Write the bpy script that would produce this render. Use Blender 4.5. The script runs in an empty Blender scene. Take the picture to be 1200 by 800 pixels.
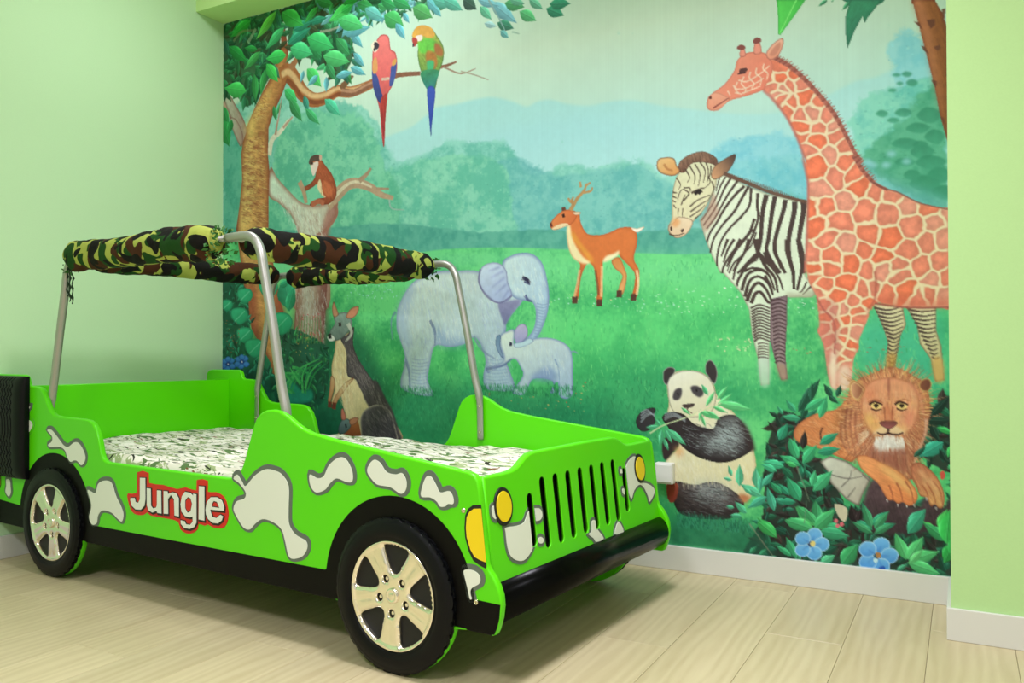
import bpy, bmesh, math, random
import numpy as np
from mathutils import Vector, Matrix
from mathutils.geometry import tessellate_polygon

S = bpy.context.scene
COL = S.collection
random.seed(4)

# ---------------------------------------------------------------- camera
CAM = (3.492, -3.1399, 0.85)
YAW, PITCH, ROLL, FPX = 0.5005, 0.0130, -0.0014, 965.8
cam = bpy.data.cameras.new('camera'); cam.sensor_width = 36.0; cam.sensor_fit = 'HORIZONTAL'
cam.lens = FPX * 36.0 / 1200.0; cam.clip_start = 0.05
co = bpy.data.objects.new('camera', cam); COL.objects.link(co); S.camera = co
_f = Vector((-math.sin(YAW) * math.cos(PITCH), math.cos(YAW) * math.cos(PITCH), math.sin(PITCH)))
_r = Vector((math.cos(YAW), math.sin(YAW), 0)); _u = _r.cross(_f)
_r2 = _r * math.cos(ROLL) + _u * math.sin(ROLL); _u2 = _u * math.cos(ROLL) - _r * math.sin(ROLL)
co.matrix_world = Matrix(((_r2.x, _u2.x, -_f.x, CAM[0]), (_r2.y, _u2.y, -_f.y, CAM[1]), (_r2.z, _u2.z, -_f.z, CAM[2]), (0, 0, 0, 1)))

# ---------------------------------------------------------------- world, exposure, lamps
w = bpy.data.worlds.new('world'); S.world = w; w.use_nodes = True
w.node_tree.nodes['Background'].inputs[0].default_value = (0.95, 1.0, 0.92, 1)
w.node_tree.nodes['Background'].inputs[1].default_value = 0.3
S.view_settings.view_transform = 'Standard'; S.view_settings.look = 'None'
S.view_settings.exposure = 0.0; S.view_settings.gamma = 1.0; S.view_settings.use_curve_mapping = False

CEIL = 2.95
def ceiling_light(x, y, s, power, color=(1.0, 0.98, 1.08), spread=180):
    l = bpy.data.lights.new('ceiling_lamp', 'AREA'); l.shape = 'RECTANGLE'; l.size = s; l.size_y = s
    l.energy = power * LAMP_W; l.color = color; l.spread = math.radians(spread)
    o = bpy.data.objects.new('ceiling_lamp', l); o.location = (x, y, CEIL - 0.03); COL.objects.link(o)
    return o
LAMP_W = 0.59
ceiling_light(2.75, -1.55, 0.45, 66, spread=140)
ceiling_light(1.10, -0.85, 0.45, 32)
ceiling_light(1.3, -3.8, 0.6, 14, spread=150)
ceiling_light(2.7, -3.9, 0.6, 108, spread=165)
ceiling_light(5.0, -2.8, 0.6, 34, spread=150)

# ---------------------------------------------------------------- helpers
def lin(h):
    c = [int(h[i:i + 2], 16) / 255 for i in (0, 2, 4)]
    return tuple(v / 12.92 if v <= .04045 else ((v + .055) / 1.055) ** 2.4 for v in c) + (1,)

def mat(name, col, rough=.5, metal=0, coat=0, spec=.5, noise=0, bump=0, scale=20):
    m = bpy.data.materials.new(name); m.use_nodes = True; nt = m.node_tree; b = nt.nodes['Principled BSDF']
    c = lin(col) if isinstance(col, str) else col
    b.inputs['Base Color'].default_value = c; b.inputs['Roughness'].default_value = rough; b.inputs['Metallic'].default_value = metal
    b.inputs['Coat Weight'].default_value = coat; b.inputs['Coat Roughness'].default_value = .08; b.inputs['Specular IOR Level'].default_value = spec
    if noise or bump:
        tc = nt.nodes.new('ShaderNodeTexCoord'); n = nt.nodes.new('ShaderNodeTexNoise'); n.inputs['Scale'].default_value = scale; n.inputs['Detail'].default_value = 4
        nt.links.new(tc.outputs['Object'], n.inputs['Vector'])
        if noise:
            mx = nt.nodes.new('ShaderNodeMix'); mx.data_type = 'RGBA'; mx.inputs[6].default_value = tuple(v * (1 - noise) for v in c[:3]) + (1,)
            mx.inputs[7].default_value = tuple(min(1, v * (1 + noise)) for v in c[:3]) + (1,)
            nt.links.new(n.outputs['Fac'], mx.inputs[0]); nt.links.new(mx.outputs[2], b.inputs['Base Color'])
        if bump:
            bp_ = nt.nodes.new('ShaderNodeBump'); bp_.inputs['Strength'].default_value = bump; bp_.inputs['Distance'].default_value = .002
            nt.links.new(n.outputs['Fac'], bp_.inputs['Height']); nt.links.new(bp_.outputs['Normal'], b.inputs['Normal'])
    return m

def obj(name, bm, m, parent=None, smooth=False):
    me = bpy.data.meshes.new(name)
    bmesh.ops.recalc_face_normals(bm, faces=bm.faces)
    bm.to_mesh(me); bm.free()
    for mm in (m if isinstance(m, (list, tuple)) else [m]): me.materials.append(mm)
    if smooth: me.polygons.foreach_set('use_smooth', [True] * len(me.polygons))
    o = bpy.data.objects.new(name, me); COL.objects.link(o)
    if parent is not None: o.parent = parent
    return o

def tag(o, label=None, cat=None, group=None, kind=None):
    if label: o['label'] = label
    if cat: o['category'] = cat
    if group: o['group'] = group
    if kind: o['kind'] = kind
    return o

def empty(name, loc, rz=0, parent=None):
    o = bpy.data.objects.new(name, None); o.empty_display_size = .1; o.location = loc; o.rotation_euler = (0, 0, rz); COL.objects.link(o)
    if parent: o.parent = parent
    return o

def add_box(bm, x0, x1, y0, y1, z0, z1, bev=0):
    r = bmesh.ops.create_cube(bm, size=1); v = r['verts']
    bmesh.ops.scale(bm, vec=(x1 - x0, y1 - y0, z1 - z0), verts=v); bmesh.ops.translate(bm, vec=((x0 + x1) / 2, (y0 + y1) / 2, (z0 + z1) / 2), verts=v)
    if bev:
        es = list({e for q in v for e in q.link_edges}); bmesh.ops.bevel(bm, geom=es, offset=bev, segments=2, affect='EDGES', profile=.5)
    return v

def box(name, m, b, parent=None, bev=0):
    bm = bmesh.new(); add_box(bm, *b, bev=bev); return obj(name, bm, m, parent)

def rnd(p, n=4):
    """closed Catmull-Rom through p"""
    out = []; m = len(p)
    for i in range(m):
        a, b, c, d = (np.array(p[(i + k) % m]) for k in (-1, 0, 1, 2))
        for j in range(n):
            t = j / n; out.append(tuple(.5 * (2 * b + (c - a) * t + (2 * a - 5 * b + 4 * c - d) * t * t + (3 * b - a - 3 * c + d) * t ** 3)))
    return out

def area2(p): return sum(p[i][0] * p[(i + 1) % len(p)][1] - p[(i + 1) % len(p)][0] * p[i][1] for i in range(len(p)))

def offset(p, d):
    """move a closed outline inwards by d (outline counter-clockwise)"""
    n = len(p); out = []
    for i in range(n):
        a, b, c = np.array(p[i - 1]), np.array(p[i]), np.array(p[(i + 1) % n])
        e1 = b - a; e2 = c - b; e1 = e1 / (np.hypot(*e1) + 1e-9); e2 = e2 / (np.hypot(*e2) + 1e-9)
        t = np.array((-e1[1] - e2[1], e1[0] + e2[0])); l = np.hypot(*t)
        if l < 1e-6: t = np.array((-e1[1], e1[0])); l = 1
        t = t / l; k = 1 / max(.5, abs(t @ np.array((-e1[1], e1[0]))))
        out.append(tuple(b + t * d * k))
    return out

def slab(outer, holes, w0, w1, to3, r=0.0, r_hole=None, r_back=None, undercut=0):
    """plate with outline `outer` and holes, between depths w0 and w1 (w0 faces the viewer), edges rounded by r; to3(a, b, depth) -> xyz"""
    if area2(outer) < 0: outer = outer[::-1]
    holes = [h if area2(h) < 0 else h[::-1] for h in (holes or [])]
    rh = r if r_hole is None else r_hole; rb = r if r_back is None else r_back
    bm = bmesh.new(); sg = 1 if w1 > w0 else -1
    def rings(loop, rr, rbk, uc=0):
        L = []; seg = 3
        if rr > 0:
            for k in range(seg + 1):
                t = math.pi / 2 * k / seg; L.append((offset(loop, rr * (1 - math.sin(t))), w0 + sg * rr * (1 - math.cos(t))))
        else: L.append((loop, w0))
        if uc: L += [(loop, w0 + sg * max(rr, .003)), (offset(loop, uc), w1)]
        elif rbk > 0:
            for k in range(seg, -1, -1):
                t = math.pi / 2 * k / seg; L.append((offset(loop, rbk * (1 - math.sin(t))), w1 - sg * rbk * (1 - math.cos(t))))
        else: L.append((loop, w1))
        V = [[bm.verts.new(to3(a, b, d)) for a, b in lp] for lp, d in L]; n = len(loop)
        for A, B in zip(V, V[1:]):
            for i in range(n):
                f = bm.faces.new((A[i], A[(i + 1) % n], B[(i + 1) % n], B[i])); f.smooth = rr > 0
        return L[0][0], V[0], L[-1][0], V[-1]
    R = [rings(outer, r, rb)] + [rings(h, rh, rh if rb else 0, undercut) for h in holes]
    for side in (0, 2):
        polys = [[Vector((a, b, 0)) for a, b in q[side]] for q in R]; vs = [v for q in R for v in q[side + 1]]
        for t in tessellate_polygon(polys):
            if len(set(t)) == 3:
                try: bm.faces.new([vs[i] for i in t])
                except ValueError: pass
    return bm

def tube(bm, pts, r, seg=12, cap=True, squash=None):
    pts = [Vector(p) for p in pts]; rings = []; n = len(pts)
    t0 = (pts[1] - pts[0]).normalized(); up = Vector((0, 0, 1)) if abs(t0.z) < .9 else Vector((1, 0, 0)); a = t0.cross(up).normalized()
    for i, p in enumerate(pts):
        t = (pts[min(i + 1, n - 1)] - pts[max(i - 1, 0)]).normalized(); a = (a - t * a.dot(t)).normalized(); b = t.cross(a)
        rr = r[i] if isinstance(r, (list, tuple)) else r
        rings.append([bm.verts.new(p + (a * math.cos(k * 2 * math.pi / seg) + b * math.sin(k * 2 * math.pi / seg)) * rr) for k in range(seg)])
    for A, B in zip(rings, rings[1:]):
        for k in range(seg): bm.faces.new((A[k], A[(k + 1) % seg], B[(k + 1) % seg], B[k])).smooth = True
    if cap: bm.faces.new(rings[0][::-1]); bm.faces.new(rings[-1])
    return rings

def spline(p, n=6):
    out = []; m = len(p)
    for i in range(m - 1):
        a, b, c, d = (np.array(p[min(max(i + k, 0), m - 1)], float) for k in (-1, 0, 1, 2))
        for j in range(n):
            t = j / n; out.append(tuple(.5 * (2 * b + (c - a) * t + (2 * a - 5 * b + 4 * c - d) * t * t + (3 * b - a - 3 * c + d) * t ** 3)))
    return out + [tuple(p[-1])]
# ---------------------------------------------------------------- mural painter (numpy brush strokes, mm coordinates on the wall)
MW, MH, CELL = 3456.0, 2530.0, 3.5          # printed wallpaper size in mm, colour grid step in mm
SS = 2
QX, QY = int(MW / CELL), int(MH / CELL)
CW, CH = QX * SS, QY * SS
KX, KY = CW / MW, CH / MH
rng = np.random.default_rng(7)

def hexc(h):
    return np.array([int(h[i:i + 2], 16) / 255 for i in (0, 2, 4)], np.float32)

def vnoise(w, h, step, seed=0):
    r = np.random.default_rng(seed)
    gw, gh = int(w / step) + 3, int(h / step) + 3
    g = r.random((gh, gw), dtype=np.float32)
    ys = np.arange(h) / step; xs = np.arange(w) / step
    y0 = ys.astype(int); x0 = xs.astype(int)
    fy = (ys - y0).astype(np.float32); fx = (xs - x0).astype(np.float32)
    fy = fy * fy * (3 - 2 * fy); fx = fx * fx * (3 - 2 * fx)
    a = g[y0][:, x0] * (1 - fx) + g[y0][:, x0 + 1] * fx
    b = g[y0 + 1][:, x0] * (1 - fx) + g[y0 + 1][:, x0 + 1] * fx
    return a * (1 - fy)[:, None] + b * fy[:, None]

def fbm(w, h, step, seed=0, n=4):
    o = np.zeros((h, w), np.float32); amp = 1.0; t = 0
    for i in range(n):
        if step < 1: break
        o += amp * vnoise(w, h, step, seed + i); t += amp; amp *= .62; step /= 2
    return o / t

canvas = np.zeros((CH, CW, 3), np.float32)
NF = fbm(CW, CH, 10, 11, 4) - .5                       # fine brush grain shared by all strokes
NC = fbm(CW, CH, 60, 12, 4) - .5
_st = {}
def streak(ang, ln):
    """brush-hair streak noise along a direction, made once per (angle, length)"""
    k = (round(ang / 15) * 15, ln)
    if k not in _st:
        r = np.random.default_rng(5); g = r.random((512, 512), dtype=np.float32)
        dx, dy = math.cos(math.radians(k[0])), math.sin(math.radians(k[0])); o = np.zeros_like(g); n = int(ln * 2.2)
        for i in range(n): o += np.roll(g, (int(round(dy * i)), int(round(dx * i))), (0, 1))
        o = (o - o.mean()) / (o.std() + 1e-6) * .35
        _st[k] = np.tile(o, (CH // 512 + 1, CW // 512 + 1))[:CH, :CW]
    return _st[k]

def smooth(p, closed=True, n=5):
    m = len(p)
    if m < 3: return p
    q = np.vstack([p[-1], p, p[0], p[1]]) if closed else np.vstack([2 * p[0] - p[1], p, 2 * p[-1] - p[-2]])
    out = []; t = np.linspace(0, 1, n, endpoint=False)[:, None]
    for i in range(m if closed else m - 1):
        a, b, c, d = q[i], q[i + 1], q[i + 2], q[i + 3]
        out.append(.5 * (2 * b + (c - a) * t + (2 * a - 5 * b + 4 * c - d) * t * t + (3 * b - a - 3 * c + d) * t ** 3))
    if not closed: out.append(p[-1:])
    return np.vstack(out)

def blur(m, r):
    if r < 1: return m
    for ax in (0, 1):
        pad = [(0, 0), (0, 0)]; pad[ax] = (r + 1, r)
        c = np.cumsum(np.pad(m, pad), axis=ax, dtype=np.float32)
        n = m.shape[ax]
        m = (c[2 * r + 1:2 * r + 1 + n] - c[:n] if ax == 0 else c[:, 2 * r + 1:2 * r + 1 + n] - c[:, :n]) / (2 * r + 1)
    return m

def mask(p, pad=2):
    """scanline even-odd fill; p in canvas cells -> (x0, y0, mask) or None"""
    x0 = max(int(p[:, 0].min()) - pad, 0); x1 = min(int(p[:, 0].max()) + pad + 2, CW)
    y0 = max(int(p[:, 1].min()) - pad, 0); y1 = min(int(p[:, 1].max()) + pad + 2, CH)
    if x1 - x0 < 2 or y1 - y0 < 2: return None
    w, h = x1 - x0, y1 - y0
    acc = np.zeros((h, w + 1), np.int32); q = np.roll(p, -1, 0)
    for (ax, ay), (bx, by) in zip(p, q):
        if ay == by: continue
        if ay > by: ax, ay, bx, by = bx, by, ax, ay
        r0 = max(math.ceil(ay - .5), y0); r1 = min(math.ceil(by - .5), y1)
        if r1 <= r0: continue
        ys = np.arange(r0, r1)
        xs = ax + (ys + .5 - ay) * (bx - ax) / (by - ay)
        np.add.at(acc, (ys - y0, np.clip(np.ceil(xs - .5).astype(int) - x0, 0, w)), 1)
    return x0, y0, (np.cumsum(acc[:, :w], axis=1) & 1).astype(np.float32)

def tocell(p):
    a = np.array(p, np.float64).reshape(-1, 2); a[:, 0] *= KX; a[:, 1] *= KY
    return a

def comp(x0, y0, m, col):
    h, w = m.shape; v = canvas[y0:y0 + h, x0:x0 + w]; v += (col - v) * m[..., None]

def op_P(pts, c1, c2, g, e, er, n, s, b, a, fu):
    p = tocell(pts)
    if s: p = smooth(p)
    br = int(b * KX); pad = 2 + br * 3
    r = mask(p, pad)
    if r is None: return
    x0, y0, m = r; h, w = m.shape
    sh = m
    if br: sh = blur(blur(m, br), br)
    C1 = hexc(c1); col = np.broadcast_to(C1, (h, w, 3)).copy()
    if c2:
        dx, dy = math.cos(math.radians(g)), math.sin(math.radians(g))
        X, Y = np.meshgrid(np.arange(w, dtype=np.float32), np.arange(h, dtype=np.float32)); t = X * dx + Y * dy
        k = m > 0
        if k.any():
            lo, hi = t[k].min(), t[k].max(); t = np.clip((t - lo) / (hi - lo + 1e-3), 0, 1)[..., None]
            col = C1 * (1 - t) + hexc(c2) * t
    f = NF[y0:y0 + h, x0:x0 + w] * n * 2.2 + NC[y0:y0 + h, x0:x0 + w] * n * 1.6
    if fu: f = f + streak(fu[0], int(fu[1]))[y0:y0 + h, x0:x0 + w] * fu[2]
    col = col * (1 + f[..., None])
    if e:
        rr = max(1, int(er * KX * .6)); d = blur(blur(m, rr), rr)
        t = np.clip((d - .42) / .5, 0, 1)[..., None]
        col = hexc(e) * (1 - t) + col * t
    comp(x0, y0, sh * a, col)

def op_S(pts, w0, c, w1, a, b):
    p = smooth(tocell(pts), False, 5)
    if len(p) < 2: return
    t = np.gradient(p, axis=0); ln = np.hypot(t[:, 0], t[:, 1])[:, None] + 1e-6
    nrm = np.stack([-t[:, 1], t[:, 0]], 1) / ln
    hw = (np.linspace(w0, w1, len(p)) * .5 * KX)[:, None]
    hw = np.maximum(hw, .55)
    poly = np.vstack([p + nrm * hw, (p - nrm * hw)[::-1]])
    br = int(b * KX); r = mask(poly, 2 + br * 3)
    if r is None: return
    x0, y0, m = r
    if br: m = blur(blur(m, br), br)
    f = NF[y0:y0 + m.shape[0], x0:x0 + m.shape[1]] * .2
    comp(x0, y0, m * a, hexc(c) * (1 + f[..., None]))

def leaf(bx, by, tx, ty, wd, col, rib=True, a=1.0):
    b = np.array([bx * KX, by * KY]); t = np.array([tx * KX, ty * KY]); d = t - b; L_ = math.hypot(*d)
    if L_ < 2: return
    n = np.array([-d[1], d[0]]) / L_; hw = L_ * wd * .42
    ks = [(0, 0), (.08, .30), (.2, .72), (.36, .98), (.52, .95), (.68, .68), (.82, .36), (.92, .13), (1, 0)]
    up = [b + d * k + n * hw * v for k, v in ks]; dn = [b + d * k - n * hw * v for k, v in ks[-2:0:-1]]
    p = np.array(up + dn); r = mask(p, 2)
    if r is None: return
    x0, y0, m = r; h, w = m.shape
    X, Y = np.meshgrid(np.arange(w, dtype=np.float32) + x0 - b[0], np.arange(h, dtype=np.float32) + y0 - b[1])
    v = (X * n[0] + Y * n[1]) / (hw + 1e-3); u = (X * d[0] + Y * d[1]) / L_ ** 2
    if n[1] > 0: v = -v
    col = hexc(col) if isinstance(col, str) else col
    base = col * (.92 + .22 * np.clip(v, -1, 1)[..., None] + .018 * np.sin(u * 26 + abs(v) * 5)[..., None] * (L_ > 25))
    edge = np.clip((np.abs(v) - .62) / .38, 0, 1)[..., None] * (v > 0)[..., None]
    base = base + edge * .16
    if rib and L_ > 16:
        rb = np.clip(1 - np.abs(v) * hw / 1.6, 0, 1)[..., None]; base = base * (1 - .22 * rb)
        rb = np.clip(1 - np.abs(v - 1.8 / hw) * hw / 1.6, 0, 1)[..., None]; base = base + .10 * rb
    comp(x0, y0, m * a, np.clip(base, 0, 1))

def op_L(p, wd, col, dark):
    (bx, by), (tx, ty) = (p[0], p[1]), (p[2], p[3])
    leaf(bx, by, tx, ty, wd, col)

def op_V(pts, cent, gap, cols, line):
    p = smooth(tocell(pts)) if False else tocell(pts)
    r = mask(p, 2)
    if r is None: return
    x0, y0, m = r; h, w = m.shape; c = tocell(cent)
    st = 1
    X, Y = np.meshgrid(np.arange(w, dtype=np.float32) + x0, np.arange(h, dtype=np.float32) + y0)
    wob = NC[y0:y0 + h, x0:x0 + w] * 26; X = X + wob; Y = Y + np.roll(wob, 37, 1)
    d1 = np.full((h, w), 1e9, np.float32); d2 = d1.copy(); ix = np.zeros((h, w), np.int16)
    for i, (cx, cy) in enumerate(c):
        d = np.sqrt((X - cx) ** 2 + (Y - cy) ** 2)
        nb = d < d1; d2 = np.where(nb, d1, np.minimum(d2, d)); ix = np.where(nb, i, ix); d1 = np.where(nb, d, d1)
    g = gap * KX; lw = g * 1.15
    e = (d2 - d1) * .5
    cell = np.clip((e - lw * .5) / 2.0 + .5, 0, 1) * np.clip((150 * KX - d1) / 4, 0, 1)
    pal = np.array([hexc(k) for k in cols]); cc = pal[(ix * 7) % len(cols)]
    inner = np.clip(e / (30 * KX), 0, 1)[..., None]
    cc = cc * (.90 + .16 * inner) * (1 + NF[y0:y0 + h, x0:x0 + w][..., None] * .25)
    ins = np.clip((blur(blur(m, 3), 3) - .5) * 2.2, 0, 1)
    comp(x0, y0, m * cell * (.35 + .65 * ins), cc)

def rand_in(p, n, seed):
    r = np.random.default_rng(seed); res = mask(p, 0)
    if res is None: return []
    x0, y0, m = res; ys, xs = np.nonzero(m > 0)
    if len(ys) == 0: return []
    k = r.integers(0, len(ys), n)
    return [((xs[i] + x0), (ys[i] + y0)) for i in k]

def op_X(kind, pts, *a):
    p = tocell(pts); sd = int(abs(p.sum())) % 9973; r = np.random.default_rng(sd)
    if kind == 'sky':
        y = np.linspace(0, 1, CH, dtype=np.float32)[:, None, None] * np.ones((1, CW, 1), np.float32)
        c0, c1, c2 = hexc('bfe6cf'), hexc('cfe8cc'), hexc('b4e0d2')
        canvas[:] = np.where(y < .18, c0 + (c1 - c0) * (y / .18), c1 + (c2 - c1) * np.clip((y - .18) / .2, 0, 1)) * (1 + NC[..., None] * .05)
        return
    if kind in ('bush', 'band', 'grass'):
        ps = smooth(p) if kind == 'bush' else smooth(p, True, 4)
        res = mask(ps, 34)
        if res is None: return
        x0, y0, m = res; h, w = m.shape
        c1, c2 = hexc(a[0]), hexc(a[1])
        if kind == 'bush':
            st = a[2] * 4.0
            n1 = fbm(w, h, st, sd, 4); n2 = fbm(w, h, st * 3, sd + 9, 3)
            soft = blur(blur(m, 14), 14)
            nf = fbm(w, h, 12, sd + 5, 3)
            mm = np.clip((soft - .52 + (n1 - .5) * .9 + (nf - .5) * .5) * 3.2 + .5, 0, 1)
            t = np.clip((n1 - .5) * 2.2 + (n2 - .5) * 2.4 + (nf - .5) * 1.6 + .5, 0, 1)[..., None]
            comp(x0, y0, mm * .80, c1 * (1 - t) + c2 * t)
            for (x, y) in rand_in(ps, int(m.sum() / 260), sd + 1):      # dabs of lighter and darker foliage
                k_ = r.random(); c = (c2 * 1.08 if k_ < .55 else c1 * .88); s1 = int(r.integers(2, 6)); s2 = int(r.integers(1, 4))
                if 6 < x < CW - 7 and 6 < y < CH - 7: canvas[y:y + s2, x:x + s1] += (np.clip(c, 0, 1) - canvas[y:y + s2, x:x + s1]) * .45
        elif kind == 'band':
            n1 = fbm(w, h, 20, sd, 4); soft = blur(blur(m, 7), 7)
            mm = np.clip((soft - .5 + (n1 - .5) * .7) * 4 + .5, 0, 1); t = np.clip((n1 - .5) * 3 + .5, 0, 1)[..., None]
            comp(x0, y0, mm * .9, c1 * (1 - t) + c2 * t)
        else:
            n1 = fbm(w, h, 70, sd, 5); n2 = fbm(w, h, 7, sd + 3, 3); y = (np.arange(h) / h)[:, None]
            st = streak(90, 9)[y0:y0 + h, x0:x0 + w]
            t = np.clip((n1 - .5) * 2.4 + (n2 - .5) * .9 + st * .16 + y * .9 - .1, 0, 1)[..., None]
            soft = np.clip((blur(blur(m, 5), 5) - .5) * 3 + .5, 0, 1)
            comp(x0, y0, soft, c1 * (1 - t) + c2 * t)
        return
    if kind == 'blades':
        n, ca, cb = a; ca, cb = hexc(ca), hexc(cb); x1, y1 = p[0]; x2, y2 = p[1] if len(p) == 2 else p.max(0)
        if len(p) > 2: x1, y1 = p.min(0)
        for _ in range(n * 2):
            x = int(r.uniform(x1, x2)); y = int(r.uniform(y1, y2)); l = int(r.uniform(5, 14)); sl = r.uniform(-.5, .5)
            c = (ca if r.random() < .55 else cb)
            for j in range(l):
                xx = int(x + sl * j); yy = y - j
                if 0 <= xx < CW - 1 and 0 <= yy < CH: canvas[yy, xx:xx + 2] += (c - canvas[yy, xx:xx + 2]) * .42
        return
    if kind == 'dots':
        n, cols = a; (x1, y1), (x2, y2) = p.min(0), p.max(0)
        for _ in range(n):
            x = int(r.uniform(x1, x2)); y = int(r.uniform(y1, y2)); s = int(r.integers(1, 4)); c = hexc(cols[r.integers(0, len(cols))])
            if 3 < x < CW - 4 and 3 < y < CH - 4: canvas[y:y + s, x:x + s + 1] += (c - canvas[y:y + s, x:x + s + 1]) * .75
        return
    if kind in ('fur', 'fur_radial'):
        n, ang, ln, cols, wd = a; cen = None
        if kind == 'fur_radial': cen = p[-1]; p = p[:-1]
        for (x, y) in rand_in(p, n, sd):
            an = math.radians(ang + r.uniform(-16, 16))
            if cen is not None: an = math.atan2(y - cen[1], x - cen[0]) + r.uniform(-.22, .22)
            l = ln * r.uniform(.6, 1.3); bx, by = x / KX, y / KY; bd = r.uniform(-.18, .18)
            op_S([bx, by, bx + l * .5 * math.cos(an + bd), by + l * .5 * math.sin(an + bd), bx + l * math.cos(an), by + l * math.sin(an)], wd, cols[r.integers(0, len(cols))], 1.0, .5, 0)
        return
    if kind == 'leaves':
        n, cols, ln, bg = a
        if bg:
            res = mask(smooth(p, True, 4), 10); x0, y0, m = res; h, w = m.shape; soft = np.clip((blur(blur(m, 5), 5) - .5 + (NF[y0:y0 + h, x0:x0 + w]) * .8) * 5 + .5, 0, 1)
            comp(x0, y0, soft * .92, hexc(bg) * (1 + NC[y0:y0 + h, x0:x0 + w, None] * .9))
        for (x, y) in rand_in(p, n, sd):
            an = r.uniform(0, 6.283); l = ln * 4.0 * r.uniform(.8, 1.9)
            c = hexc(cols[r.integers(0, len(cols))]) * r.uniform(.85, 1.12)
            leaf(x / KX, y / KY, x / KX + l * math.cos(an), y / KY + l * math.sin(an) , r.uniform(.35, .55), c, True, .92)

def paint_mural():
    for o in MURAL:
        k = o[0]
        {'P': op_P, 'S': op_S, 'L': op_L, 'V': op_V, 'X': op_X}[k](*o[1:])
    # woven wallpaper grain: vertical threads
    r = np.random.default_rng(3)
    canvas[:] *= (1 + (r.random((1, CW, 1)) - .5) * .02)
    return np.clip(canvas.reshape(QY, SS, QX, SS, 3).mean((1, 3)), 0, 1)
SIDE_SPOTS = [[(-0.203,0.632),(-0.185,0.636),(-0.22,0.608),(-0.214,0.59),(-0.179,0.58),(-0.167,0.563),(-0.196,0.535),(-0.231,0.524),(-0.284,0.545),(-0.279,0.593)],[(-0.054,0.551),(-0.027,0.555),(0.0,0.542),(0.033,0.521),(0.065,0.501),(0.097,0.497),(0.138,0.516),(0.169,0.515),(0.2,0.492),(0.215,0.466),(0.205,0.443),(0.185,0.435),(0.16,0.448),(0.139,0.449),(0.113,0.442),(0.092,0.457),(0.071,0.484),(0.033,0.493),(-0.032,0.488),(-0.048,0.496),(-0.021,0.51),(-0.019,0.53)],[(0.231,0.347),(0.281,0.34),(0.3,0.375),(0.339,0.391),(0.386,0.387),(0.415,0.342),(0.443,0.313),(0.461,0.284),(0.452,0.257),(0.425,0.264),(0.387,0.281),(0.33,0.283),(0.301,0.261),(0.292,0.233),(0.262,0.225),(0.242,0.25),(0.258,0.295)],[(1.116,0.44),(1.158,0.475),(1.205,0.498),(1.245,0.498),(1.279,0.489),(1.309,0.457),(1.309,0.39),(1.312,0.345),(1.34,0.318),(1.383,0.305),(1.388,0.283),(1.367,0.258),(1.329,0.246),(1.309,0.254),(1.296,0.29),(1.279,0.326),(1.24,0.344),(1.193,0.347),(1.158,0.327),(1.135,0.309),(1.105,0.313),(1.074,0.342),(1.059,0.364),(1.074,0.389),(1.11,0.401),(1.116,0.421),(1.086,0.446),(1.059,0.458),(1.076,0.472),(1.098,0.453)],[(1.398,0.498),(1.43,0.49),(1.456,0.499),(1.476,0.53),(1.512,0.554),(1.542,0.553),(1.566,0.523),(1.568,0.494),(1.547,0.489),(1.507,0.496),(1.481,0.48),(1.461,0.46),(1.425,0.449),(1.402,0.466)],[(1.629,0.541),(1.648,0.558),(1.671,0.552),(1.694,0.529),(1.726,0.525),(1.749,0.53),(1.764,0.511),(1.762,0.487),(1.744,0.475),(1.708,0.489),(1.662,0.492),(1.638,0.507),(1.624,0.524)],[(1.819,0.502),(1.832,0.527),(1.849,0.528),(1.866,0.507),(1.878,0.491),(1.907,0.497),(1.92,0.482),(1.92,0.466),(1.903,0.464),(1.895,0.457),(1.878,0.455),(1.866,0.467),(1.845,0.475),(1.815,0.475)],[(1.954,0.303),(1.982,0.307),(2.002,0.297),(2.002,0.278),(1.978,0.262),(1.974,0.248),(1.978,0.236),(1.972,0.235),(1.965,0.26),(1.957,0.284)]]
BACKING = [(0.543,0.437),(0.609,0.439),(0.611,0.406),(0.692,0.406),(0.768,0.399),(0.813,0.409),(0.872,0.404),(0.873,0.438),(0.93,0.44),(0.929,0.405),(0.971,0.408),(1.012,0.397),(1.029,0.368),(1.034,0.341),(1.023,0.311),(0.999,0.296),(0.957,0.295),(0.933,0.301),(0.915,0.295),(0.883,0.298),(0.88,0.282),(0.858,0.266),(0.821,0.259),(0.788,0.269),(0.775,0.292),(0.723,0.296),(0.622,0.296),(0.605,0.306),(0.581,0.294),(0.54,0.29),(0.507,0.301),(0.486,0.337),(0.487,0.359),(0.54,0.366)]
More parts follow.
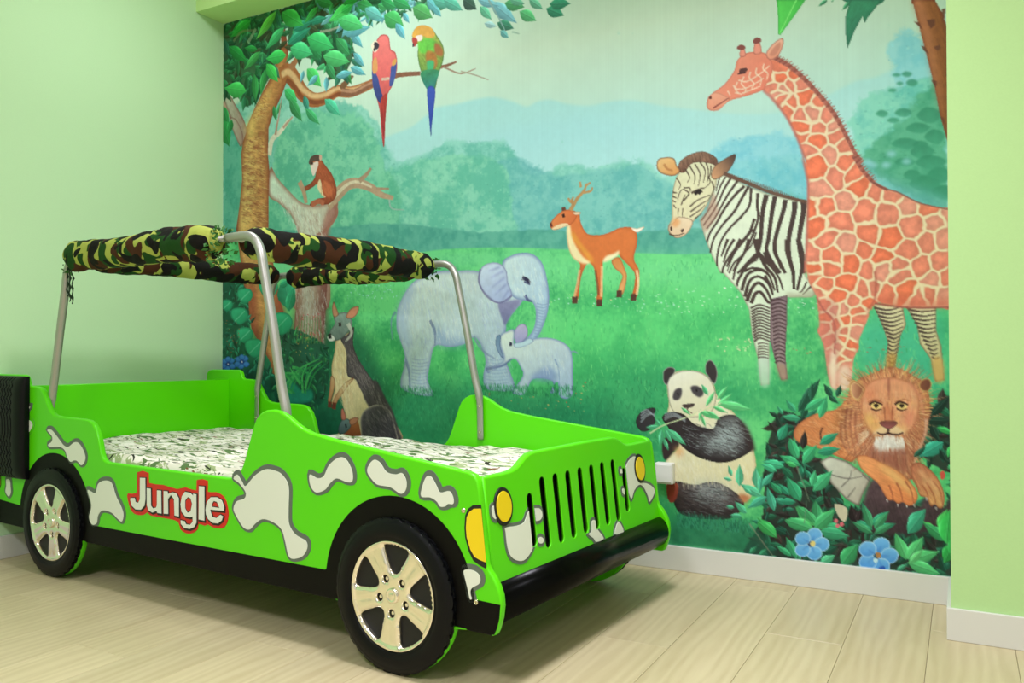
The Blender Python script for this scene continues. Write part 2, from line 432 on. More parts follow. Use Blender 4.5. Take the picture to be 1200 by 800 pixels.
LETTERS = [('J',[(0.558,0.423),(0.595,0.425),(0.597,0.348),(0.591,0.324),(0.569,0.307),(0.536,0.305),(0.511,0.316),(0.501,0.336),(0.503,0.348),(0.532,0.351),(0.538,0.337),(0.55,0.336),(0.558,0.347)],None),('u',[(0.598,0.391),(0.627,0.391),(0.629,0.332),(0.639,0.326),(0.653,0.33),(0.657,0.337),(0.657,0.389),(0.686,0.39),(0.689,0.306),(0.661,0.306),(0.657,0.312),(0.634,0.304),(0.609,0.311),(0.599,0.329)],None),('n',[(0.694,0.39),(0.721,0.391),(0.723,0.383),(0.746,0.39),(0.768,0.388),(0.784,0.371),(0.785,0.307),(0.755,0.308),(0.752,0.363),(0.738,0.373),(0.725,0.36),(0.726,0.309),(0.695,0.307)],None),('g',[(0.813,0.398),(0.843,0.397),(0.854,0.391),(0.854,0.396),(0.877,0.395),(0.878,0.299),(0.865,0.282),(0.84,0.273),(0.81,0.273),(0.79,0.285),(0.788,0.303),(0.814,0.302),(0.821,0.293),(0.84,0.293),(0.852,0.303),(0.852,0.314),(0.843,0.311),(0.814,0.312),(0.793,0.326),(0.787,0.353),(0.795,0.381)],[(0.83,0.377),(0.843,0.374),(0.85,0.359),(0.843,0.336),(0.828,0.33),(0.817,0.342),(0.817,0.365)]),('l',[(0.884,0.423),(0.918,0.424),(0.919,0.308),(0.883,0.309)],None),('e',[(0.918,0.348),(0.925,0.375),(0.946,0.393),(0.978,0.396),(1.005,0.388),(1.018,0.367),(1.016,0.35),(0.95,0.347),(0.957,0.332),(0.975,0.33),(0.995,0.343),(1.014,0.338),(1.006,0.32),(0.985,0.307),(0.957,0.306),(0.933,0.316),(0.921,0.331)],[(0.954,0.365),(0.964,0.377),(0.978,0.376),(0.988,0.362),(0.957,0.362)])]
LAMP = [(1.953,0.424),(1.959,0.45),(1.975,0.465),(1.996,0.474),(2.024,0.315),(1.983,0.329),(1.969,0.348),(1.955,0.395)]
FRONT_SPOTS = [[(0.1181,0.4003),(0.1692,0.3962),(0.2056,0.3995),(0.2334,0.4241),(0.2851,0.4234),(0.2986,0.4038),(0.2834,0.3913),(0.2549,0.3912),(0.2503,0.3685),(0.2401,0.3314),(0.1966,0.3062),(0.1612,0.3078),(0.1296,0.3246),(0.1173,0.3503),(0.1158,0.3878)],[(0.2675,0.3458),(0.2794,0.3475),(0.2921,0.3387),(0.2854,0.3301),(0.2713,0.3313),(0.2633,0.3392)],[(0.0666,0.4597),(0.0789,0.4601),(0.0841,0.4432),(0.0781,0.428),(0.0654,0.4393)],[(0.5703,0.339),(0.5938,0.3378),(0.5997,0.3119),(0.6341,0.2779),(0.585,0.2759),(0.5705,0.2896),(0.5448,0.3052),(0.5641,0.3127)],[(0.7443,0.3096),(0.7722,0.2727),(0.7097,0.2764)],[(0.9188,0.4973),(0.8659,0.4876),(0.8295,0.4554),(0.8359,0.4005),(0.8545,0.3648),(0.8821,0.3881),(0.922,0.4011),(0.9561,0.3903),(0.9842,0.3551),(0.9938,0.3349),(1.0399,0.3598),(1.03,0.3803),(0.9814,0.3994),(0.9252,0.413),(0.9241,0.4626)],[(0.7958,0.4684),(0.8117,0.4665),(0.8114,0.4546),(0.7955,0.4565)],[(0.7986,0.4056),(0.8191,0.3998),(0.815,0.3843),(0.7975,0.3909)]]
MURAL = [
('X','sky',[-46,-279,3501,1170]),
('P',[1030,791,1107,751,1230,727,1327,680,1384,653,1490,653,1580,647,1677,650,1776,683,1847,716,1901,702,1962,704,2042,733,2139,755,2234,751,2344,764,2451,800,2571,831,2678,859,2800,883,2899,890,2984,877,3069,853,3161,818,3241,810,3479,765,3475,1282,1031,1069],'a9dfd8','b9e6dc',90,None,18.4,0.015,1,6.9,1.0,None),
('P',[1776,799,2177,799,2537,900,2862,943,2983,1005,2982,1146,1602,1005,1603,833],'a4dde0','b0e3e0',90,None,15.9,0.01,1,39.8,0.5,None),
('X','bush',[-42,559,243,417,483,387,683,526,873,546,1030,660,1091,770,1157,879,1327,850,1421,823,1603,833,1776,881,1826,991,1941,1021,2002,974,2176,1011,2343,995,2432,1056,2536,1084,2735,1056,3012,1087,3010,1459,-39,1300],'5fb9a0','8fd6c0',9,1),
('X','bush',[2604,1041,2703,971,2799,960,2908,980,2998,1023,3011,1304,2603,1240],'6ec3d2','8cd3da',8,1),
('X','bush',[1602,967,1818,934,1982,1026,2176,1028,2361,1021,2502,1114,3011,1211,3010,1444,1602,1367],'5db0ac','7cc6bb',8,1),
('X','bush',[1107,914,1327,878,1602,898,1733,962,1775,1134,1733,1355,821,1303,821,1051],'62bd9d','8ed8b4',7,1),
('X','bush',[425,621,655,565,979,652,1081,870,1181,1042,1082,1318,367,1277,366,834],'55b08c','7fd0a4',6,1),
('X','bush',[-42,652,182,634,246,1270,-39,1300],'3f9f86','5fb89b',6,1),
('X','bush',[3269,727,3310,669,3363,673,3402,751,3479,736,3477,937,3322,914,3274,788],'79cbd6','93d8dc',6,1),
('X','bush',[3157,921,3213,868,3322,855,3478,865,3474,1340,3211,1259,3156,1133],'5fc0ad','84d6bb',7,1),
('X','bush',[3184,1106,3240,1022,3321,974,3388,866,3477,909,3474,1311,3266,1190],'3f9c74','59b087',5,1),
('P',[3282,813,3292,809,3304,812,3309,818,3301,822,3289,819],'2f8a66','3f9a78',90,None,11.4,0.05,1,2.8,0.75,None),
('P',[3312,815,3323,808,3337,812,3344,820,3334,828,3320,824],'2f8a66','3f9a78',90,None,11.3,0.05,1,2.8,0.75,None),
('P',[3325,847,3338,837,3354,842,3362,853,3351,863,3334,858],'2f8a66','3f9a78',90,None,11.2,0.05,1,2.8,0.75,None),
('P',[3295,845,3303,840,3313,843,3317,849,3310,853,3301,851],'2f8a66','3f9a78',90,None,11.3,0.05,1,2.8,0.75,None),
('P',[3229,940,3243,930,3260,935,3268,945,3256,956,3239,951],'2f8a66','3f9a78',90,None,11.5,0.05,1,2.9,0.75,None),
('P',[3289,945,3308,933,3332,940,3343,953,3327,965,3303,959],'2f8a66','3f9a78',90,None,11.3,0.05,1,2.8,0.75,None),
('P',[3265,969,3278,962,3295,966,3303,974,3291,981,3274,977],'2f8a66','3f9a78',90,None,11.4,0.05,1,2.8,0.75,None),
('P',[3268,865,3278,860,3290,863,3295,869,3287,874,3275,871],'2f8a66','3f9a78',90,None,11.4,0.05,1,2.8,0.75,None),
('P',[3324,1004,3350,989,3383,997,3397,1013,3375,1028,3342,1020],'2f8a66','3f9a78',90,None,11.2,0.05,1,2.8,0.75,None),
('P',[3358,964,3384,941,3417,951,3431,974,3409,997,3377,988],'2f8a66','3f9a78',90,None,11.1,0.05,1,2.8,0.75,None),
('P',[3278,1051,3308,1037,3346,1045,3363,1062,3338,1076,3299,1068],'2f8a66','3f9a78',90,None,11.3,0.05,1,2.8,0.75,None),
('P',[3336,1088,3362,1067,3395,1076,3410,1096,3388,1117,3355,1109],'2f8a66','3f9a78',90,None,11.2,0.05,1,2.8,0.75,None),
('P',[3381,1040,3403,1020,3431,1028,3443,1048,3425,1069,3397,1061],'2f8a66','3f9a78',90,None,11.1,0.05,1,2.8,0.75,None),
('P',[3333,1196,3366,1173,3408,1183,3427,1206,3399,1229,3357,1220],'2f8a66','3f9a78',90,None,11.2,0.05,1,2.8,0.75,None),
('P',[3388,1173,3414,1149,3446,1158,3460,1180,3439,1204,3406,1196],'2f8a66','3f9a78',90,None,11.0,0.05,1,2.8,0.75,None),
('P',[3315,1165,3333,1149,3357,1155,3367,1171,3352,1187,3328,1181],'2f8a66','3f9a78',90,None,11.2,0.05,1,2.8,0.75,None),
('P',[3344,1065,3361,1053,3382,1058,3392,1071,3377,1084,3356,1078],'2f8a66','3f9a78',90,None,11.2,0.05,1,2.8,0.75,None),
('P',[3288,1118,3311,1105,3339,1112,3352,1125,3333,1137,3304,1131],'2f8a66','3f9a78',90,None,11.3,0.05,1,2.8,0.75,None),
('P',[3352,1125,3385,1105,3427,1115,3445,1135,3417,1155,3375,1146],'2f8a66','3f9a78',90,None,11.1,0.05,1,2.8,0.75,None),
('P',[3401,1232,3426,1212,3458,1219,3472,1239,3451,1260,3419,1253],'2f8a66','3f9a78',90,None,11.0,0.05,1,2.7,0.75,None),
('P',[3201,1117,3217,1107,3234,1121,3217,1131],'9fd9df',None,90,None,11.6,0.03,1,5.8,0.7,None),
('P',[3245,1122,3261,1112,3277,1125,3261,1136],'9fd9df',None,90,None,11.4,0.03,1,5.7,0.7,None),
('P',[3261,1085,3278,1075,3294,1089,3277,1099],'9fd9df',None,90,None,11.4,0.03,1,5.7,0.7,None),
('P',[3310,1117,3326,1107,3341,1121,3325,1131],'9fd9df',None,90,None,11.3,0.03,1,5.6,0.7,None),
('P',[3184,1106,3201,1096,3217,1110,3201,1120],'9fd9df',None,90,None,11.6,0.03,1,5.8,0.7,None),
('P',[3099,1127,3184,1106,3266,1175,3424,1249,3474,1311,3319,1284,3183,1212],'6db4c4',None,90,None,11.8,0.03,1,17.8,0.5,None),
('X','band',[-40,1106,426,1149,1132,1167,1602,1241,1941,1251,2176,1292,2535,1294,3011,1341,3010,1428,2175,1380,1602,1332,1132,1337,-39,1300],'4a9f8b','62b39a'),
('X','grass',[-39,1254,821,1315,1132,1321,1421,1306,1775,1320,2175,1359,2535,1394,3010,1416,3010,1521,3473,1541,3465,2569,-31,3045],'70dc84','3aa866'),
('P',[-39,1277,1132,1321,1941,1345,1941,1367,1132,1393,-38,1392],'7fd6a8',None,90,None,22.3,0.05,1,33.4,0.5,None),
('P',[1941,1367,2535,1401,3010,1459,2980,1535,1940,1476],'77dc92',None,90,None,15.3,0.05,1,30.7,0.6,None),
('P',[3181,1649,3472,1641,3470,1913,3261,1888,3152,1799],'3fb493',None,90,None,11.6,0.06,1,40.5,0.75,None),
('P',[2175,1556,2700,1557,2795,1736,2394,1835,2019,1802,2000,1658],'55cf74',None,90,None,14.6,0.06,1,58.3,0.55,None),
('P',[2019,1874,2394,1835,2826,1864,3007,1923,2393,2073,1939,2092],'2f9e64',None,90,None,15.1,0.08,1,60.2,0.6,None),
('P',[822,1889,1774,1932,2174,1977,2393,2107,1774,2173,714,2228],'23855a',None,90,None,19.1,0.1,1,47.7,0.7,None),
('P',[768,1721,1602,1765,2174,1837,2136,1907,713,1848],'46bb61',None,90,None,19.3,0.08,1,67.5,0.5,None),
('P',[309,1718,822,1638,1031,1805,1032,2211,250,2252],'1f6b4c',None,90,None,20.9,0.12,1,47.1,0.85,None),
('X','blades',[712,1424,3445,1942],900,'8ff08e','2f9d55'),
('X','blades',[928,1887,2463,2137],600,'4fc07a','1c7048'),
('X','dots',[2341,1527,3038,1630],120,['c8f0e0','a8e8b8','e8f4e0']),
('X','dots',[1858,1531,2395,1590],50,['c8f0e0','e6e0a8']),
('X','dots',[848,1451,1157,1515],60,['bfe9f2','9fe0d8']),
('X','dots',[2919,1753,3316,1781],30,['b0664a','8a6a50','c8906a']),
('X','dots',[1601,1898,2135,2020],60,['c85a3a','d8a060','e8c070']),
('X','dots',[2667,1719,2795,1768],30,['d8e8b0','e8e0b0']),
('P',[348,815,396,873,479,951,571,1021,684,1039,794,1024,783,1099,739,1163,729,1264,740,1552,509,1546,549,1253,537,1165,491,1075,408,1006,336,956],'d6ead2','c9b8a0',20,'9a6a58',36.6,0.07,1,0.0,1.0,(80,8.0,0.1)),
('P',[750,1045,794,1032,783,1099,750,1155,739,1214,684,1210,706,1126],'a5695c',None,90,None,19.4,0.08,1,9.7,0.7,(80,8.0,0.1)),
('P',[543,1417,733,1425,720,1594,699,1827,516,1838,515,1643],'cfe3d0','9a6a58',0,'7a4a3c',40.2,0.08,0,0.0,1.0,(88,10.0,0.12)),
('P',[522,1438,572,1440,573,1827,509,1828],'8e5a48',None,90,None,20.2,0.1,1,20.2,0.7,(88,10.0,0.1)),
('P',[685,1444,740,1436,720,1731,685,1731],'7d4c46',None,90,None,19.6,0.1,1,19.6,0.7,(88,10.0,0.1)),
('S',[728,1039,794,998,858,958,922,954,1005,985,1066,1024,1137,1046],77.9,'b79b7c',19.5,1.0,0.0),
('S',[739,1036,799,992,863,953,927,949,1010,982],24.3,'e3dcb8',9.7,0.8,0.0),
('S',[932,945,974,920,1005,891],28.2,'a98f72',14.1,1.0,0.0),
('S',[1036,992,1112,1000],13.8,'a98f72',9.2,1.0,0.0),
('S',[1112,1052,1127,1094,1201,1108],9.1,'9ab8a8',4.5,1.0,0.0),
('S',[783,1048,788,1099,728,1162,662,1191],24.1,'a3705f',14.5,1.0,0.0),
('S',[336,751,359,674,419,637,478,584],36.6,'e0dcc0',20.9,1.0,0.0),
('S',[383,651,401,573],15.6,'b9927c',10.4,1.0,0.0),
('S',[-18,432,31,456,79,540],39.0,'c9a58c',27.9,1.0,0.0),
('P',[0,382,54,399,91,448,162,552,186,640,139,668,91,576,31,465],'c4cdb4','a98878',0,'80584c',22.2,0.06,1,0.0,1.0,(75,8.0,0.1)),
('P',[49,525,100,532,151,621,138,683,100,633],'c4cdb4','a98878',0,'80584c',16.5,0.06,1,0.0,1.0,None),
('P',[445,87,468,215,473,314,457,394,424,455,363,546,335,609,335,653,330,742,342,832,336,965,337,1187,428,1533,472,1632,530,1730,573,1827,588,1934,355,1938,354,1828,217,1650,170,1469,102,1116,127,991,145,856,138,719,151,657,176,606,174,587,232,494,300,403,357,336,390,267,423,173,412,80],'dcae66','a8683a',0,'86422e',51.5,0.16,0,0.0,1.0,(10,9.0,0.14)),
('P',[162,586,232,502,312,421,357,412,312,472,244,563,221,644],'f0d478',None,90,None,21.6,0.1,1,16.2,0.6,None),
('P',[176,678,213,656,232,820,214,998,178,1122,140,1083,164,903],'f4dc84',None,90,None,21.5,0.12,1,26.9,0.6,None),
('P',[177,1424,247,1427,263,1606,294,1729,248,1695,201,1582],'9b4632',None,90,None,21.5,0.12,1,21.5,0.75,(85,8.0,0.15)),
('P',[383,1432,427,1500,472,1621,501,1806,472,1871,414,1784,383,1641],'a0503a',None,90,None,20.7,0.12,1,20.7,0.8,(80,9.0,0.15)),
('S',[151,802,189,797,226,818],27.0,'9a5538',5.4,0.55,5.4),
('S',[201,835,245,830,288,851],26.8,'9a5538',5.4,0.55,5.4),
('S',[177,905,214,899,251,919],26.9,'9a5538',5.4,0.55,5.4),
('S',[251,777,287,772,324,793],26.6,'9a5538',5.3,0.55,5.3),
('S',[152,966,189,960,227,980],27.0,'9a5538',5.4,0.55,5.4),
('S',[214,998,264,994,312,1014],26.7,'9a5538',5.3,0.55,5.3),
('S',[252,1091,288,1085,325,1104],26.5,'9a5538',5.3,0.55,5.3),
('S',[152,1047,184,1041,215,1060],27.0,'9a5538',5.4,0.55,5.4),
('S',[263,931,294,925,324,944],26.5,'9a5538',5.3,0.55,5.3),
('S',[226,702,263,698,299,718],26.7,'9a5538',5.3,0.55,5.3),
('S',[262,635,293,630,323,650],26.5,'9a5538',5.3,0.55,5.3),
('S',[189,734,213,728,238,747],26.9,'9a5538',5.4,0.55,5.4),
('S',[418,355,468,342,512,386,566,460,640,508,724,508,796,487,876,504,965,494,1043,479,1106,485],98.2,'a8683c',36.2,1.0,0.0),
('S',[424,347,468,338,509,370,566,440,640,488,724,492,796,475,876,493,965,486],36.1,'eccb92',15.5,0.8,5.2),
('S',[457,378,512,419,566,485,640,520,724,523,796,503,876,515],25.7,'7d4128',15.4,0.7,0.0),
('S',[816,479,856,457,896,428],33.6,'7d5a3c',9.6,1.0,0.0),
('S',[484,324,522,290,533,267],40.9,'a8744c',25.5,1.0,0.0),
('S',[565,199,597,173,640,144],35.3,'b27c50',15.1,1.0,0.0),
('S',[820,494,900,511,991,489,1081,478,1169,469,1291,481],38.4,'8b5e45',19.2,1.0,0.0),
('S',[820,487,900,504,991,482,1081,472],14.4,'c89a78',9.6,0.7,0.0),
('S',[820,462,860,442,886,426],19.2,'7d5a3c',9.6,1.0,0.0),
('S',[1386,471,1444,468,1490,461],17.2,'8b5e45',8.6,1.0,0.0),
('S',[1421,473,1513,518,1592,509],8.6,'a08870',4.3,1.0,0.0),
('S',[1513,508,1581,534,1658,570],6.3,'a9a088',4.2,1.0,0.0),
('X','leaves',[-45,-8,218,0,423,8,597,-6,945,66,1042,102,965,117,896,158,866,207,896,291,876,366,785,430,693,351,598,287,478,216,467,91,423,82,412,205,357,320,232,460,138,455,78,351,-43,402],330,['1f6b3c','2f8f50','1b5f3a','3a4a2c','3fa866','2a7a5a'],15,'2b5634'),
('X','leaves',[681,60,1106,99,1106,145,984,175,876,193],46,['6fc0c4','7fcac8','5ab0a4'],12,None),
('X','leaves',[819,40,1409,162,1351,210,1242,198,1119,194,952,172,819,167],80,['2a8a50','6fc0c4','1f6b3c','48b070'],13,None),
('L',[876,209,955,302],0.42,'6bbfc2',0),
('L',[826,208,1004,210],0.42,'6bbfc2',0),
('L',[896,315,965,397],0.42,'6bbfc2',0),
('L',[876,382,975,437],0.42,'6bbfc2',0),
('L',[785,414,896,409],0.42,'6bbfc2',0),
('L',[975,119,1071,200],0.42,'6bbfc2',0),
('L',[597,116,467,190],0.42,'2f9a74',0),
('L',[467,198,629,138],0.42,'2f9a74',0),
('L',[500,130,640,108],0.42,'2f9a74',0),
('L',[618,112,734,110],0.42,'2f9a74',0),
('L',[195,8,41,82],0.42,'2aa348',0),
('L',[113,65,29,67],0.42,'2aa348',0),
('L',[41,130,184,240],0.42,'2aa348',0),
('L',[254,185,155,158],0.42,'2aa348',0),
('L',[389,9,242,132],0.35,'6fdc55',0),
('L',[207,24,53,84],0.5,'38c24a',0),
('L',[423,24,576,120],0.6,'48cf5c',0),
('L',[671,42,576,112],0.4,'43bf58',0),
('L',[896,75,734,134],0.5,'52dd66',0),
('L',[795,130,955,208],0.5,'4fcf70',0),
('L',[597,185,775,270],0.6,'45cf72',0),
('L',[484,217,640,278],0.65,'4fd887',0),
('L',[457,250,311,245],0.62,'45d866',0),
('L',[445,103,311,195],0.42,'45c272',0),
('L',[277,197,155,278],0.4,'48b65c',0),
('L',[317,271,402,381],0.55,'48d860',0),
('L',[173,392,6,349],0.6,'4cd766',0),
('L',[231,308,243,461],0.4,'3aa552',0),
('L',[311,296,278,433],0.4,'3aa552',0),
('L',[703,297,876,358],0.55,'58d077',0),
('L',[785,224,876,327],0.5,'3b9f5a',0),
('L',[598,343,693,451],0.6,'54d86e',0),
('L',[724,340,785,434],0.5,'3b9a5a',0),
('L',[446,425,534,504],0.6,'48cf74',0),
('L',[479,480,566,607],0.45,'3f9f5c',0),
('L',[424,488,391,550],0.45,'3f9f5c',0),
('L',[368,497,391,583],0.45,'3f9f5c',0),
('L',[577,478,609,564],0.5,'3d9d85',0),
('L',[714,515,816,613],0.5,'55cfa0',0),
('L',[588,545,683,638],0.4,'48b872',0),
('L',[672,388,598,433],0.5,'6cc0c4',0),
('L',[724,404,724,484],0.5,'6cc0c4',0),
('L',[576,348,555,410],0.5,'6cc0c4',0),
('L',[161,415,150,499],0.5,'2f8a5a',0),
('L',[214,423,220,475],0.5,'2f8a5a',0),
('L',[-6,442,43,570],0.5,'2f9a50',0),
('L',[-16,516,49,672],0.7,'2f9f50',0),
('L',[68,528,36,606],0.7,'2f9f50',0),
('L',[660,7,775,63],0.5,'3fae5e',0),
('L',[764,45,744,104],0.5,'3fae5e',0),
('L',[916,76,1033,131],0.5,'3fae5e',0),
('L',[1042,109,1106,145],0.5,'3fae5e',0),
('S',[682,172,744,176,805,172],14.8,'b8b09a',9.9,0.7,0.0),
('S',[77,110,137,70,230,79],16.5,'8a8a60',11.0,0.6,0.0),
('S',[184,138,242,73],21.6,'a8b890',16.2,0.6,0.0),
('S',[402,584,424,472],10.4,'b8a090',5.2,1.0,0.0),
('S',[436,622,501,573],15.4,'c0a088',10.3,1.0,0.0),
('L',[832,64,926,62],0.6,'35c050',0),
('L',[819,103,899,78],0.6,'35c050',0),
('L',[819,135,959,199],0.6,'58d87a',0),
('L',[965,112,1081,186],0.5,'6cc8b8',0),
('L',[1081,166,1200,245],0.7,'48b860',0),
('L',[1150,220,1206,307],0.5,'6cc4cc',0),
('L',[1193,178,1230,236],0.5,'6cc4cc',0),
('L',[1248,164,1362,237],0.65,'52b25e',0),
('L',[1062,90,1156,150],0.5,'2fa558',0),
('L',[1131,105,1242,168],0.5,'2fa558',0),
('L',[1362,182,1409,241],0.5,'68c4c4',0),
('L',[1327,145,1398,219],0.5,'68c4c4',0),
('L',[1362,153,1473,205],0.5,'58c0a0',0),
('L',[1421,165,1525,235],0.5,'58c0a0',0),
('L',[1525,186,1598,245],0.7,'2c5a44',0),
('L',[1614,234,1675,307],0.5,'68cfa0',0),
('L',[1669,226,1803,347],0.4,'7cc8d0',0),
('L',[1603,203,1713,254],0.4,'7cc8d0',0),
('L',[1740,245,1840,284],0.6,'48b06a',0),
('L',[1814,297,1897,355],0.6,'58c87c',0),
('L',[1702,325,1787,367],0.6,'2f8a68',0),
('L',[1718,363,1761,404],0.6,'6cbfb8',0),
('L',[1861,256,1928,311],0.5,'68c49a',0),
('L',[1766,236,1840,270],0.5,'68c49a',0),
('L',[1943,310,2028,358],0.6,'2f9f74',0),
('L',[1958,294,2058,313],0.6,'2f9f74',0),
('L',[1636,314,1702,341],0.5,'a8dcd8',0),
('S',[1658,214,1713,310,1745,373],8.2,'8ab0a8',4.1,1.0,0.0),
('S',[1777,379,1814,395],8.0,'9ac0a8',4.0,1.0,0.0),
('P',[1017,318,1045,272,1075,259,1109,278,1121,337,1150,362,1159,435,1131,511,1100,557,1088,627,1088,729,1081,799,1069,746,1056,622,1030,536,1011,472,1011,379],'f08078','c84848',90,'a83a3a',13.9,0.06,1,0.0,1.0,None),
('P',[1004,300,1027,279,1045,292,1049,319,1030,336,1017,328],'f4e4c8',None,90,None,18.6,0.02,1,0.0,1.0,None),
('P',[1023,288,1040,291,1053,309,1040,324,1024,314],'403840',None,90,None,18.5,0.02,1,0.0,1.0,None),
('P',[1027,308,1030,331,1017,323],'302830',None,90,None,18.5,0.03,1,0.0,1.0,None),
('P',[1011,420,1043,456,1062,521,1081,575,1068,593,1037,558,1015,493],'4a5a98','35407c',90,None,18.5,0.1,1,0.0,1.0,None),
('P',[1125,419,1154,403,1150,463,1131,511,1113,508,1119,458],'3f5494','4a5a98',90,None,18.1,0.1,1,0.0,1.0,None),
('P',[1015,380,1036,363,1043,425,1017,437],'e0a060',None,90,None,18.5,0.06,1,0.0,1.0,None),
('P',[1131,399,1151,388,1151,413,1131,420],'d8a050',None,90,None,18.1,0.03,1,0.0,1.0,None),
('P',[1062,572,1100,547,1094,628,1081,748,1066,664],'b84038','8f2c30',90,None,18.3,0.1,1,0.0,1.0,(88,6.0,0.2)),
('P',[1245,294,1267,263,1303,258,1351,279,1386,325,1419,380,1419,439,1392,503,1374,569,1351,585,1327,542,1293,467,1276,394,1281,345,1261,337],'b8c850','4a7a3c',90,'3f6a34',13.3,0.1,1,0.0,1.0,(60,4.0,0.25)),
('P',[1245,294,1267,263,1303,258,1351,279,1374,318,1339,326,1303,309,1267,323],'e0a848',None,90,None,17.7,0.06,1,0.0,1.0,None),
('P',[1279,340,1327,324,1386,354,1374,392,1327,393,1291,382],'6ac848',None,90,None,17.6,0.12,1,4.4,1.0,None),
('P',[1374,352,1415,389,1412,423,1374,402],'a86a38',None,90,None,17.3,0.1,1,4.3,1.0,None),
('P',[1327,383,1374,402,1386,453,1362,478,1327,443],'b8682f',None,90,None,17.5,0.2,1,4.4,0.8,None),
('P',[1327,433,1368,440,1356,497,1339,494],'48b878',None,90,None,17.5,0.03,1,4.4,1.0,None),
('P',[1267,303,1300,304,1303,324,1281,330,1261,322],'f0e0d0',None,90,None,17.7,0.02,1,0.0,1.0,None),
('P',[1245,309,1267,311,1276,330,1261,350,1249,334],'b8443c',None,90,None,17.7,0.03,1,0.0,1.0,None),
('S',[1252,335,1250,350],8.9,'403040',8.9,1.0,0.0),
('P',[1293,477,1392,483,1374,549,1362,572,1333,568],'3c8f5c','2f7f80',90,None,17.6,0.15,1,0.0,1.0,None),
('P',[1330,560,1374,567,1365,666,1355,734,1351,782,1341,702],'3c58b8','2c449c',90,'2c3c80',8.7,0.06,1,0.0,1.0,None),
('S',[1068,473,1113,476],13.8,'d8c0a8',13.8,1.0,0.0),
('P',[616,818,627,795,661,785,683,796,697,819,728,856,761,894,788,956,788,1006,750,1037,706,1041,684,1035,656,1028,622,1038,622,1025,673,1006,717,1004,684,971,667,935,639,945,594,961,574,954,580,940,622,924,650,899,656,865,630,850],'b8603c','9a4a30',90,'7a3a28',14.9,0.08,1,0.0,1.0,(60,5.0,0.15)),
('P',[610,822,622,795,655,784,683,793,683,817,639,816,625,830],'5f4a40',None,90,None,19.9,0.08,1,0.0,1.0,None),
('P',[625,830,667,820,674,835,661,866,641,890,627,862],'ecd8c8',None,90,None,19.9,0.03,1,0.0,1.0,None),
('P',[681,787,697,797,692,818,681,813],'d8b098',None,90,None,19.7,0.03,1,0.0,1.0,None),
('S',[625,826,639,825],14.9,'4a3028',14.9,1.0,0.0),
('P',[684,911,700,947,728,992,711,1003,678,970,667,939],'f0d8a8',None,90,None,19.7,0.05,1,0.0,1.0,None),
('P',[700,913,750,935,772,979,750,1011,711,991,695,946],'cf7048',None,90,'a04a30',14.7,0.03,1,0.0,1.0,None),
('S',[548,910,577,961,594,1023],30.2,'b89878',20.1,1.0,0.0),
('S',[628,1034,673,1021,712,1033],29.8,'b8684a',24.8,1.0,0.0),
('X','fur',[683,868,750,901,783,964,772,1013,684,988],90,70,20,['cf7448','8f4a30','a85838'],3),
('X','fur',[232,477,323,423,312,522,220,576],120,20,30,['f4dc90','b87840','8a4a30','e0b468'],4),
('X','fur',[151,648,299,649,301,1095,134,1082],420,15,34,['f0d488','b87848','92503a','d8a868','7d4030'],5),
('X','fur',[490,1005,684,1073,728,1204,537,1191,456,1072,384,943],260,70,34,['e8f0e0','c8d4c4','a98a78','f0f4e8','b8a090'],4),
('X','fur',[529,1449,726,1456,713,1731,530,1644],200,86,34,['e0ece4','b8a8a0','8a5c50','c8d4c8'],4),
('X','leaves',[2,1383,169,1424,217,1695,279,1829,429,1915,355,1983,5,1990],140,['1f7a52','2a8f62','165a44','2f9f78','24503a'],8,'1c5540'),
('X','leaves',[428,1642,713,1731,741,1879,686,2039,400,2047,399,1729],170,['1d6b48','2a8452','164a38','3a9a55','24503a'],7,'1c5540'),
('P',[113,1444,164,1434,209,1443,225,1476,198,1508,159,1515,119,1485],'3fc48c','2a9a6c',60,'247a58',16.3,0.06,1,0.0,1.0,None),
('S',[136,1498,170,1474,203,1451],5.4,'8fe0b8',5.4,0.6,0.0),
('P',[111,1652,164,1640,212,1649,229,1684,200,1717,159,1726,117,1695],'3fc48c','2a9a6c',60,'247a58',16.3,0.06,1,0.0,1.0,None),
('S',[135,1708,170,1683,206,1658],5.4,'8fe0b8',5.4,0.6,0.0),
('P',[67,1547,124,1535,175,1546,193,1582,162,1617,118,1626,74,1593],'3fc48c','2a9a6c',60,'247a58',16.4,0.06,1,0.0,1.0,None),
('S',[93,1607,131,1581,168,1554],5.4,'8fe0b8',5.4,0.6,0.0),
('P',[350,1584,420,1568,481,1581,504,1627,466,1672,413,1682,358,1642],'3fc48c','2a9a6c',60,'247a58',15.6,0.06,1,0.0,1.0,None),
('S',[382,1659,428,1626,473,1592],5.2,'8fe0b8',5.2,0.6,0.0),
('P',[172,1716,233,1701,287,1712,307,1751,274,1790,227,1800,179,1765],'3fc48c','2a9a6c',60,'247a58',16.1,0.06,1,0.0,1.0,None),
('S',[200,1780,240,1751,281,1721],5.3,'8fe0b8',5.3,0.6,0.0),
('P',[271,1404,331,1392,384,1404,404,1444,371,1482,325,1490,278,1454],'3fc48c','2a9a6c',60,'247a58',15.8,0.06,1,0.0,1.0,None),
('S',[298,1469,338,1441,377,1414],5.3,'8fe0b8',5.3,0.6,0.0),
('P',[-10,1497,31,1489,66,1497,80,1523,58,1548,26,1553,-5,1530],'3fc48c','2a9a6c',60,'247a58',16.6,0.06,1,0.0,1.0,None),
('S',[8,1540,35,1521,62,1503],5.5,'8fe0b8',5.5,0.6,0.0),
('L',[442,1402,486,1567],0.9,'38a87a',0),
('L',[412,1433,486,1414],0.6,'2fa070',0),
('L',[472,1566,515,1437],0.6,'2fa070',0),
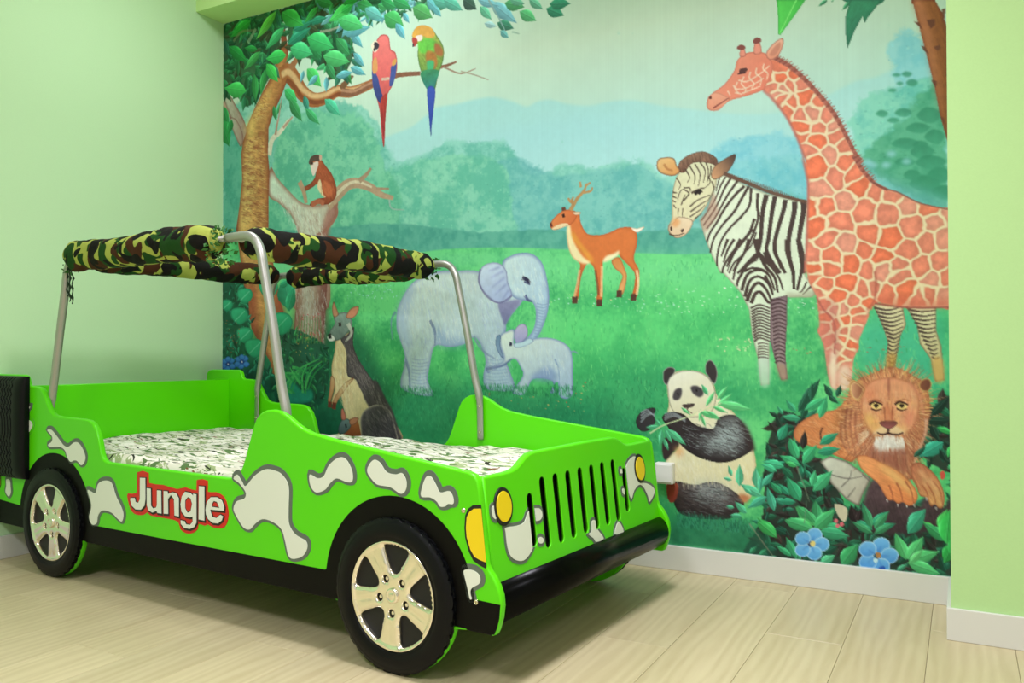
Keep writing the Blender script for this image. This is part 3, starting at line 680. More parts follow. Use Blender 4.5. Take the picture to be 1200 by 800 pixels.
('P',[414,1981,443,1915,516,1925,573,1967,630,1955,644,2008,574,2031,429,2035],'1f8a68','2a9a7c',90,'17604a',20.5,0.1,1,0.0,1.0,None),
('S',[458,1937,556,1855,685,1805],16.3,'4cb860',4.1,0.9,0.0),
('S',[478,1941,582,1864,710,1818],12.2,'2f9a50',4.1,0.8,0.0),
('S',[473,1980,506,1904,573,1859],16.3,'4cb860',4.1,0.9,0.0),
('S',[493,1984,532,1913,599,1872],12.1,'2f9a50',4.0,0.8,0.0),
('S',[487,1914,418,1856,384,1828],16.2,'4cb860',4.1,0.9,0.0),
('S',[507,1919,445,1865,411,1841],12.1,'2f9a50',4.0,0.8,0.0),
('S',[574,1978,570,1893,602,1838],16.0,'4cb860',4.0,0.9,0.0),
('S',[593,1981,596,1901,627,1850],11.9,'2f9a50',4.0,0.8,0.0),
('S',[545,1892,470,1878,429,1894],16.1,'4cb860',4.0,0.9,0.0),
('S',[565,1896,496,1886,455,1906],12.0,'2f9a50',4.0,0.8,0.0),
('S',[588,1956,627,1871,699,1816],15.9,'4cb860',4.0,0.9,0.0),
('S',[607,1960,652,1879,724,1829],11.9,'2f9a50',4.0,0.8,0.0),
('S',[501,1849,549,1855,630,1891],16.2,'4cb860',4.0,0.9,0.0),
('S',[522,1853,575,1864,655,1903],12.1,'2f9a50',4.0,0.8,0.0),
('S',[559,1935,506,1877,487,1849],16.0,'4cb860',4.0,0.9,0.0),
('S',[579,1939,532,1886,513,1862],12.0,'2f9a50',4.0,0.8,0.0),
('S',[502,1979,441,1944,414,1937],16.2,'4cb860',4.0,0.9,0.0),
('S',[522,1983,467,1952,441,1950],12.1,'2f9a50',4.0,0.8,0.0),
('S',[530,1730,544,1644,551,1590],7.6,'5f8a50',5.0,0.7,0.0),
('S',[550,1730,563,1644,568,1590],7.5,'5f8a50',5.0,0.7,0.0),
('S',[570,1730,581,1644,585,1591],7.5,'5f8a50',5.0,0.7,0.0),
('S',[590,1731,600,1645,602,1591],7.5,'5f8a50',5.0,0.7,0.0),
('S',[610,1731,618,1645,619,1592],7.4,'5f8a50',5.0,0.7,0.0),
('S',[629,1731,636,1645,636,1592],7.4,'5f8a50',4.9,0.7,0.0),
('S',[649,1731,654,1646,653,1592],7.4,'5f8a50',4.9,0.7,0.0),
('S',[669,1731,673,1646,670,1593],7.4,'5f8a50',4.9,0.7,0.0),
('S',[688,1731,691,1646,686,1593],7.3,'5f8a50',4.9,0.7,0.0),
('X','dots',[530,1579,685,1689],60,['c8383c','e05a60','a83a4c']),
('X','dots',[11,1601,124,1784],40,['b8483c','a87a40','c86a50']),
('X','dots',[523,1676,644,1795],30,['f0b050','e8c860','d88840']),
('P',[-10,1822,16,1806,41,1822,16,1838],'5aa8e8','3c7cd0',90,'2f60b0',11.1,0.03,1,0.0,1.0,None),
('P',[45,1817,70,1801,96,1817,70,1833],'5aa8e8','3c7cd0',90,'2f60b0',11.0,0.03,1,0.0,1.0,None),
('P',[51,1847,77,1831,102,1847,77,1863],'5aa8e8','3c7cd0',90,'2f60b0',10.9,0.03,1,0.0,1.0,None),
('P',[13,1859,38,1842,64,1858,38,1874],'5aa8e8','3c7cd0',90,'2f60b0',11.0,0.03,1,0.0,1.0,None),
('P',[-17,1847,9,1831,35,1847,9,1863],'5aa8e8','3c7cd0',90,'2f60b0',11.1,0.03,1,0.0,1.0,None),
('P',[19,1811,44,1794,70,1810,45,1826],'5aa8e8','3c7cd0',90,'2f60b0',11.0,0.03,1,0.0,1.0,None),
('P',[25,1836,45,1824,64,1835,45,1847],'2c4a9c',None,90,None,22.0,0.03,1,0.0,1.0,None),
('P',[38,1836,45,1831,51,1836,45,1840],'e8e8f0',None,90,None,21.9,0.03,1,0.0,1.0,None),
('P',[94,1810,119,1794,144,1810,119,1826],'5aa8e8','3c7cd0',90,'2f60b0',10.9,0.03,1,0.0,1.0,None),
('P',[147,1806,172,1790,197,1806,173,1821],'5aa8e8','3c7cd0',90,'2f60b0',10.8,0.03,1,0.0,1.0,None),
('P',[154,1835,179,1819,204,1835,179,1851],'5aa8e8','3c7cd0',90,'2f60b0',10.8,0.03,1,0.0,1.0,None),
('P',[116,1846,141,1830,166,1846,141,1862],'5aa8e8','3c7cd0',90,'2f60b0',10.8,0.03,1,0.0,1.0,None),
('P',[88,1835,113,1819,138,1835,113,1851],'5aa8e8','3c7cd0',90,'2f60b0',10.9,0.03,1,0.0,1.0,None),
('P',[122,1799,147,1783,172,1799,148,1815],'5aa8e8','3c7cd0',90,'2f60b0',10.8,0.03,1,0.0,1.0,None),
('P',[129,1824,147,1812,166,1824,148,1835],'2c4a9c',None,90,None,21.6,0.03,1,0.0,1.0,None),
('P',[141,1824,148,1819,154,1824,148,1828],'e8e8f0',None,90,None,21.6,0.03,1,0.0,1.0,None),
('P',[795,1700,855,1685,901,1655,895,1732,928,1805,980,1876,1057,1957,1107,2026,1151,2105,1170,2194,796,2213,849,2117,836,2034,809,1972,775,2026,761,2015,782,1952,768,1910,761,1847,779,1774],'f0dca8','e8d2a0',0,'c8a070',19.2,0.05,1,0.0,1.0,(75,8.0,0.1)),
('P',[815,1701,855,1691,901,1650,896,1732,928,1805,987,1876,1060,1957,1107,2026,1082,2047,1006,2009,954,1969,915,1908,862,1888,855,1826,849,1763],'5c5258','6a5f60',0,'3a3438',19.1,0.1,1,0.0,1.0,(55,9.0,0.22)),
('P',[954,1969,1031,1906,1095,1996,1132,2046,1163,2125,1176,2194,980,2204,1032,2100],'4c4448','584e52',90,None,18.6,0.12,1,4.7,1.0,(60,9.0,0.2)),
('P',[967,2051,1032,2023,1095,2032,1132,2076,1151,2135,1151,2195,968,2204,944,2144,941,2093],'6a6068','403a40',20,'d8c8b0',18.5,0.1,1,0.0,1.0,(45,9.0,0.2)),
('P',[740,1700,754,1663,781,1632,774,1600,815,1580,862,1581,888,1613,888,1649,855,1685,808,1713,768,1716,743,1710],'8fa898','6f8078',90,'4f5a54',14.5,0.06,1,0.0,1.0,(60,5.0,0.12)),
('P',[774,1600,763,1558,774,1523,795,1564,805,1590],'c8906c',None,90,'5f4838',9.6,0.03,1,0.0,1.0,None),
('P',[851,1602,882,1561,930,1552,921,1588,886,1610],'d8906c',None,90,'5f4838',9.5,0.03,1,0.0,1.0,None),
('P',[735,1696,751,1685,774,1696,779,1713,754,1719,738,1710],'e8e8dc',None,90,None,19.4,0.03,1,0.0,1.0,None),
('S',[738,1696,759,1692],24.2,'2c2828',24.2,1.0,0.0),
('S',[805,1638,822,1636],19.2,'3a3030',19.2,1.0,0.0),
('S',[864,1633,886,1680,849,1722],23.7,'d8d8c4',9.5,0.8,0.0),
('P',[849,1919,902,1898,849,1956,798,2014,782,2052,766,2042,775,2005,809,1957],'e0c090','c88a5c',90,'8a5038',9.5,0.05,1,0.0,1.0,None),
('P',[758,1889,782,1910,775,1963,755,2016,747,2042,738,2016,749,1953],'d8b080','c07a50',90,'8a5038',9.7,0.05,1,0.0,1.0,None),
('S',[751,2016,749,2045],24.1,'7a3a2c',24.1,1.0,0.0),
('S',[779,2020,775,2052],24.0,'7a3a2c',24.0,1.0,0.0),
('P',[849,2117,915,2094,941,2154,942,2206,849,2210],'c87848','a85a38',90,None,19.0,0.08,1,0.0,1.0,None),
('P',[806,2140,829,2102,862,2096,886,2116,876,2142,843,2169,809,2171],'7f9a98','5f7478',90,'3f5050',9.6,0.05,1,0.0,1.0,None),
('P',[825,2102,822,2056,836,2050,852,2096],'d8806c',None,90,'6a4038',7.1,0.03,1,0.0,1.0,None),
('P',[873,2106,902,2089,931,2093,909,2120,882,2126],'d8906c',None,90,'6a4038',7.1,0.03,1,0.0,1.0,None),
('S',[847,2133,857,2130],19.0,'283038',19.0,1.0,0.0),
('X','fur',[849,1701,915,1784,1006,1907,1107,2026,1145,2105,1032,2008,928,1929,869,1847],420,62,34,['3f383c','6a6064','857a78','4c4448','a09488'],4),
('X','fur',[795,1732,855,1732,849,1878,902,1970,849,2055,795,1973,781,1826],220,78,34,['f0dcae','e0c088','f8ecc8','d8b080'],4),
('X','fur',[967,2061,1095,2037,1145,2105,1145,2185,980,2194],200,50,28,['4a464e','7a7276','38343a','948a88'],3.5),
('P',[1157,1594,1175,1544,1218,1480,1279,1433,1397,1404,1501,1407,1602,1414,1689,1465,1817,1517,1827,1554,1753,1635,1743,1682,1716,1737,1764,1858,1790,1932,1732,1944,1645,1935,1629,1879,1640,1803,1591,1708,1535,1736,1455,1750,1374,1745,1345,1833,1333,1902,1362,1960,1344,1975,1255,1967,1188,1944,1179,1904,1206,1804,1176,1714,1157,1664],'d2e4d6','a9c4d2',60,'7f8fb4',26.9,0.04,1,0.0,1.0,(80,8.0,0.07)),
('P',[1157,1594,1175,1544,1218,1480,1267,1457,1243,1546,1218,1645,1243,1744,1219,1764,1176,1694],'a8c0d8',None,90,None,17.9,0.03,1,17.9,0.7,None),
('P',[1374,1647,1444,1697,1535,1717,1535,1741,1444,1748,1380,1735],'8faac4',None,90,None,17.2,0.03,1,17.2,0.75,None),
('S',[1345,1627,1372,1677,1374,1745],17.3,'6f80a0',8.6,0.8,0.0),
('S',[1206,1804,1228,1864,1233,1943],17.7,'7f90b4',8.9,0.8,0.0),
('S',[1579,1703,1624,1765,1689,1803],12.4,'7f90ac',8.2,0.7,0.0),
('S',[1243,1804,1291,1810,1339,1802],6.6,'8fa4c0',4.4,0.55,0.0),
('S',[1646,1803,1689,1809,1753,1803],6.1,'8fa4c0',4.1,0.5,0.0),
('S',[1243,1820,1291,1826,1339,1818],6.6,'8fa4c0',4.4,0.55,0.0),
('S',[1646,1818,1689,1824,1753,1818],6.1,'8fa4c0',4.1,0.5,0.0),
('S',[1243,1836,1291,1841,1339,1833],6.6,'8fa4c0',4.4,0.55,0.0),
('S',[1646,1833,1689,1838,1753,1832],6.1,'8fa4c0',4.1,0.5,0.0),
('S',[1243,1852,1291,1857,1339,1849],6.6,'8fa4c0',4.4,0.55,0.0),
('S',[1645,1848,1689,1853,1753,1847],6.1,'8fa4c0',4.1,0.5,0.0),
('S',[1243,1868,1291,1873,1339,1865],6.6,'8fa4c0',4.4,0.55,0.0),
('S',[1645,1863,1689,1868,1753,1862],6.1,'8fa4c0',4.1,0.5,0.0),
('S',[1243,1883,1291,1889,1339,1880],6.6,'8fa4c0',4.4,0.55,0.0),
('S',[1645,1878,1689,1883,1753,1877],6.1,'8fa4c0',4.1,0.5,0.0),
('S',[1243,1899,1291,1904,1339,1896],6.6,'8fa4c0',4.4,0.55,0.0),
('S',[1645,1893,1689,1898,1753,1892],6.1,'8fa4c0',4.1,0.5,0.0),
('S',[1243,1915,1291,1920,1339,1912],6.6,'8fa4c0',4.4,0.55,0.0),
('S',[1645,1908,1689,1913,1753,1907],6.1,'8fa4c0',4.1,0.5,0.0),
('S',[1243,1931,1291,1936,1339,1927],6.6,'8fa4c0',4.4,0.55,0.0),
('S',[1645,1924,1689,1928,1753,1922],6.1,'8fa4c0',4.1,0.5,0.0),
('P',[1705,1560,1754,1552,1817,1549,1775,1608,1743,1654,1728,1635],'8f90b0','74789c',90,None,16.1,0.08,1,4.0,1.0,None),
('P',[1727,1383,1775,1353,1838,1345,1890,1362,1925,1402,1945,1467,1955,1540,1945,1612,1915,1684,1879,1729,1827,1752,1790,1755,1787,1738,1837,1720,1879,1675,1891,1611,1874,1560,1817,1549,1775,1529,1743,1468],'cfe6e0','a9c8da',30,'7488b0',24.1,0.03,1,0.0,1.0,(75,8.0,0.05)),
('P',[1605,1443,1624,1396,1668,1380,1716,1387,1748,1421,1754,1468,1775,1526,1743,1556,1700,1558,1657,1530,1618,1491],'cfe0ea','a8b8d8',60,'7f83a8',12.3,0.04,1,0.0,1.0,None),
('S',[1732,1420,1668,1446],12.0,'8f98c4',4.0,0.6,4.0),
('S',[1738,1449,1668,1493],12.0,'8f98c4',4.0,0.6,4.0),
('S',[1748,1477,1689,1522],12.0,'8f98c4',4.0,0.6,4.0),
('S',[1759,1505,1722,1551],11.9,'8f98c4',4.0,0.6,4.0),
('S',[1716,1401,1657,1417],12.1,'8f98c4',4.0,0.6,4.0),
('S',[1615,1405,1607,1462,1646,1525,1711,1558,1775,1529],9.8,'6f6a90',6.6,0.7,0.0),
('S',[1825,1453,1848,1463,1864,1477],19.6,'30304c',11.8,1.0,0.0),
('S',[1833,1471,1864,1484],7.8,'505878',7.8,1.0,0.0),
('S',[1838,1529,1853,1550,1874,1557],15.7,'5f6890',7.8,1.0,0.0),
('S',[1894,1565,1925,1573,1948,1569],5.8,'8098b8',3.9,0.5,0.0),
('S',[1893,1578,1925,1586,1944,1581],5.8,'8098b8',3.9,0.5,0.0),
('S',[1892,1591,1925,1599,1940,1594],5.8,'8098b8',3.9,0.5,0.0),
('S',[1891,1604,1925,1612,1936,1606],5.8,'8098b8',3.9,0.5,0.0),
('S',[1890,1616,1925,1624,1932,1619],5.8,'8098b8',3.9,0.5,0.0),
('S',[1889,1629,1925,1637,1928,1632],5.8,'8098b8',3.9,0.5,0.0),
('S',[1888,1642,1925,1650,1924,1644],5.8,'8098b8',3.9,0.5,0.0),
('S',[1887,1655,1925,1662,1920,1657],5.8,'8098b8',3.9,0.5,0.0),
('S',[1886,1667,1925,1675,1916,1670],5.8,'8098b8',3.9,0.5,0.0),
('S',[1885,1680,1925,1688,1911,1682],5.8,'8098b8',3.9,0.5,0.0),
('S',[1884,1693,1925,1701,1907,1695],5.8,'8098b8',3.9,0.5,0.0),
('S',[1883,1706,1925,1713,1903,1708],5.8,'8098b8',3.9,0.5,0.0),
('S',[1817,1747,1806,1729],5.9,'8098b8',3.9,0.5,0.0),
('S',[1835,1739,1825,1721],5.9,'8098b8',3.9,0.5,0.0),
('S',[1854,1731,1844,1713],5.8,'8098b8',3.9,0.5,0.0),
('S',[1873,1723,1862,1705],5.8,'8098b8',3.9,0.5,0.0),
('S',[1151,1583,1126,1623,1130,1714],13.5,'6f9fa0',4.5,1.0,0.0),
('X','fur',[1169,1544,1267,1428,1444,1416,1580,1432,1624,1557,1557,1689,1397,1716,1231,1665],260,80,42,['c4d8dc','dfeadc','b4c8dc','e8eed8'],4),
('X','fur',[1188,1694,1350,1676,1339,1843,1327,1941,1231,1943,1194,1844],120,88,34,['b0c4dc','d8e6e0','9fb4d4'],4),
('X','fur',[1602,1509,1711,1588,1732,1700,1774,1858,1667,1878,1635,1746],110,75,34,['b4c8dc','dfeae4','a4b8d4'],4),
('X','fur',[1775,1367,1879,1373,1940,1476,1920,1548,1796,1516,1764,1450],110,80,30,['dcece4','bcd4e0','e4f0e4'],4),
('P',[1716,1700,1753,1682,1787,1678,1790,1747,1879,1716,1960,1714,2029,1739,2059,1784,2063,1873,2058,1958,2004,1962,1994,1901,1970,1919,1989,1941,1959,1945,1970,1897,1878,1889,1837,1954,1785,1955,1779,1941,1827,1876,1816,1839,1785,1803,1732,1831,1678,1855,1651,1864,1645,1841,1689,1829,1732,1812,1732,1784,1716,1747],'dcebd8','a8c0d8',60,'7488b4',16.0,0.03,1,0.0,1.0,(75,6.0,0.05)),
('P',[1868,1876,1940,1838,1980,1856,1980,1897,1878,1890],'7f98c4',None,90,None,15.5,0.03,1,11.7,0.7,None),
('S',[1980,1802,2000,1856,1999,1955],7.6,'7f98c0',3.8,0.6,0.0),
('P',[1787,1682,1811,1655,1837,1654,1853,1683,1843,1715,1806,1738,1789,1729],'c0b8d0','9fa0c8',90,'5a5f84',7.9,0.04,1,0.0,1.0,None),
('P',[1698,1705,1719,1702,1716,1747,1732,1798,1716,1789,1694,1747],'6f8fa8','8fa8c0',90,'3f5078',8.1,0.03,1,0.0,1.0,None),
('S',[1762,1738,1775,1740],19.9,'303048',11.9,1.0,0.0),
('S',[1645,1850,1689,1840,1732,1831,1774,1803],12.2,'5f7098',8.1,0.7,0.0),
('S',[2054,1775,2069,1771,2088,1780],7.5,'8098b0',3.7,1.0,0.0),
('P',[1787,1735,1827,1729,1858,1713,1879,1729,1827,1752,1790,1755],'c0dce0',None,90,'6f84a8',7.9,0.03,1,0.0,1.0,None),
('X','blades',[1623,1926,2078,1966],260,'3fae62','17643f'),
('X','fur',[1817,1747,1940,1730,2029,1766,2039,1873,1878,1839],90,80,26,['c4d8e0','e4eee0','b0c4dc'],3.5),
('X','blades',[1157,1945,1374,1984],120,'3fae62','17643f'),
('P',[2045,1237,2054,1225,2080,1195,2095,1201,2100,1233,2115,1266,2137,1288,2188,1294,2230,1286,2272,1271,2321,1272,2344,1294,2346,1345,2333,1398,2355,1446,2355,1492,2345,1553,2324,1556,2335,1506,2337,1460,2313,1428,2280,1395,2263,1378,2213,1403,2200,1406,2198,1469,2196,1564,2170,1571,2177,1508,2162,1436,2149,1412,2128,1410,2101,1465,2088,1552,2066,1560,2080,1496,2095,1433,2095,1405,2062,1375,2045,1334,2039,1285],'de7c40','d87438',90,'b85a30',15.0,0.04,1,0.0,1.0,None),
('P',[2039,1244,2051,1241,2060,1286,2076,1327,2110,1378,2145,1403,2128,1410,2095,1401,2062,1375,2045,1334,2037,1285],'f8e8b0',None,90,None,15.0,0.03,1,3.8,1.0,None),
('P',[2060,1286,2080,1320,2119,1370,2147,1403,2158,1396,2128,1355,2093,1313,2067,1271],'f0b040',None,90,None,15.0,0.03,1,7.5,0.8,None),
('P',[2200,1406,2213,1383,2247,1374,2270,1363,2265,1382,2238,1397],'f8f0c0',None,90,None,14.5,0.03,1,3.6,1.0,None),
('P',[2238,1401,2272,1391,2296,1443,2303,1474,2288,1536,2264,1543,2271,1504,2284,1465,2251,1433],'d88a48','e8b070',90,'a85a30',10.8,0.03,1,0.0,1.0,None),
('P',[1958,1234,1978,1207,2005,1187,2027,1177,2063,1182,2085,1196,2076,1223,2054,1241,2027,1248,1996,1256,1969,1255],'e08a50','d8703c',0,'a8502c',9.6,0.03,1,0.0,1.0,None),
('P',[1996,1237,2032,1234,2045,1241,2014,1251,1978,1256,1969,1251],'f4d8a8',None,90,None,15.2,0.03,1,0.0,1.0,None),
('S',[1960,1237,1969,1233],19.1,'6a3428',19.1,1.0,0.0),
('S',[2016,1202,2028,1200],15.1,'3a2018',15.1,1.0,0.0),
('P',[2063,1191,2095,1191,2100,1199,2080,1204],'f0d0a8',None,90,'a05a38',3.7,0.03,1,0.0,1.0,None),
('S',[2014,1174,2032,1171],15.1,'6a4030',15.1,1.0,0.0),
('S',[2054,1181,2085,1135,2115,1106,2129,1076],18.7,'b8905c',7.5,1.0,0.0),
('S',[2102,1089,2098,1065],11.1,'b8905c',7.4,1.0,0.0),
('S',[2120,1087,2146,1073],11.1,'b8905c',7.4,1.0,0.0),
('S',[2107,1113,2146,1109,2154,1094],11.1,'b8905c',7.4,1.0,0.0),
('S',[2069,1154,2050,1140,2045,1128],15.0,'b8905c',7.5,1.0,0.0),
('S',[2060,1141,2069,1126],11.2,'b8905c',7.5,1.0,0.0),
('P',[2321,1273,2346,1279,2378,1274,2358,1291,2338,1292],'fff4e0',None,90,'d8905c',3.5,0.03,1,0.0,1.0,None),
('S',[2061,1556,2086,1556],29.9,'5a3a2c',29.9,1.0,0.0),
('S',[2171,1573,2195,1573],29.2,'5a3a2c',29.2,1.0,0.0),
('S',[2258,1538,2281,1539],28.7,'5a3a2c',28.7,1.0,0.0),
('S',[2319,1554,2342,1554],28.3,'5a3a2c',28.3,1.0,0.0),
('S',[2196,1422,2192,1548],10.9,'f8d8a0',10.9,0.7,0.0),
('S',[2166,1436,2180,1540],11.0,'7a3c24',11.0,0.6,0.0),
('S',[2345,1445,2352,1492,2345,1545],10.5,'f8dca8',10.5,0.8,0.0),
('S',[2095,1433,2084,1496,2071,1544],11.1,'f0c890',11.1,0.7,0.0),
('P',[3212,1605,3310,1619,3320,1681,3303,1718,3289,1799,3282,1828,3255,1829,3262,1740,3249,1695,3229,1642],'e4dcb0','c8b880',90,'6a5a40',11.5,0.05,0,0.0,1.0,None),
('P',[3320,1622,3412,1625,3413,1705,3427,1755,3436,1870,3407,1875,3394,1799,3362,1748,3353,1682],'e4dcb0','c8b880',90,'6a5a40',11.2,0.05,0,0.0,1.0,None),
('S',[3219,1620,3265,1630,3310,1618],9.2,'4a3c34',3.4,0.9,0.0),
('S',[3225,1634,3268,1644,3310,1632],9.2,'4a3c34',3.4,0.9,0.0),
('S',[3231,1648,3271,1658,3310,1646],9.1,'4a3c34',3.4,0.9,0.0),
('S',[3237,1663,3274,1672,3310,1660],9.1,'4a3c34',3.4,0.9,0.0),
('S',[3243,1677,3277,1686,3310,1674],9.1,'4a3c34',3.4,0.9,0.0),
('S',[3249,1691,3279,1701,3310,1688],9.1,'4a3c34',3.4,0.9,0.0),
('S',[3255,1705,3281,1715,3307,1702],9.1,'4a3c34',3.4,0.9,0.0),
('S',[3261,1720,3283,1729,3304,1716],9.1,'4a3c34',3.4,0.9,0.0),
('S',[3262,1734,3282,1743,3301,1730],6.8,'4a3c34',3.4,0.9,0.0),
('S',[3262,1748,3280,1757,3299,1744],6.8,'4a3c34',3.4,0.9,0.0),
('S',[3262,1762,3279,1771,3296,1758],6.8,'4a3c34',3.4,0.9,0.0),
('S',[3262,1776,3278,1785,3293,1772],6.8,'4a3c34',3.4,0.9,0.0),
('S',[3262,1790,3276,1799,3290,1786],6.8,'4a3c34',3.4,0.9,0.0),
('S',[3262,1804,3275,1813,3288,1800],6.8,'4a3c34',3.4,0.9,0.0),
('S',[3327,1630,3369,1638,3412,1634],8.9,'4a3c34',3.4,0.9,0.0),
('S',[3333,1645,3373,1653,3411,1648],8.9,'4a3c34',3.3,0.9,0.0),
('S',[3340,1660,3376,1668,3411,1663],8.9,'4a3c34',3.3,0.9,0.0),
('S',[3346,1674,3379,1682,3411,1677],8.9,'4a3c34',3.3,0.9,0.0),
('S',[3353,1689,3382,1697,3411,1692],8.9,'4a3c34',3.3,0.9,0.0),
('S',[3359,1704,3385,1711,3411,1706],8.9,'4a3c34',3.3,0.9,0.0),
('S',[3366,1719,3388,1726,3411,1720],8.8,'4a3c34',3.3,0.9,0.0),
('S',[3372,1733,3392,1741,3413,1735],8.8,'4a3c34',3.3,0.9,0.0),
('S',[3378,1748,3397,1755,3415,1749],6.6,'4a3c34',3.3,0.9,0.0),
('S',[3385,1762,3401,1770,3416,1764],6.6,'4a3c34',3.3,0.9,0.0),
('S',[3391,1777,3405,1784,3418,1778],6.6,'4a3c34',3.3,0.9,0.0),
('S',[3398,1791,3409,1799,3420,1793],6.6,'4a3c34',3.3,0.9,0.0),
('P',[3259,1784,3289,1784,3283,1828,3256,1829],'d0a858','b8862f',90,None,11.3,0.03,1,5.7,0.7,None),
('P',[3398,1799,3430,1799,3436,1870,3407,1875],'d8a85a',None,90,None,11.0,0.03,1,5.5,0.7,None),
('P',[2603,1266,2630,1235,2660,1146,2660,1113,2696,1097,2773,1144,2861,1188,2952,1218,2999,1232,2998,1490,2992,1412,2988,1489,3010,1529,3024,1568,3009,1577,2927,1574,2923,1674,2923,1698,2919,1784,2926,1874,2903,1878,2880,1800,2865,1729,2862,1737,2861,1895,2830,1899,2819,1800,2799,1712,2788,1616,2757,1551,2685,1467,2681,1475,2649,1407,2623,1340],'e6f0d4','d6e6c8',60,'8a8a70',13.3,0.03,0,0.0,1.0,None),
('P',[2866,1578,2927,1566,2925,1674,2923,1698,2919,1784,2926,1874,2903,1878,2880,1800,2864,1729],'8a7478','a89490',90,'5f4a50',12.5,0.08,0,0.0,1.0,None),
('S',[2868,1587,2897,1580,2924,1590],8.1,'4a3438',4.4,0.85,0.0),
('S',[2869,1601,2897,1594,2924,1605],8.1,'4a3438',4.4,0.85,0.0),
('S',[2869,1616,2897,1609,2923,1619],8.1,'4a3438',4.4,0.85,0.0),
('S',[2870,1630,2897,1623,2923,1633],8.1,'4a3438',4.4,0.85,0.0),
('S',[2871,1644,2897,1637,2923,1647],8.1,'4a3438',4.4,0.85,0.0),
('S',[2872,1658,2897,1651,2922,1661],8.1,'4a3438',4.4,0.85,0.0),
('S',[2873,1673,2896,1665,2922,1675],8.1,'4a3438',4.4,0.85,0.0),
('S',[2874,1687,2896,1679,2922,1689],8.1,'4a3438',4.4,0.85,0.0),
('S',[2875,1701,2896,1694,2921,1703],8.1,'4a3438',4.4,0.85,0.0),
('S',[2875,1715,2896,1708,2921,1717],8.1,'4a3438',4.4,0.85,0.0),
('S',[2876,1730,2896,1722,2920,1732],8.1,'4a3438',4.4,0.85,0.0),
('S',[2877,1744,2896,1736,2920,1746],8.1,'4a3438',4.4,0.85,0.0),
('S',[2878,1758,2896,1750,2920,1760],8.1,'4a3438',4.4,0.85,0.0),
('S',[2879,1772,2896,1764,2919,1774],8.1,'4a3438',4.4,0.85,0.0),
('S',[2880,1786,2896,1779,2919,1788],8.1,'4a3438',4.4,0.85,0.0),
('S',[2880,1801,2896,1793,2918,1802],8.1,'4a3438',4.4,0.85,0.0),
('S',[2881,1815,2896,1807,2918,1816],8.1,'4a3438',4.3,0.85,0.0),
('P',[2822,1800,2861,1800,2861,1895,2830,1899],'c8dcc8','9fd0a8',90,None,12.6,0.03,1,6.3,0.8,None),
('P',[2884,1824,2918,1823,2926,1874,2903,1878],'b09070',None,90,None,12.4,0.03,1,6.2,0.6,None),
('S',[2985,1227,2984,1271,2969,1363,2975,1426,2986,1489],19.8,'4a3a34',12.7,1.0,0.0),
('S',[2955,1225,2952,1268,2933,1361,2936,1436,2950,1487],19.9,'4a3a34',12.7,1.0,0.0),
('S',[2922,1215,2915,1253,2891,1333,2881,1395,2902,1447,2920,1486],17.0,'4a3a34',10.9,1.0,0.0),
('S',[2885,1199,2873,1262,2860,1356,2853,1394,2872,1439,2902,1485],17.1,'4a3a34',11.0,1.0,0.0),
('S',[2854,1190,2839,1259,2832,1354,2822,1405],18.8,'4a3a34',12.1,1.0,0.0),
('S',[2822,1405,2859,1445,2896,1485],15.8,'4a3a34',10.1,1.0,0.0),
('S',[2822,1405,2784,1441,2746,1478],14.2,'4a3a34',9.1,1.0,0.0),
('S',[2823,1181,2820,1225,2823,1277,2797,1352,2772,1402,2733,1438,2714,1476],10.3,'4a3a34',6.6,1.0,0.0),
('S',[2798,1159,2792,1223,2760,1265,2715,1307,2682,1357,2669,1409,2668,1448],10.3,'4a3a34',6.6,1.0,0.0),
('S',[2789,1152,2760,1201,2734,1244,2689,1292,2656,1342,2642,1394],11.2,'4a3a34',7.1,1.0,0.0),
('S',[2773,1150,2734,1185,2695,1234,2669,1278,2643,1315,2629,1354],11.2,'4a3a34',7.2,1.0,0.0),
('S',[2748,1128,2715,1171,2689,1214,2663,1258,2629,1301],9.7,'4a3a34',6.2,1.0,0.0),
('S',[2722,1116,2696,1156,2676,1200,2650,1243,2616,1287],8.9,'4a3a34',5.7,1.0,0.0),
('S',[2703,1108,2683,1141,2670,1173,2650,1211,2610,1267],7.3,'4a3a34',4.7,1.0,0.0),
('S',[2810,1276,2791,1326,2759,1362,2721,1405,2694,1449,2688,1475],11.1,'4a3a34',7.1,1.0,0.0),
('S',[2807,1314,2772,1357,2733,1406,2707,1469],5.5,'4a3a34',3.6,1.0,0.0),
('S',[2816,1327,2797,1377,2759,1414,2727,1470],6.3,'4a3a34',4.0,1.0,0.0),
('S',[2771,1472,2797,1461,2834,1466,2859,1483],9.6,'4a3a34',6.1,1.0,0.0),
('S',[2746,1478,2791,1444,2822,1430],8.0,'4a3a34',5.1,1.0,0.0),
('S',[2680,1108,2670,1140,2666,1160],4.9,'4a3a34',3.3,1.0,0.0),
('S',[2966,1363,2981,1426,2977,1481,2961,1550],17.6,'4a3a34',9.2,1.0,0.0),
('S',[2928,1361,2928,1408,2947,1479,2950,1546],19.5,'4a3a34',10.2,1.0,0.0),
('S',[2883,1358,2886,1405,2905,1469],14.3,'4a3a34',7.5,1.0,0.0),
('S',[2832,1418,2851,1459,2882,1500,2893,1556],14.5,'4a3a34',7.6,1.0,0.0),
('S',[2828,1414,2789,1440,2749,1502,2745,1526],14.5,'4a3a34',7.6,1.0,0.0),
('S',[2789,1351,2773,1398,2741,1453,2729,1501],12.8,'4a3a34',6.7,1.0,0.0),
('S',[2758,1349,2733,1396,2705,1451],12.9,'4a3a34',6.7,1.0,0.0),
('S',[2734,1348,2709,1387,2693,1434],11.1,'4a3a34',5.8,1.0,0.0),
('S',[2710,1346,2685,1410],11.2,'4a3a34',5.8,1.0,0.0),
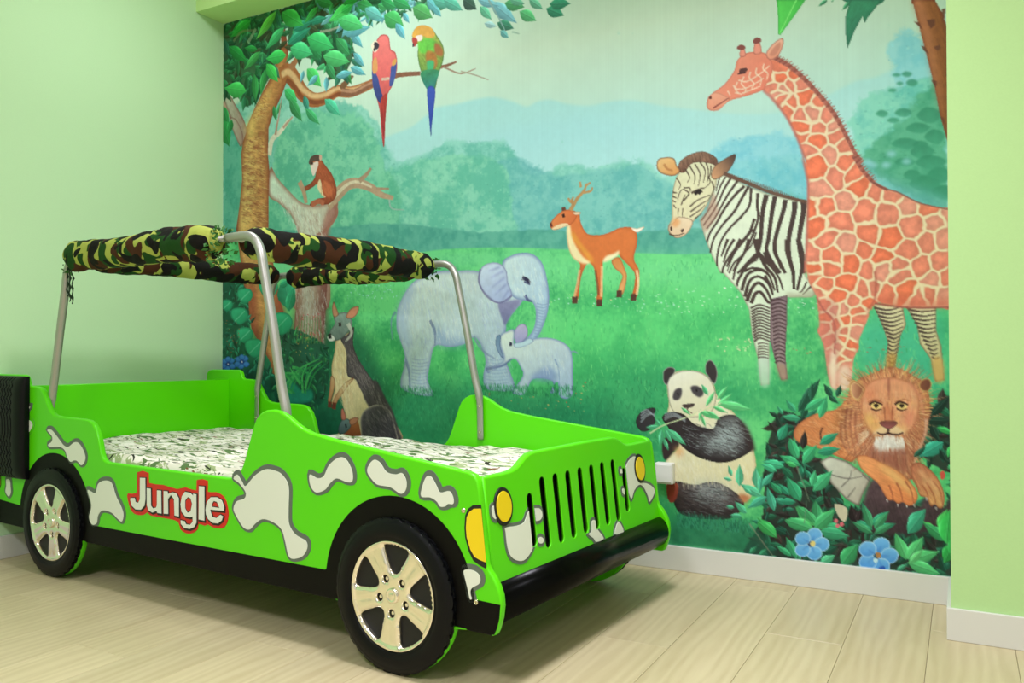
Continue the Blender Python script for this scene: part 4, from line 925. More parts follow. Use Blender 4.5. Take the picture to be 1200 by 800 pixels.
('S',[2813,1353,2824,1417],21.8,'4a3a34',11.4,1.0,0.0),
('S',[2761,1543,2781,1487,2820,1469,2859,1487,2882,1547],12.9,'4a3a34',6.7,1.0,0.0),
('S',[2773,1567,2789,1512,2820,1493,2855,1515,2876,1564],12.8,'4a3a34',6.7,1.0,0.0),
('S',[2780,1584,2800,1536,2824,1517,2851,1542,2870,1586],14.7,'4a3a34',7.6,1.0,0.0),
('S',[2796,1592,2812,1557,2832,1553,2855,1586,2866,1594],14.6,'4a3a34',7.6,1.0,0.0),
('S',[2847,1490,2867,1531,2876,1563],10.8,'4a3a34',5.6,1.0,0.0),
('S',[2995,1520,2980,1551,2969,1558],7.0,'4a3a34',3.6,1.0,0.0),
('S',[3010,1537,2980,1566],6.9,'4a3a34',3.6,1.0,0.0),
('S',[2844,1403,2867,1452,2897,1501,2912,1548],10.8,'4a3a34',5.7,1.0,0.0),
('S',[2794,1611,2827,1599,2865,1613],8.3,'4a3a34',5.1,0.9,0.0),
('S',[2796,1623,2827,1611,2864,1624],8.3,'4a3a34',5.1,0.9,0.0),
('S',[2797,1634,2827,1622,2864,1635],8.2,'4a3a34',5.1,0.9,0.0),
('S',[2798,1645,2827,1633,2864,1646],8.2,'4a3a34',5.1,0.9,0.0),
('S',[2799,1656,2827,1644,2864,1658],8.2,'4a3a34',5.1,0.9,0.0),
('S',[2800,1667,2827,1655,2864,1669],8.2,'4a3a34',5.1,0.9,0.0),
('S',[2801,1679,2827,1666,2864,1680],8.2,'4a3a34',5.1,0.9,0.0),
('S',[2802,1690,2827,1677,2864,1691],8.2,'4a3a34',5.1,0.9,0.0),
('S',[2803,1701,2827,1689,2864,1702],8.2,'4a3a34',5.1,0.9,0.0),
('S',[2805,1712,2827,1700,2864,1713],8.2,'4a3a34',5.1,0.9,0.0),
('S',[2806,1723,2827,1711,2864,1724],8.2,'4a3a34',5.1,0.9,0.0),
('S',[2807,1735,2827,1722,2864,1735],8.2,'4a3a34',5.1,0.9,0.0),
('S',[2819,1744,2838,1741,2859,1746],6.3,'4a3a34',3.2,0.8,0.0),
('S',[2819,1755,2838,1752,2859,1756],6.3,'4a3a34',3.2,0.8,0.0),
('S',[2819,1765,2838,1762,2859,1767],6.3,'4a3a34',3.2,0.8,0.0),
('S',[2819,1775,2838,1772,2859,1777],6.3,'4a3a34',3.2,0.8,0.0),
('S',[2819,1786,2838,1783,2859,1787],6.3,'4a3a34',3.2,0.8,0.0),
('S',[2819,1796,2838,1793,2859,1798],6.3,'4a3a34',3.2,0.8,0.0),
('P',[2927,1573,3009,1577,3026,1570,3009,1552,2965,1562,2927,1557],'a8a888',None,90,None,12.3,0.03,1,6.2,0.6,None),
('P',[2603,1266,2623,1235,2656,1165,2669,1212,2676,1246,2636,1301,2623,1314],'b07c68',None,90,None,13.3,0.03,1,6.6,0.55,None),
('P',[2495,1143,2509,1091,2529,1066,2570,1037,2624,1023,2670,1062,2670,1107,2660,1152,2630,1209,2603,1246,2576,1271,2556,1309,2528,1327,2501,1325,2477,1300,2477,1276,2491,1251,2491,1197],'dfe0b8','e6dcb0',90,'8a7a5c',10.2,0.04,1,0.0,1.0,None),
('P',[2501,1265,2515,1246,2563,1256,2576,1274,2556,1309,2528,1327,2501,1325,2479,1300,2479,1277],'f0dcb8','e8c8a0',90,'6a5040',8.5,0.03,1,0.0,1.0,None),
('P',[2494,1258,2511,1249,2525,1267,2508,1285,2491,1277],'f0a868',None,90,None,13.6,0.03,1,6.8,0.8,None),
('P',[2484,1284,2491,1281,2493,1298,2486,1297],'4a3028',None,90,None,13.7,0.03,1,0.0,1.0,None),
('P',[2528,1297,2539,1294,2535,1307,2528,1306],'4a3028',None,90,None,13.5,0.03,1,0.0,1.0,None),
('S',[2480,1310,2508,1319,2542,1311],6.8,'5a4438',3.4,1.0,0.0),
('P',[2519,1065,2523,1032,2557,1009,2604,1000,2637,1009,2670,1035,2670,1065,2650,1053,2611,1042,2570,1044,2543,1074],'8a6a54','6a4a3a',90,'5a3c30',6.8,0.1,1,0.0,1.0,(80,7.0,0.35)),
('P',[2429,1035,2439,1009,2474,1006,2502,1016,2512,1044,2526,1066,2502,1083,2467,1076,2439,1060],'e8c080','d89858',60,'5f4434',10.4,0.04,1,0.0,1.0,None),
('S',[2460,1032,2474,1053,2495,1062],10.3,'a86a3c',6.9,0.6,0.0),
('P',[2647,1098,2657,1067,2683,1047,2738,1025,2735,1056,2709,1092,2676,1111,2657,1113],'e0a878','4a3830',-30,'4a382c',8.2,0.05,1,0.0,1.0,None),
('S',[2546,1061,2563,1096,2553,1115],5.6,'4a3c30',2.5,0.9,0.0),
('S',[2563,1050,2584,1092,2580,1125],5.5,'4a3c30',2.5,0.9,0.0),
('S',[2584,1045,2604,1087,2597,1133],5.5,'4a3c30',2.5,0.9,0.0),
('S',[2604,1041,2624,1076,2617,1122],5.5,'4a3c30',2.5,0.9,0.0),
('S',[2627,1044,2637,1078,2634,1110],5.5,'4a3c30',2.5,0.9,0.0),
('S',[2647,1059,2644,1092,2630,1123],5.4,'4a3c30',2.5,0.9,0.0),
('S',[2570,1157,2597,1146,2623,1142],9.2,'4a3c30',4.2,0.9,0.0),
('S',[2583,1165,2603,1157,2615,1156],9.2,'4a3c30',4.2,0.9,0.0),
('S',[2536,1187,2553,1169,2560,1156,2536,1140,2522,1153,2515,1179],6.5,'4a3c30',3.0,0.9,0.0),
('S',[2539,1134,2563,1136,2566,1153],6.5,'4a3c30',3.0,0.9,0.0),
('S',[2529,1200,2539,1174,2546,1161],5.6,'4a3c30',2.5,0.9,0.0),
('S',[2563,1210,2597,1186,2643,1171],6.5,'4a3c30',2.9,0.9,0.0),
('S',[2566,1230,2603,1206,2637,1190],6.5,'4a3c30',2.9,0.9,0.0),
('S',[2563,1250,2603,1226,2623,1208],5.5,'4a3c30',2.5,0.9,0.0),
('S',[2583,1258,2610,1240],5.5,'4a3c30',2.5,0.9,0.0),
('S',[2495,1147,2512,1152],7.5,'4a3c30',3.4,0.9,0.0),
('S',[2495,1163,2512,1172],7.5,'4a3c30',3.4,0.9,0.0),
('S',[2494,1180,2508,1188],6.6,'4a3c30',3.0,0.9,0.0),
('S',[2498,1197,2508,1212],5.6,'4a3c30',2.6,0.9,0.0),
('S',[2518,1213,2515,1239],4.7,'4a3c30',2.1,0.9,0.0),
('S',[2536,1214,2532,1247],4.6,'4a3c30',2.1,0.9,0.0),
('S',[2509,1091,2526,1119,2519,1139],4.7,'4a3c30',2.1,0.9,0.0),
('S',[2650,1119,2657,1152,2637,1190],5.4,'4a3c30',2.5,0.9,0.0),
('S',[2637,1097,2643,1124,2623,1142],5.4,'4a3c30',2.5,0.9,0.0),
('S',[2583,1162,2597,1152,2607,1155,2598,1163],10.0,'241c18',10.0,1.0,0.0),
('S',[2696,1094,2773,1134,2861,1179,2952,1215,2997,1228],14.7,'6a5040',9.8,1.0,0.0),
('S',[2699,1104,2703,1090],5.9,'6a4a3c',2.3,0.8,0.0),
('S',[2706,1107,2710,1093],5.8,'6a4a3c',2.3,0.8,0.0),
('S',[2713,1109,2717,1096],5.8,'6a4a3c',2.3,0.8,0.0),
('S',[2720,1112,2724,1099],5.8,'6a4a3c',2.3,0.8,0.0),
('S',[2726,1115,2730,1101],5.8,'6a4a3c',2.3,0.8,0.0),
('S',[2733,1118,2737,1104],5.8,'6a4a3c',2.3,0.8,0.0),
('S',[2740,1120,2744,1107],5.8,'6a4a3c',2.3,0.8,0.0),
('S',[2746,1123,2750,1110],5.8,'6a4a3c',2.3,0.8,0.0),
('S',[2753,1126,2757,1113],5.8,'6a4a3c',2.2,0.8,0.0),
('S',[2760,1128,2764,1115],5.8,'6a4a3c',2.2,0.8,0.0),
('S',[2766,1131,2770,1118],5.8,'6a4a3c',2.2,0.8,0.0),
('S',[2773,1134,2777,1121],5.8,'6a4a3c',2.2,0.8,0.0),
('S',[2780,1137,2784,1124],5.7,'6a4a3c',2.2,0.8,0.0),
('S',[2786,1139,2790,1127],5.7,'6a4a3c',2.2,0.8,0.0),
('S',[2793,1142,2797,1129],5.7,'6a4a3c',2.2,0.8,0.0),
('S',[2799,1145,2803,1132],5.7,'6a4a3c',2.2,0.8,0.0),
('S',[2806,1147,2810,1135],5.7,'6a4a3c',2.2,0.8,0.0),
('S',[2813,1150,2816,1138],5.7,'6a4a3c',2.2,0.8,0.0),
('S',[2819,1153,2823,1140],5.7,'6a4a3c',2.2,0.8,0.0),
('S',[2826,1155,2829,1143],5.7,'6a4a3c',2.2,0.8,0.0),
('S',[2832,1158,2836,1146],5.7,'6a4a3c',2.2,0.8,0.0),
('S',[2839,1160,2842,1149],5.7,'6a4a3c',2.2,0.8,0.0),
('S',[2845,1163,2849,1151],5.7,'6a4a3c',2.2,0.8,0.0),
('S',[2852,1166,2855,1154],5.7,'6a4a3c',2.2,0.8,0.0),
('S',[2858,1169,2862,1158],5.6,'6a4a3c',2.2,0.8,0.0),
('S',[2864,1173,2868,1161],5.6,'6a4a3c',2.2,0.8,0.0),
('S',[2871,1176,2875,1165],5.6,'6a4a3c',2.2,0.8,0.0),
('S',[2877,1179,2881,1168],5.6,'6a4a3c',2.2,0.8,0.0),
('S',[2884,1182,2887,1171],5.6,'6a4a3c',2.2,0.8,0.0),
('S',[2890,1186,2894,1175],5.6,'6a4a3c',2.2,0.8,0.0),
('S',[2896,1189,2900,1178],5.6,'6a4a3c',2.2,0.8,0.0),
('S',[2903,1192,2907,1181],5.6,'6a4a3c',2.2,0.8,0.0),
('S',[2909,1196,2913,1185],5.6,'6a4a3c',2.2,0.8,0.0),
('S',[2916,1199,2919,1188],5.6,'6a4a3c',2.2,0.8,0.0),
('S',[2922,1202,2926,1191],5.6,'6a4a3c',2.2,0.8,0.0),
('S',[2928,1205,2932,1195],5.6,'6a4a3c',2.2,0.8,0.0),
('S',[2934,1208,2938,1198],5.5,'6a4a3c',2.2,0.8,0.0),
('S',[2941,1212,2944,1201],5.5,'6a4a3c',2.2,0.8,0.0),
('S',[2947,1215,2951,1205],5.5,'6a4a3c',2.1,0.8,0.0),
('S',[2953,1218,2957,1208],5.5,'6a4a3c',2.1,0.8,0.0),
('S',[2960,1221,2963,1211],5.5,'6a4a3c',2.1,0.8,0.0),
('S',[2966,1224,2969,1214],5.5,'6a4a3c',2.1,0.8,0.0),
('S',[2972,1228,2976,1218],5.5,'6a4a3c',2.1,0.8,0.0),
('S',[2978,1231,2982,1221],5.5,'6a4a3c',2.1,0.8,0.0),
('S',[2984,1234,2988,1224],5.5,'6a4a3c',2.1,0.8,0.0),
('S',[2991,1237,2994,1227],5.5,'6a4a3c',2.1,0.8,0.0),
('P',[2844,798,2780,812,2719,820,2677,849,2639,843,2632,818,2643,788,2699,754,2737,708,2750,669,2788,648,2811,652,2848,659,2874,687,2900,695,2952,737,3002,799,3064,881,3100,945,3136,1021,3177,1110,3156,1085,3178,1130,3211,1175,3250,1203,3298,1223,3367,1267,3424,1285,3464,1302,3474,1397,3473,1512,3460,1626,3415,1624,3317,1622,3222,1605,3194,1672,3170,1731,3169,1762,3152,1799,3137,1898,3084,1906,3066,1861,3052,1753,3031,1699,3038,1676,3028,1576,3002,1521,2988,1442,2989,1489,2996,1365,2999,1241,3000,1154,2983,1065,2959,999,3000,1103,2975,1021,2950,958,2925,907,2880,840],'f0dcb4','f0dcae',90,'c8705c',15.8,0.02,1,0.0,1.0,None),
('V',[2844,798,2780,812,2719,820,2677,849,2639,843,2632,818,2643,788,2699,754,2737,708,2750,669,2788,648,2811,652,2848,659,2874,687,2900,695,2952,737,3002,799,3064,881,3100,945,3136,1021,3177,1110,3156,1085,3178,1130,3211,1175,3250,1203,3298,1223,3367,1267,3424,1285,3464,1302,3474,1397,3473,1512,3460,1626,3415,1624,3317,1622,3222,1605,3194,1672,3170,1731,3169,1762,3152,1799,3137,1898,3084,1906,3066,1861,3052,1753,3031,1699,3038,1676,3028,1576,3002,1521,2988,1442,2989,1489,2996,1365,2999,1241,3000,1154,2983,1065,2959,999,3000,1103,2975,1021,2950,958,2925,907,2880,840],[2910,730,2900,769,2932,794,2964,786,2906,811,2938,862,2980,842,2906,848,2970,907,3014,897,3033,870,2966,950,3032,959,3060,920,3082,955,2966,993,3026,1011,3094,996,2994,1050,3075,1066,3130,1085,3025,1099,2867,764,2873,799,2893,829,2925,887,2942,756,3136,1040,3093,1142,3047,1193,3170,1144,3178,1190,3239,1214,3282,1230,3127,1240,3058,1255,3017,1261,3194,1282,3265,1291,3332,1270,3398,1284,3031,1318,3109,1318,3343,1341,3418,1336,3194,1357,3265,1377,3063,1370,3016,1416,3123,1392,3177,1407,3240,1435,3318,1425,3392,1398,3443,1389,3077,1429,3140,1457,3365,1478,3430,1464,3449,1315,3068,1474,3010,1478,3193,1481,3296,1480,3242,1489,3010,1498,3125,1530,3178,1551,3304,1504,3406,1531,3253,1565,3321,1567,3396,1581,3363,1591,3441,1590,3053,1538,3093,1582,3146,1595,3212,1545,3118,1621,3160,1626,3131,1659,3170,1664,3128,1701,3156,1709,3117,1731,3141,1746,3127,1777,3123,1822,3102,1754,3053,1600,3064,1646,3052,1692,3074,1731,3081,1784,3106,1799,3195,1597,3454,1525,3039,1561,3085,1624,3106,1678],7.3,['ee8462','e98c70','f07c55','e89a80','ec8a6c'],'f0e0b8'),
('P',[3039,1584,3096,1601,3092,1799,3080,1899,3066,1861,3052,1753,3032,1699,3038,1676,3028,1576],'c07068',None,90,None,12.0,0.03,1,9.0,0.4,None),
('P',[3084,1799,3096,1677,3106,1678,3094,1898,3084,1899],'b86a60',None,90,None,11.8,0.03,1,5.9,0.35,None),
('P',[3074,1784,3092,1784,3092,1898,3077,1899],'f8e8c8',None,90,None,11.9,0.03,1,5.9,0.8,None),
('P',[3102,1830,3141,1830,3137,1905,3102,1906],'ecdcc0',None,90,None,11.8,0.03,1,8.8,0.8,None),
('P',[3222,1601,3317,1619,3456,1625,3457,1601,3370,1595,3236,1583],'d86a50',None,90,None,11.5,0.03,1,11.5,0.55,None),
('S',[3222,1493,3226,1538,3219,1597,3195,1627],8.6,'b05848',4.3,0.7,2.9),
('S',[3028,1576,3053,1623,3085,1662,3091,1715,3087,1784],7.5,'a85850',6.0,0.6,0.0),
('S',[3222,1605,3317,1622,3460,1626],5.7,'a05048',5.7,0.8,0.0),
('S',[2844,798,2880,840,2925,907,2950,958,2975,1021,3000,1103,2983,1065,3000,1154,3001,1241,2996,1365,2989,1489],9.5,'b86458',7.9,0.7,3.2),
('P',[2844,798,2780,812,2719,820,2677,849,2639,843,2632,818,2643,788,2699,754,2737,708,2750,669,2788,648,2848,659,2874,691,2880,725,2867,764,2854,782],'ec9678','e88468',30,'c87058',9.5,0.03,1,0.0,1.0,None),
('S',[2750,752,2740,778,2757,798],5.5,'f4d8b8',3.9,0.9,0.0),
('S',[2774,735,2764,761,2780,784,2774,800],5.5,'f4d8b8',3.8,0.9,0.0),
('S',[2798,722,2794,745,2811,769,2801,787],5.4,'f4d8b8',3.8,0.9,0.0),
('S',[2821,712,2818,732,2837,752,2834,779],5.4,'f4d8b8',3.8,0.9,0.0),
('S',[2848,700,2844,719,2861,739,2857,762],5.4,'f4d8b8',3.8,0.9,0.0),
('S',[2712,781,2722,800],5.5,'f4d8b8',3.9,0.9,0.0),
('S',[2733,763,2746,779,2780,781,2814,769,2847,754],5.5,'f4d8b8',3.9,0.9,0.0),
('S',[2753,746,2781,757,2814,745,2847,727,2867,710],5.5,'f4d8b8',3.9,0.9,0.0),
('S',[2767,799,2801,791,2834,782],5.5,'f4d8b8',3.9,0.9,0.0),
('S',[2740,792,2767,802],5.5,'f4d8b8',3.9,0.9,0.0),
('P',[2643,788,2671,781,2712,805,2719,816,2677,847,2639,841,2634,818],'eea888','e89878',90,'c07860',6.6,0.03,1,0.0,1.0,None),
('S',[2656,839,2684,825,2716,809],6.6,'8a4038',3.3,1.0,0.0),
('S',[2641,798,2651,797],9.9,'6a3028',9.9,1.0,0.0),
('P',[2755,720,2760,705,2781,705,2787,713,2777,723,2760,726],'5a3430',None,90,None,12.9,0.03,1,0.0,1.0,None),
('S',[2750,723,2781,724],6.4,'3a2020',3.2,1.0,0.0),
('P',[2858,678,2858,657,2881,631,2914,617,2917,644,2900,678,2874,691],'f4c0a0','e89878',90,'9a5048',7.9,0.03,1,0.0,1.0,None),
('P',[2868,672,2881,648,2907,629,2904,655,2887,676],'c88068',None,90,None,12.6,0.03,1,3.1,0.7,None),
('P',[2757,650,2764,627,2774,629,2781,657,2764,661],'ec9880',None,90,'a85848',6.4,0.03,1,0.0,1.0,None),
('P',[2811,656,2815,615,2833,619,2838,657],'ec9880',None,90,'a85848',6.4,0.03,1,0.0,1.0,None),
('P',[2747,624,2758,614,2774,618,2780,630,2764,634],'8a4a40',None,90,None,12.9,0.03,1,0.0,1.0,None),
('P',[2808,607,2818,598,2834,602,2838,615,2825,621,2811,617],'8a4a40',None,90,None,12.7,0.03,1,0.0,1.0,None),
('S',[2890,687,2932,717,2989,777,3052,859,3094,924,3130,1001,3177,1110,3156,1079,3184,1130,3222,1182,3266,1212],14.0,'9a5848',9.4,1.0,0.0),
('S',[2884,692,2906,677],7.5,'a86050',2.2,0.9,0.0),
('S',[2889,695,2910,683],7.5,'8a4c40',2.2,0.9,0.0),
('S',[2894,699,2915,690],7.5,'b87060',2.2,0.9,0.0),
('S',[2898,702,2920,687],7.5,'a86050',2.2,0.9,0.0),
('S',[2903,706,2924,693],7.5,'8a4c40',2.2,0.9,0.0),
('S',[2908,709,2929,700],7.5,'b87060',2.2,0.9,0.0),
('S',[2912,712,2934,697],7.5,'a86050',2.2,0.9,0.0),
('S',[2917,716,2938,704],7.4,'8a4c40',2.2,0.9,0.0),
('S',[2922,719,2943,710],7.4,'b87060',2.2,0.9,0.0),
('S',[2926,723,2948,707],7.4,'a86050',2.2,0.9,0.0),
('S',[2933,729,2954,717],7.4,'8a4c40',2.2,0.9,0.0),
('S',[2939,736,2960,727],7.4,'b87060',2.2,0.9,0.0),
('S',[2945,743,2967,727],7.4,'a86050',2.2,0.9,0.0),
('S',[2952,749,2973,737],7.4,'8a4c40',2.2,0.9,0.0),
('S',[2958,756,2979,747],7.4,'b87060',2.1,0.9,0.0),
('S',[2965,762,2986,747],7.4,'a86050',2.1,0.9,0.0),
('S',[2971,769,2992,757],7.3,'8a4c40',2.1,0.9,0.0),
('S',[2977,776,2998,766],7.3,'b87060',2.1,0.9,0.0),
('S',[2983,782,3004,767],7.3,'a86050',2.1,0.9,0.0),
('S',[2990,791,3011,779],7.3,'8a4c40',2.1,0.9,0.0),
('S',[2997,801,3018,791],7.3,'b87060',2.1,0.9,0.0),
('S',[3004,810,3025,794],7.3,'a86050',2.1,0.9,0.0),
('S',[3011,819,3032,807],7.3,'8a4c40',2.1,0.9,0.0),
('S',[3018,828,3039,819],7.3,'b87060',2.1,0.9,0.0),
('S',[3025,837,3046,822],7.2,'a86050',2.1,0.9,0.0),
('S',[3032,846,3053,834],7.2,'8a4c40',2.1,0.9,0.0),
('S',[3039,856,3059,846],7.2,'b87060',2.1,0.9,0.0),
('S',[3046,865,3066,849],7.2,'a86050',2.1,0.9,0.0),
('S',[3050,872,3071,859],7.2,'8a4c40',2.1,0.9,0.0),
('S',[3055,879,3076,870],7.2,'b87060',2.1,0.9,0.0),
('S',[3060,886,3080,871],7.2,'a86050',2.1,0.9,0.0),
('S',[3065,894,3085,881],7.2,'8a4c40',2.1,0.9,0.0),
('S',[3070,901,3090,892],7.2,'b87060',2.1,0.9,0.0),
('S',[3074,908,3095,893],7.2,'a86050',2.1,0.9,0.0),
('S',[3079,915,3099,903],7.2,'8a4c40',2.1,0.9,0.0),
('S',[3084,923,3104,913],7.1,'b87060',2.1,0.9,0.0),
('S',[3088,930,3109,914],7.1,'a86050',2.1,0.9,0.0),
('S',[3092,938,3113,926],7.1,'8a4c40',2.1,0.9,0.0),
('S',[3096,947,3117,937],7.1,'b87060',2.1,0.9,0.0),
('S',[3101,955,3121,940],7.1,'a86050',2.1,0.9,0.0),
('S',[3105,964,3125,951],7.1,'8a4c40',2.1,0.9,0.0),
('S',[3109,972,3129,963],7.1,'b87060',2.1,0.9,0.0),
('S',[3113,981,3133,965],7.1,'a86050',2.1,0.9,0.0),
('S',[3117,989,3136,977],7.1,'8a4c40',2.1,0.9,0.0),
('S',[3120,998,3140,988],7.1,'b87060',2.1,0.9,0.0),
('S',[3124,1006,3144,990],7.1,'a86050',2.1,0.9,0.0),
('S',[3130,1018,3150,1006],7.1,'8a4c40',2.1,0.9,0.0),
('S',[3135,1031,3155,1021],7.1,'b87060',2.1,0.9,0.0),
('S',[3140,1043,3160,1027],7.0,'a86050',2.1,0.9,0.0),
('S',[3146,1055,3165,1042],7.0,'8a4c40',2.1,0.9,0.0),
('S',[3151,1067,3171,1057],7.0,'b87060',2.0,0.9,0.0),
('S',[3156,1079,3176,1063],7.0,'a86050',2.0,0.9,0.0),
('S',[3161,1091,3181,1078],7.0,'8a4c40',2.0,0.9,0.0),
('S',[3167,1103,3186,1093],7.0,'b87060',2.0,0.9,0.0),
('S',[3172,1115,3191,1099],7.0,'a86050',2.0,0.9,0.0),
('S',[3169,1112,3189,1099],7.0,'8a4c40',2.0,0.9,0.0),
('S',[3167,1108,3187,1098],7.0,'b87060',2.0,0.9,0.0),
('S',[3165,1105,3184,1089],7.0,'a86050',2.0,0.9,0.0),
('S',[3162,1101,3182,1089],7.0,'8a4c40',2.0,0.9,0.0),
('S',[3160,1098,3180,1088],7.0,'b87060',2.0,0.9,0.0),
('S',[3158,1094,3177,1079],7.0,'a86050',2.0,0.9,0.0),
('S',[3155,1091,3175,1078],7.0,'8a4c40',2.0,0.9,0.0),
('S',[3153,1088,3173,1078],7.0,'b87060',2.0,0.9,0.0),
('S',[3151,1084,3170,1068],7.0,'a86050',2.0,0.9,0.0),
('S',[3154,1090,3173,1077],7.0,'8a4c40',2.0,0.9,0.0),
('S',[3157,1096,3176,1086],7.0,'b87060',2.0,0.9,0.0),
('S',[3160,1101,3180,1085],7.0,'a86050',2.0,0.9,0.0),
('S',[3163,1107,3183,1094],7.0,'8a4c40',2.0,0.9,0.0),
('S',[3166,1113,3186,1103],7.0,'b87060',2.0,0.9,0.0),
('S',[3169,1119,3189,1103],7.0,'a86050',2.0,0.9,0.0),
('S',[3172,1124,3192,1111],7.0,'8a4c40',2.0,0.9,0.0),
('S',[3175,1130,3195,1120],7.0,'b87060',2.0,0.9,0.0),
('S',[3178,1136,3198,1120],7.0,'a86050',2.0,0.9,0.0),
('S',[3183,1141,3202,1128],7.0,'8a4c40',2.0,0.9,0.0),
('S',[3187,1147,3206,1137],7.0,'b87060',2.0,0.9,0.0),
('S',[3191,1153,3211,1137],7.0,'a86050',2.0,0.9,0.0),
('S',[3195,1159,3215,1146],6.9,'8a4c40',2.0,0.9,0.0),
('S',[3200,1165,3219,1155],6.9,'b87060',2.0,0.9,0.0),
('S',[3204,1171,3223,1154],6.9,'a86050',2.0,0.9,0.0),
('S',[3208,1176,3228,1163],6.9,'8a4c40',2.0,0.9,0.0),
('S',[3213,1182,3232,1172],6.9,'b87060',2.0,0.9,0.0),
('S',[3211,1175,3250,1203,3298,1223,3367,1267,3459,1298],5.2,'7a4840',4.3,0.7,0.0),
('P',[3275,-141,3368,-111,3418,593,3345,578],'b8703c','8a5224',0,'7a3c24',14.3,0.08,0,0.0,1.0,(75,10.0,0.12)),
('P',[3314,36,3162,159,2987,364,2892,470,2998,492,3161,342],'58d858','3fc04c',0,'3aa848',8.5,0.04,1,0.0,1.0,None),
('P',[3328,55,3245,212,3118,455,3137,530,3254,554,3325,381],'3c9a6c','2c7a5c',60,'2a6a50',8.5,0.08,1,0.0,1.0,None),
('L',[3328,55,2959,10],0.3,'3fa860',0),
('L',[3328,55,3107,-165],0.3,'3fa860',0),
('L',[3328,55,3455,470],0.3,'3fa860',0),
('L',[3328,55,3482,245],0.3,'3fa860',0),
('L',[3328,55,3047,222],0.3,'3fa860',0),
('P',[3346,564,3415,578,3437,626,3458,698,3460,834,3456,1017,3456,1079,3447,1053,3429,977,3413,876,3386,747,3365,649],'b8703c','8a5224',0,'7a3c24',14.0,0.08,0,0.0,1.0,(75,10.0,0.12)),
('P',[3348,564,3376,570,3403,688,3424,840,3440,978,3424,927,3402,812,3376,676],'c87f5c',None,90,None,11.2,0.06,1,11.2,0.6,None),
('P',[3390,642,3415,643,3415,665,3403,675],'6a3c28',None,90,None,11.1,0.06,0,0.0,0.85,None),
('P',[3411,739,3430,733,3433,746,3422,753],'6a3c28',None,90,None,11.0,0.06,0,0.0,0.85,None),
('P',[3351,640,3368,647,3379,674,3365,658],'6a3c28',None,90,None,11.2,0.06,0,0.0,0.85,None),
('P',[3373,726,3386,734,3397,761,3381,746],'6a3c28',None,90,None,11.1,0.06,0,0.0,0.85,None),
('P',[3437,614,3448,613,3445,646,3439,657],'6a3c28',None,90,None,10.9,0.06,0,0.0,0.85,None),
('P',[3429,977,3440,985,3445,1016],'6a3c28',None,90,None,10.9,0.06,0,0.0,0.85,None),
('P',[3402,849,3419,855,3418,883],'6a3c28',None,90,None,11.0,0.06,0,0.0,0.85,None),
('P',[3446,838,3457,836,3457,858],'6a3c28',None,90,None,10.9,0.06,0,0.0,0.85,None),
('P',[2894,470,2997,491,2952,549,2907,604,2900,600,2898,511],'5ee05c','48c850',0,'3aa848',9.4,0.04,0,0.0,1.0,None),
('S',[2965,485,2904,600],4.6,'8af07c',3.1,1.0,0.0),
('P',[3148,523,3251,544,3204,599,3195,616,3189,589,3162,636,3138,695,3132,637,3133,578],'3c9a6c','2c7a5c',60,'2a6a50',8.8,0.08,0,0.0,1.0,(-60,8.0,0.1)),
('L',[3072,507,3041,524],0.5,'3fa06c',0),
('L',[3093,511,3084,519],0.5,'3fa06c',0),
('L',[3145,529,3121,556],0.5,'3fa06c',0),
('X','leaves',[2887,2005,2933,1995,2977,2009,3036,2015,2932,2097,2954,2127,3035,2161,3078,2196,3106,2285,3127,2344,3211,2321,3339,2295,3416,2317,3462,2199,3379,2147,3366,2090,3393,1972,3464,1927,3474,2198,3472,2540,2775,2631,2839,2370,2840,2196],420,['12503a','1a4030','3a2a26','1d6b48','2a2622','24785a'],9,'26302a'),
('P',[3176,2324,3218,2216,3339,2310,3378,2263,3429,2302,3461,2242,3473,2341,3338,2397,3190,2398],'5a4448','3a2c30',90,None,11.5,0.2,1,5.8,1.0,(80,8.0,0.2)),
('P',[3035,2168,3071,2147,3128,2163,3205,2217,3177,2279,3166,2318,3127,2299,3099,2271,3071,2242,3064,2205],'d8dcc8','b8b09c',40,'5a5048',12.0,0.06,0,0.0,1.0,None),
('S',[3071,2212,3128,2223,3177,2212],5.9,'5a5450',3.0,0.6,0.0),
('S',[3107,2255,3135,2222,3142,2192],5.9,'5a5450',2.9,0.6,0.0),
('S',[3177,2204,3205,2232],5.8,'5a5450',2.9,0.6,0.0),
('S',[3128,2291,3156,2251],5.8,'5a5450',2.9,0.6,0.0),
('P',[3085,2317,3127,2329,3120,2375,3099,2362],'cfc8a8',None,90,None,11.8,0.05,1,0.0,1.0,None),
('P',[2472,1873,2517,1848,2579,1846,2623,1862,2653,1896,2666,1939,2708,1980,2750,2030,2792,2104,2812,2203,2799,2304,2749,2342,2681,2313,2577,2330,2488,2311,2443,2262,2471,2190,2516,2135,2471,2032,2476,1979,2470,1926],'f4f0d4','ece2ac',60,'c8b884',17.1,0.02,1,0.0,1.0,(60,6.0,0.04)),
('P',[2472,1926,2474,1882,2517,1851,2579,1847,2627,1867,2653,1905,2662,1956,2640,2008,2579,2028,2507,2017,2480,1979],'f4f2dc','e8e0b8',70,'6a6450',8.5,0.02,1,0.0,1.0,None),
('P',[2502,2280,2578,2287,2639,2270,2690,2279,2749,2316,2765,2349,2723,2399,2647,2414,2542,2411,2501,2380,2493,2329],'5a4a48','2c2424',90,'241c1c',16.9,0.1,1,0.0,1.0,(15,8.0,0.25)),
('P',[2578,2287,2664,2274,2724,2310,2681,2347,2595,2338,2560,2315],'b8c8c4',None,90,None,13.3,0.06,1,26.6,0.75,(20,8.0,0.15)),
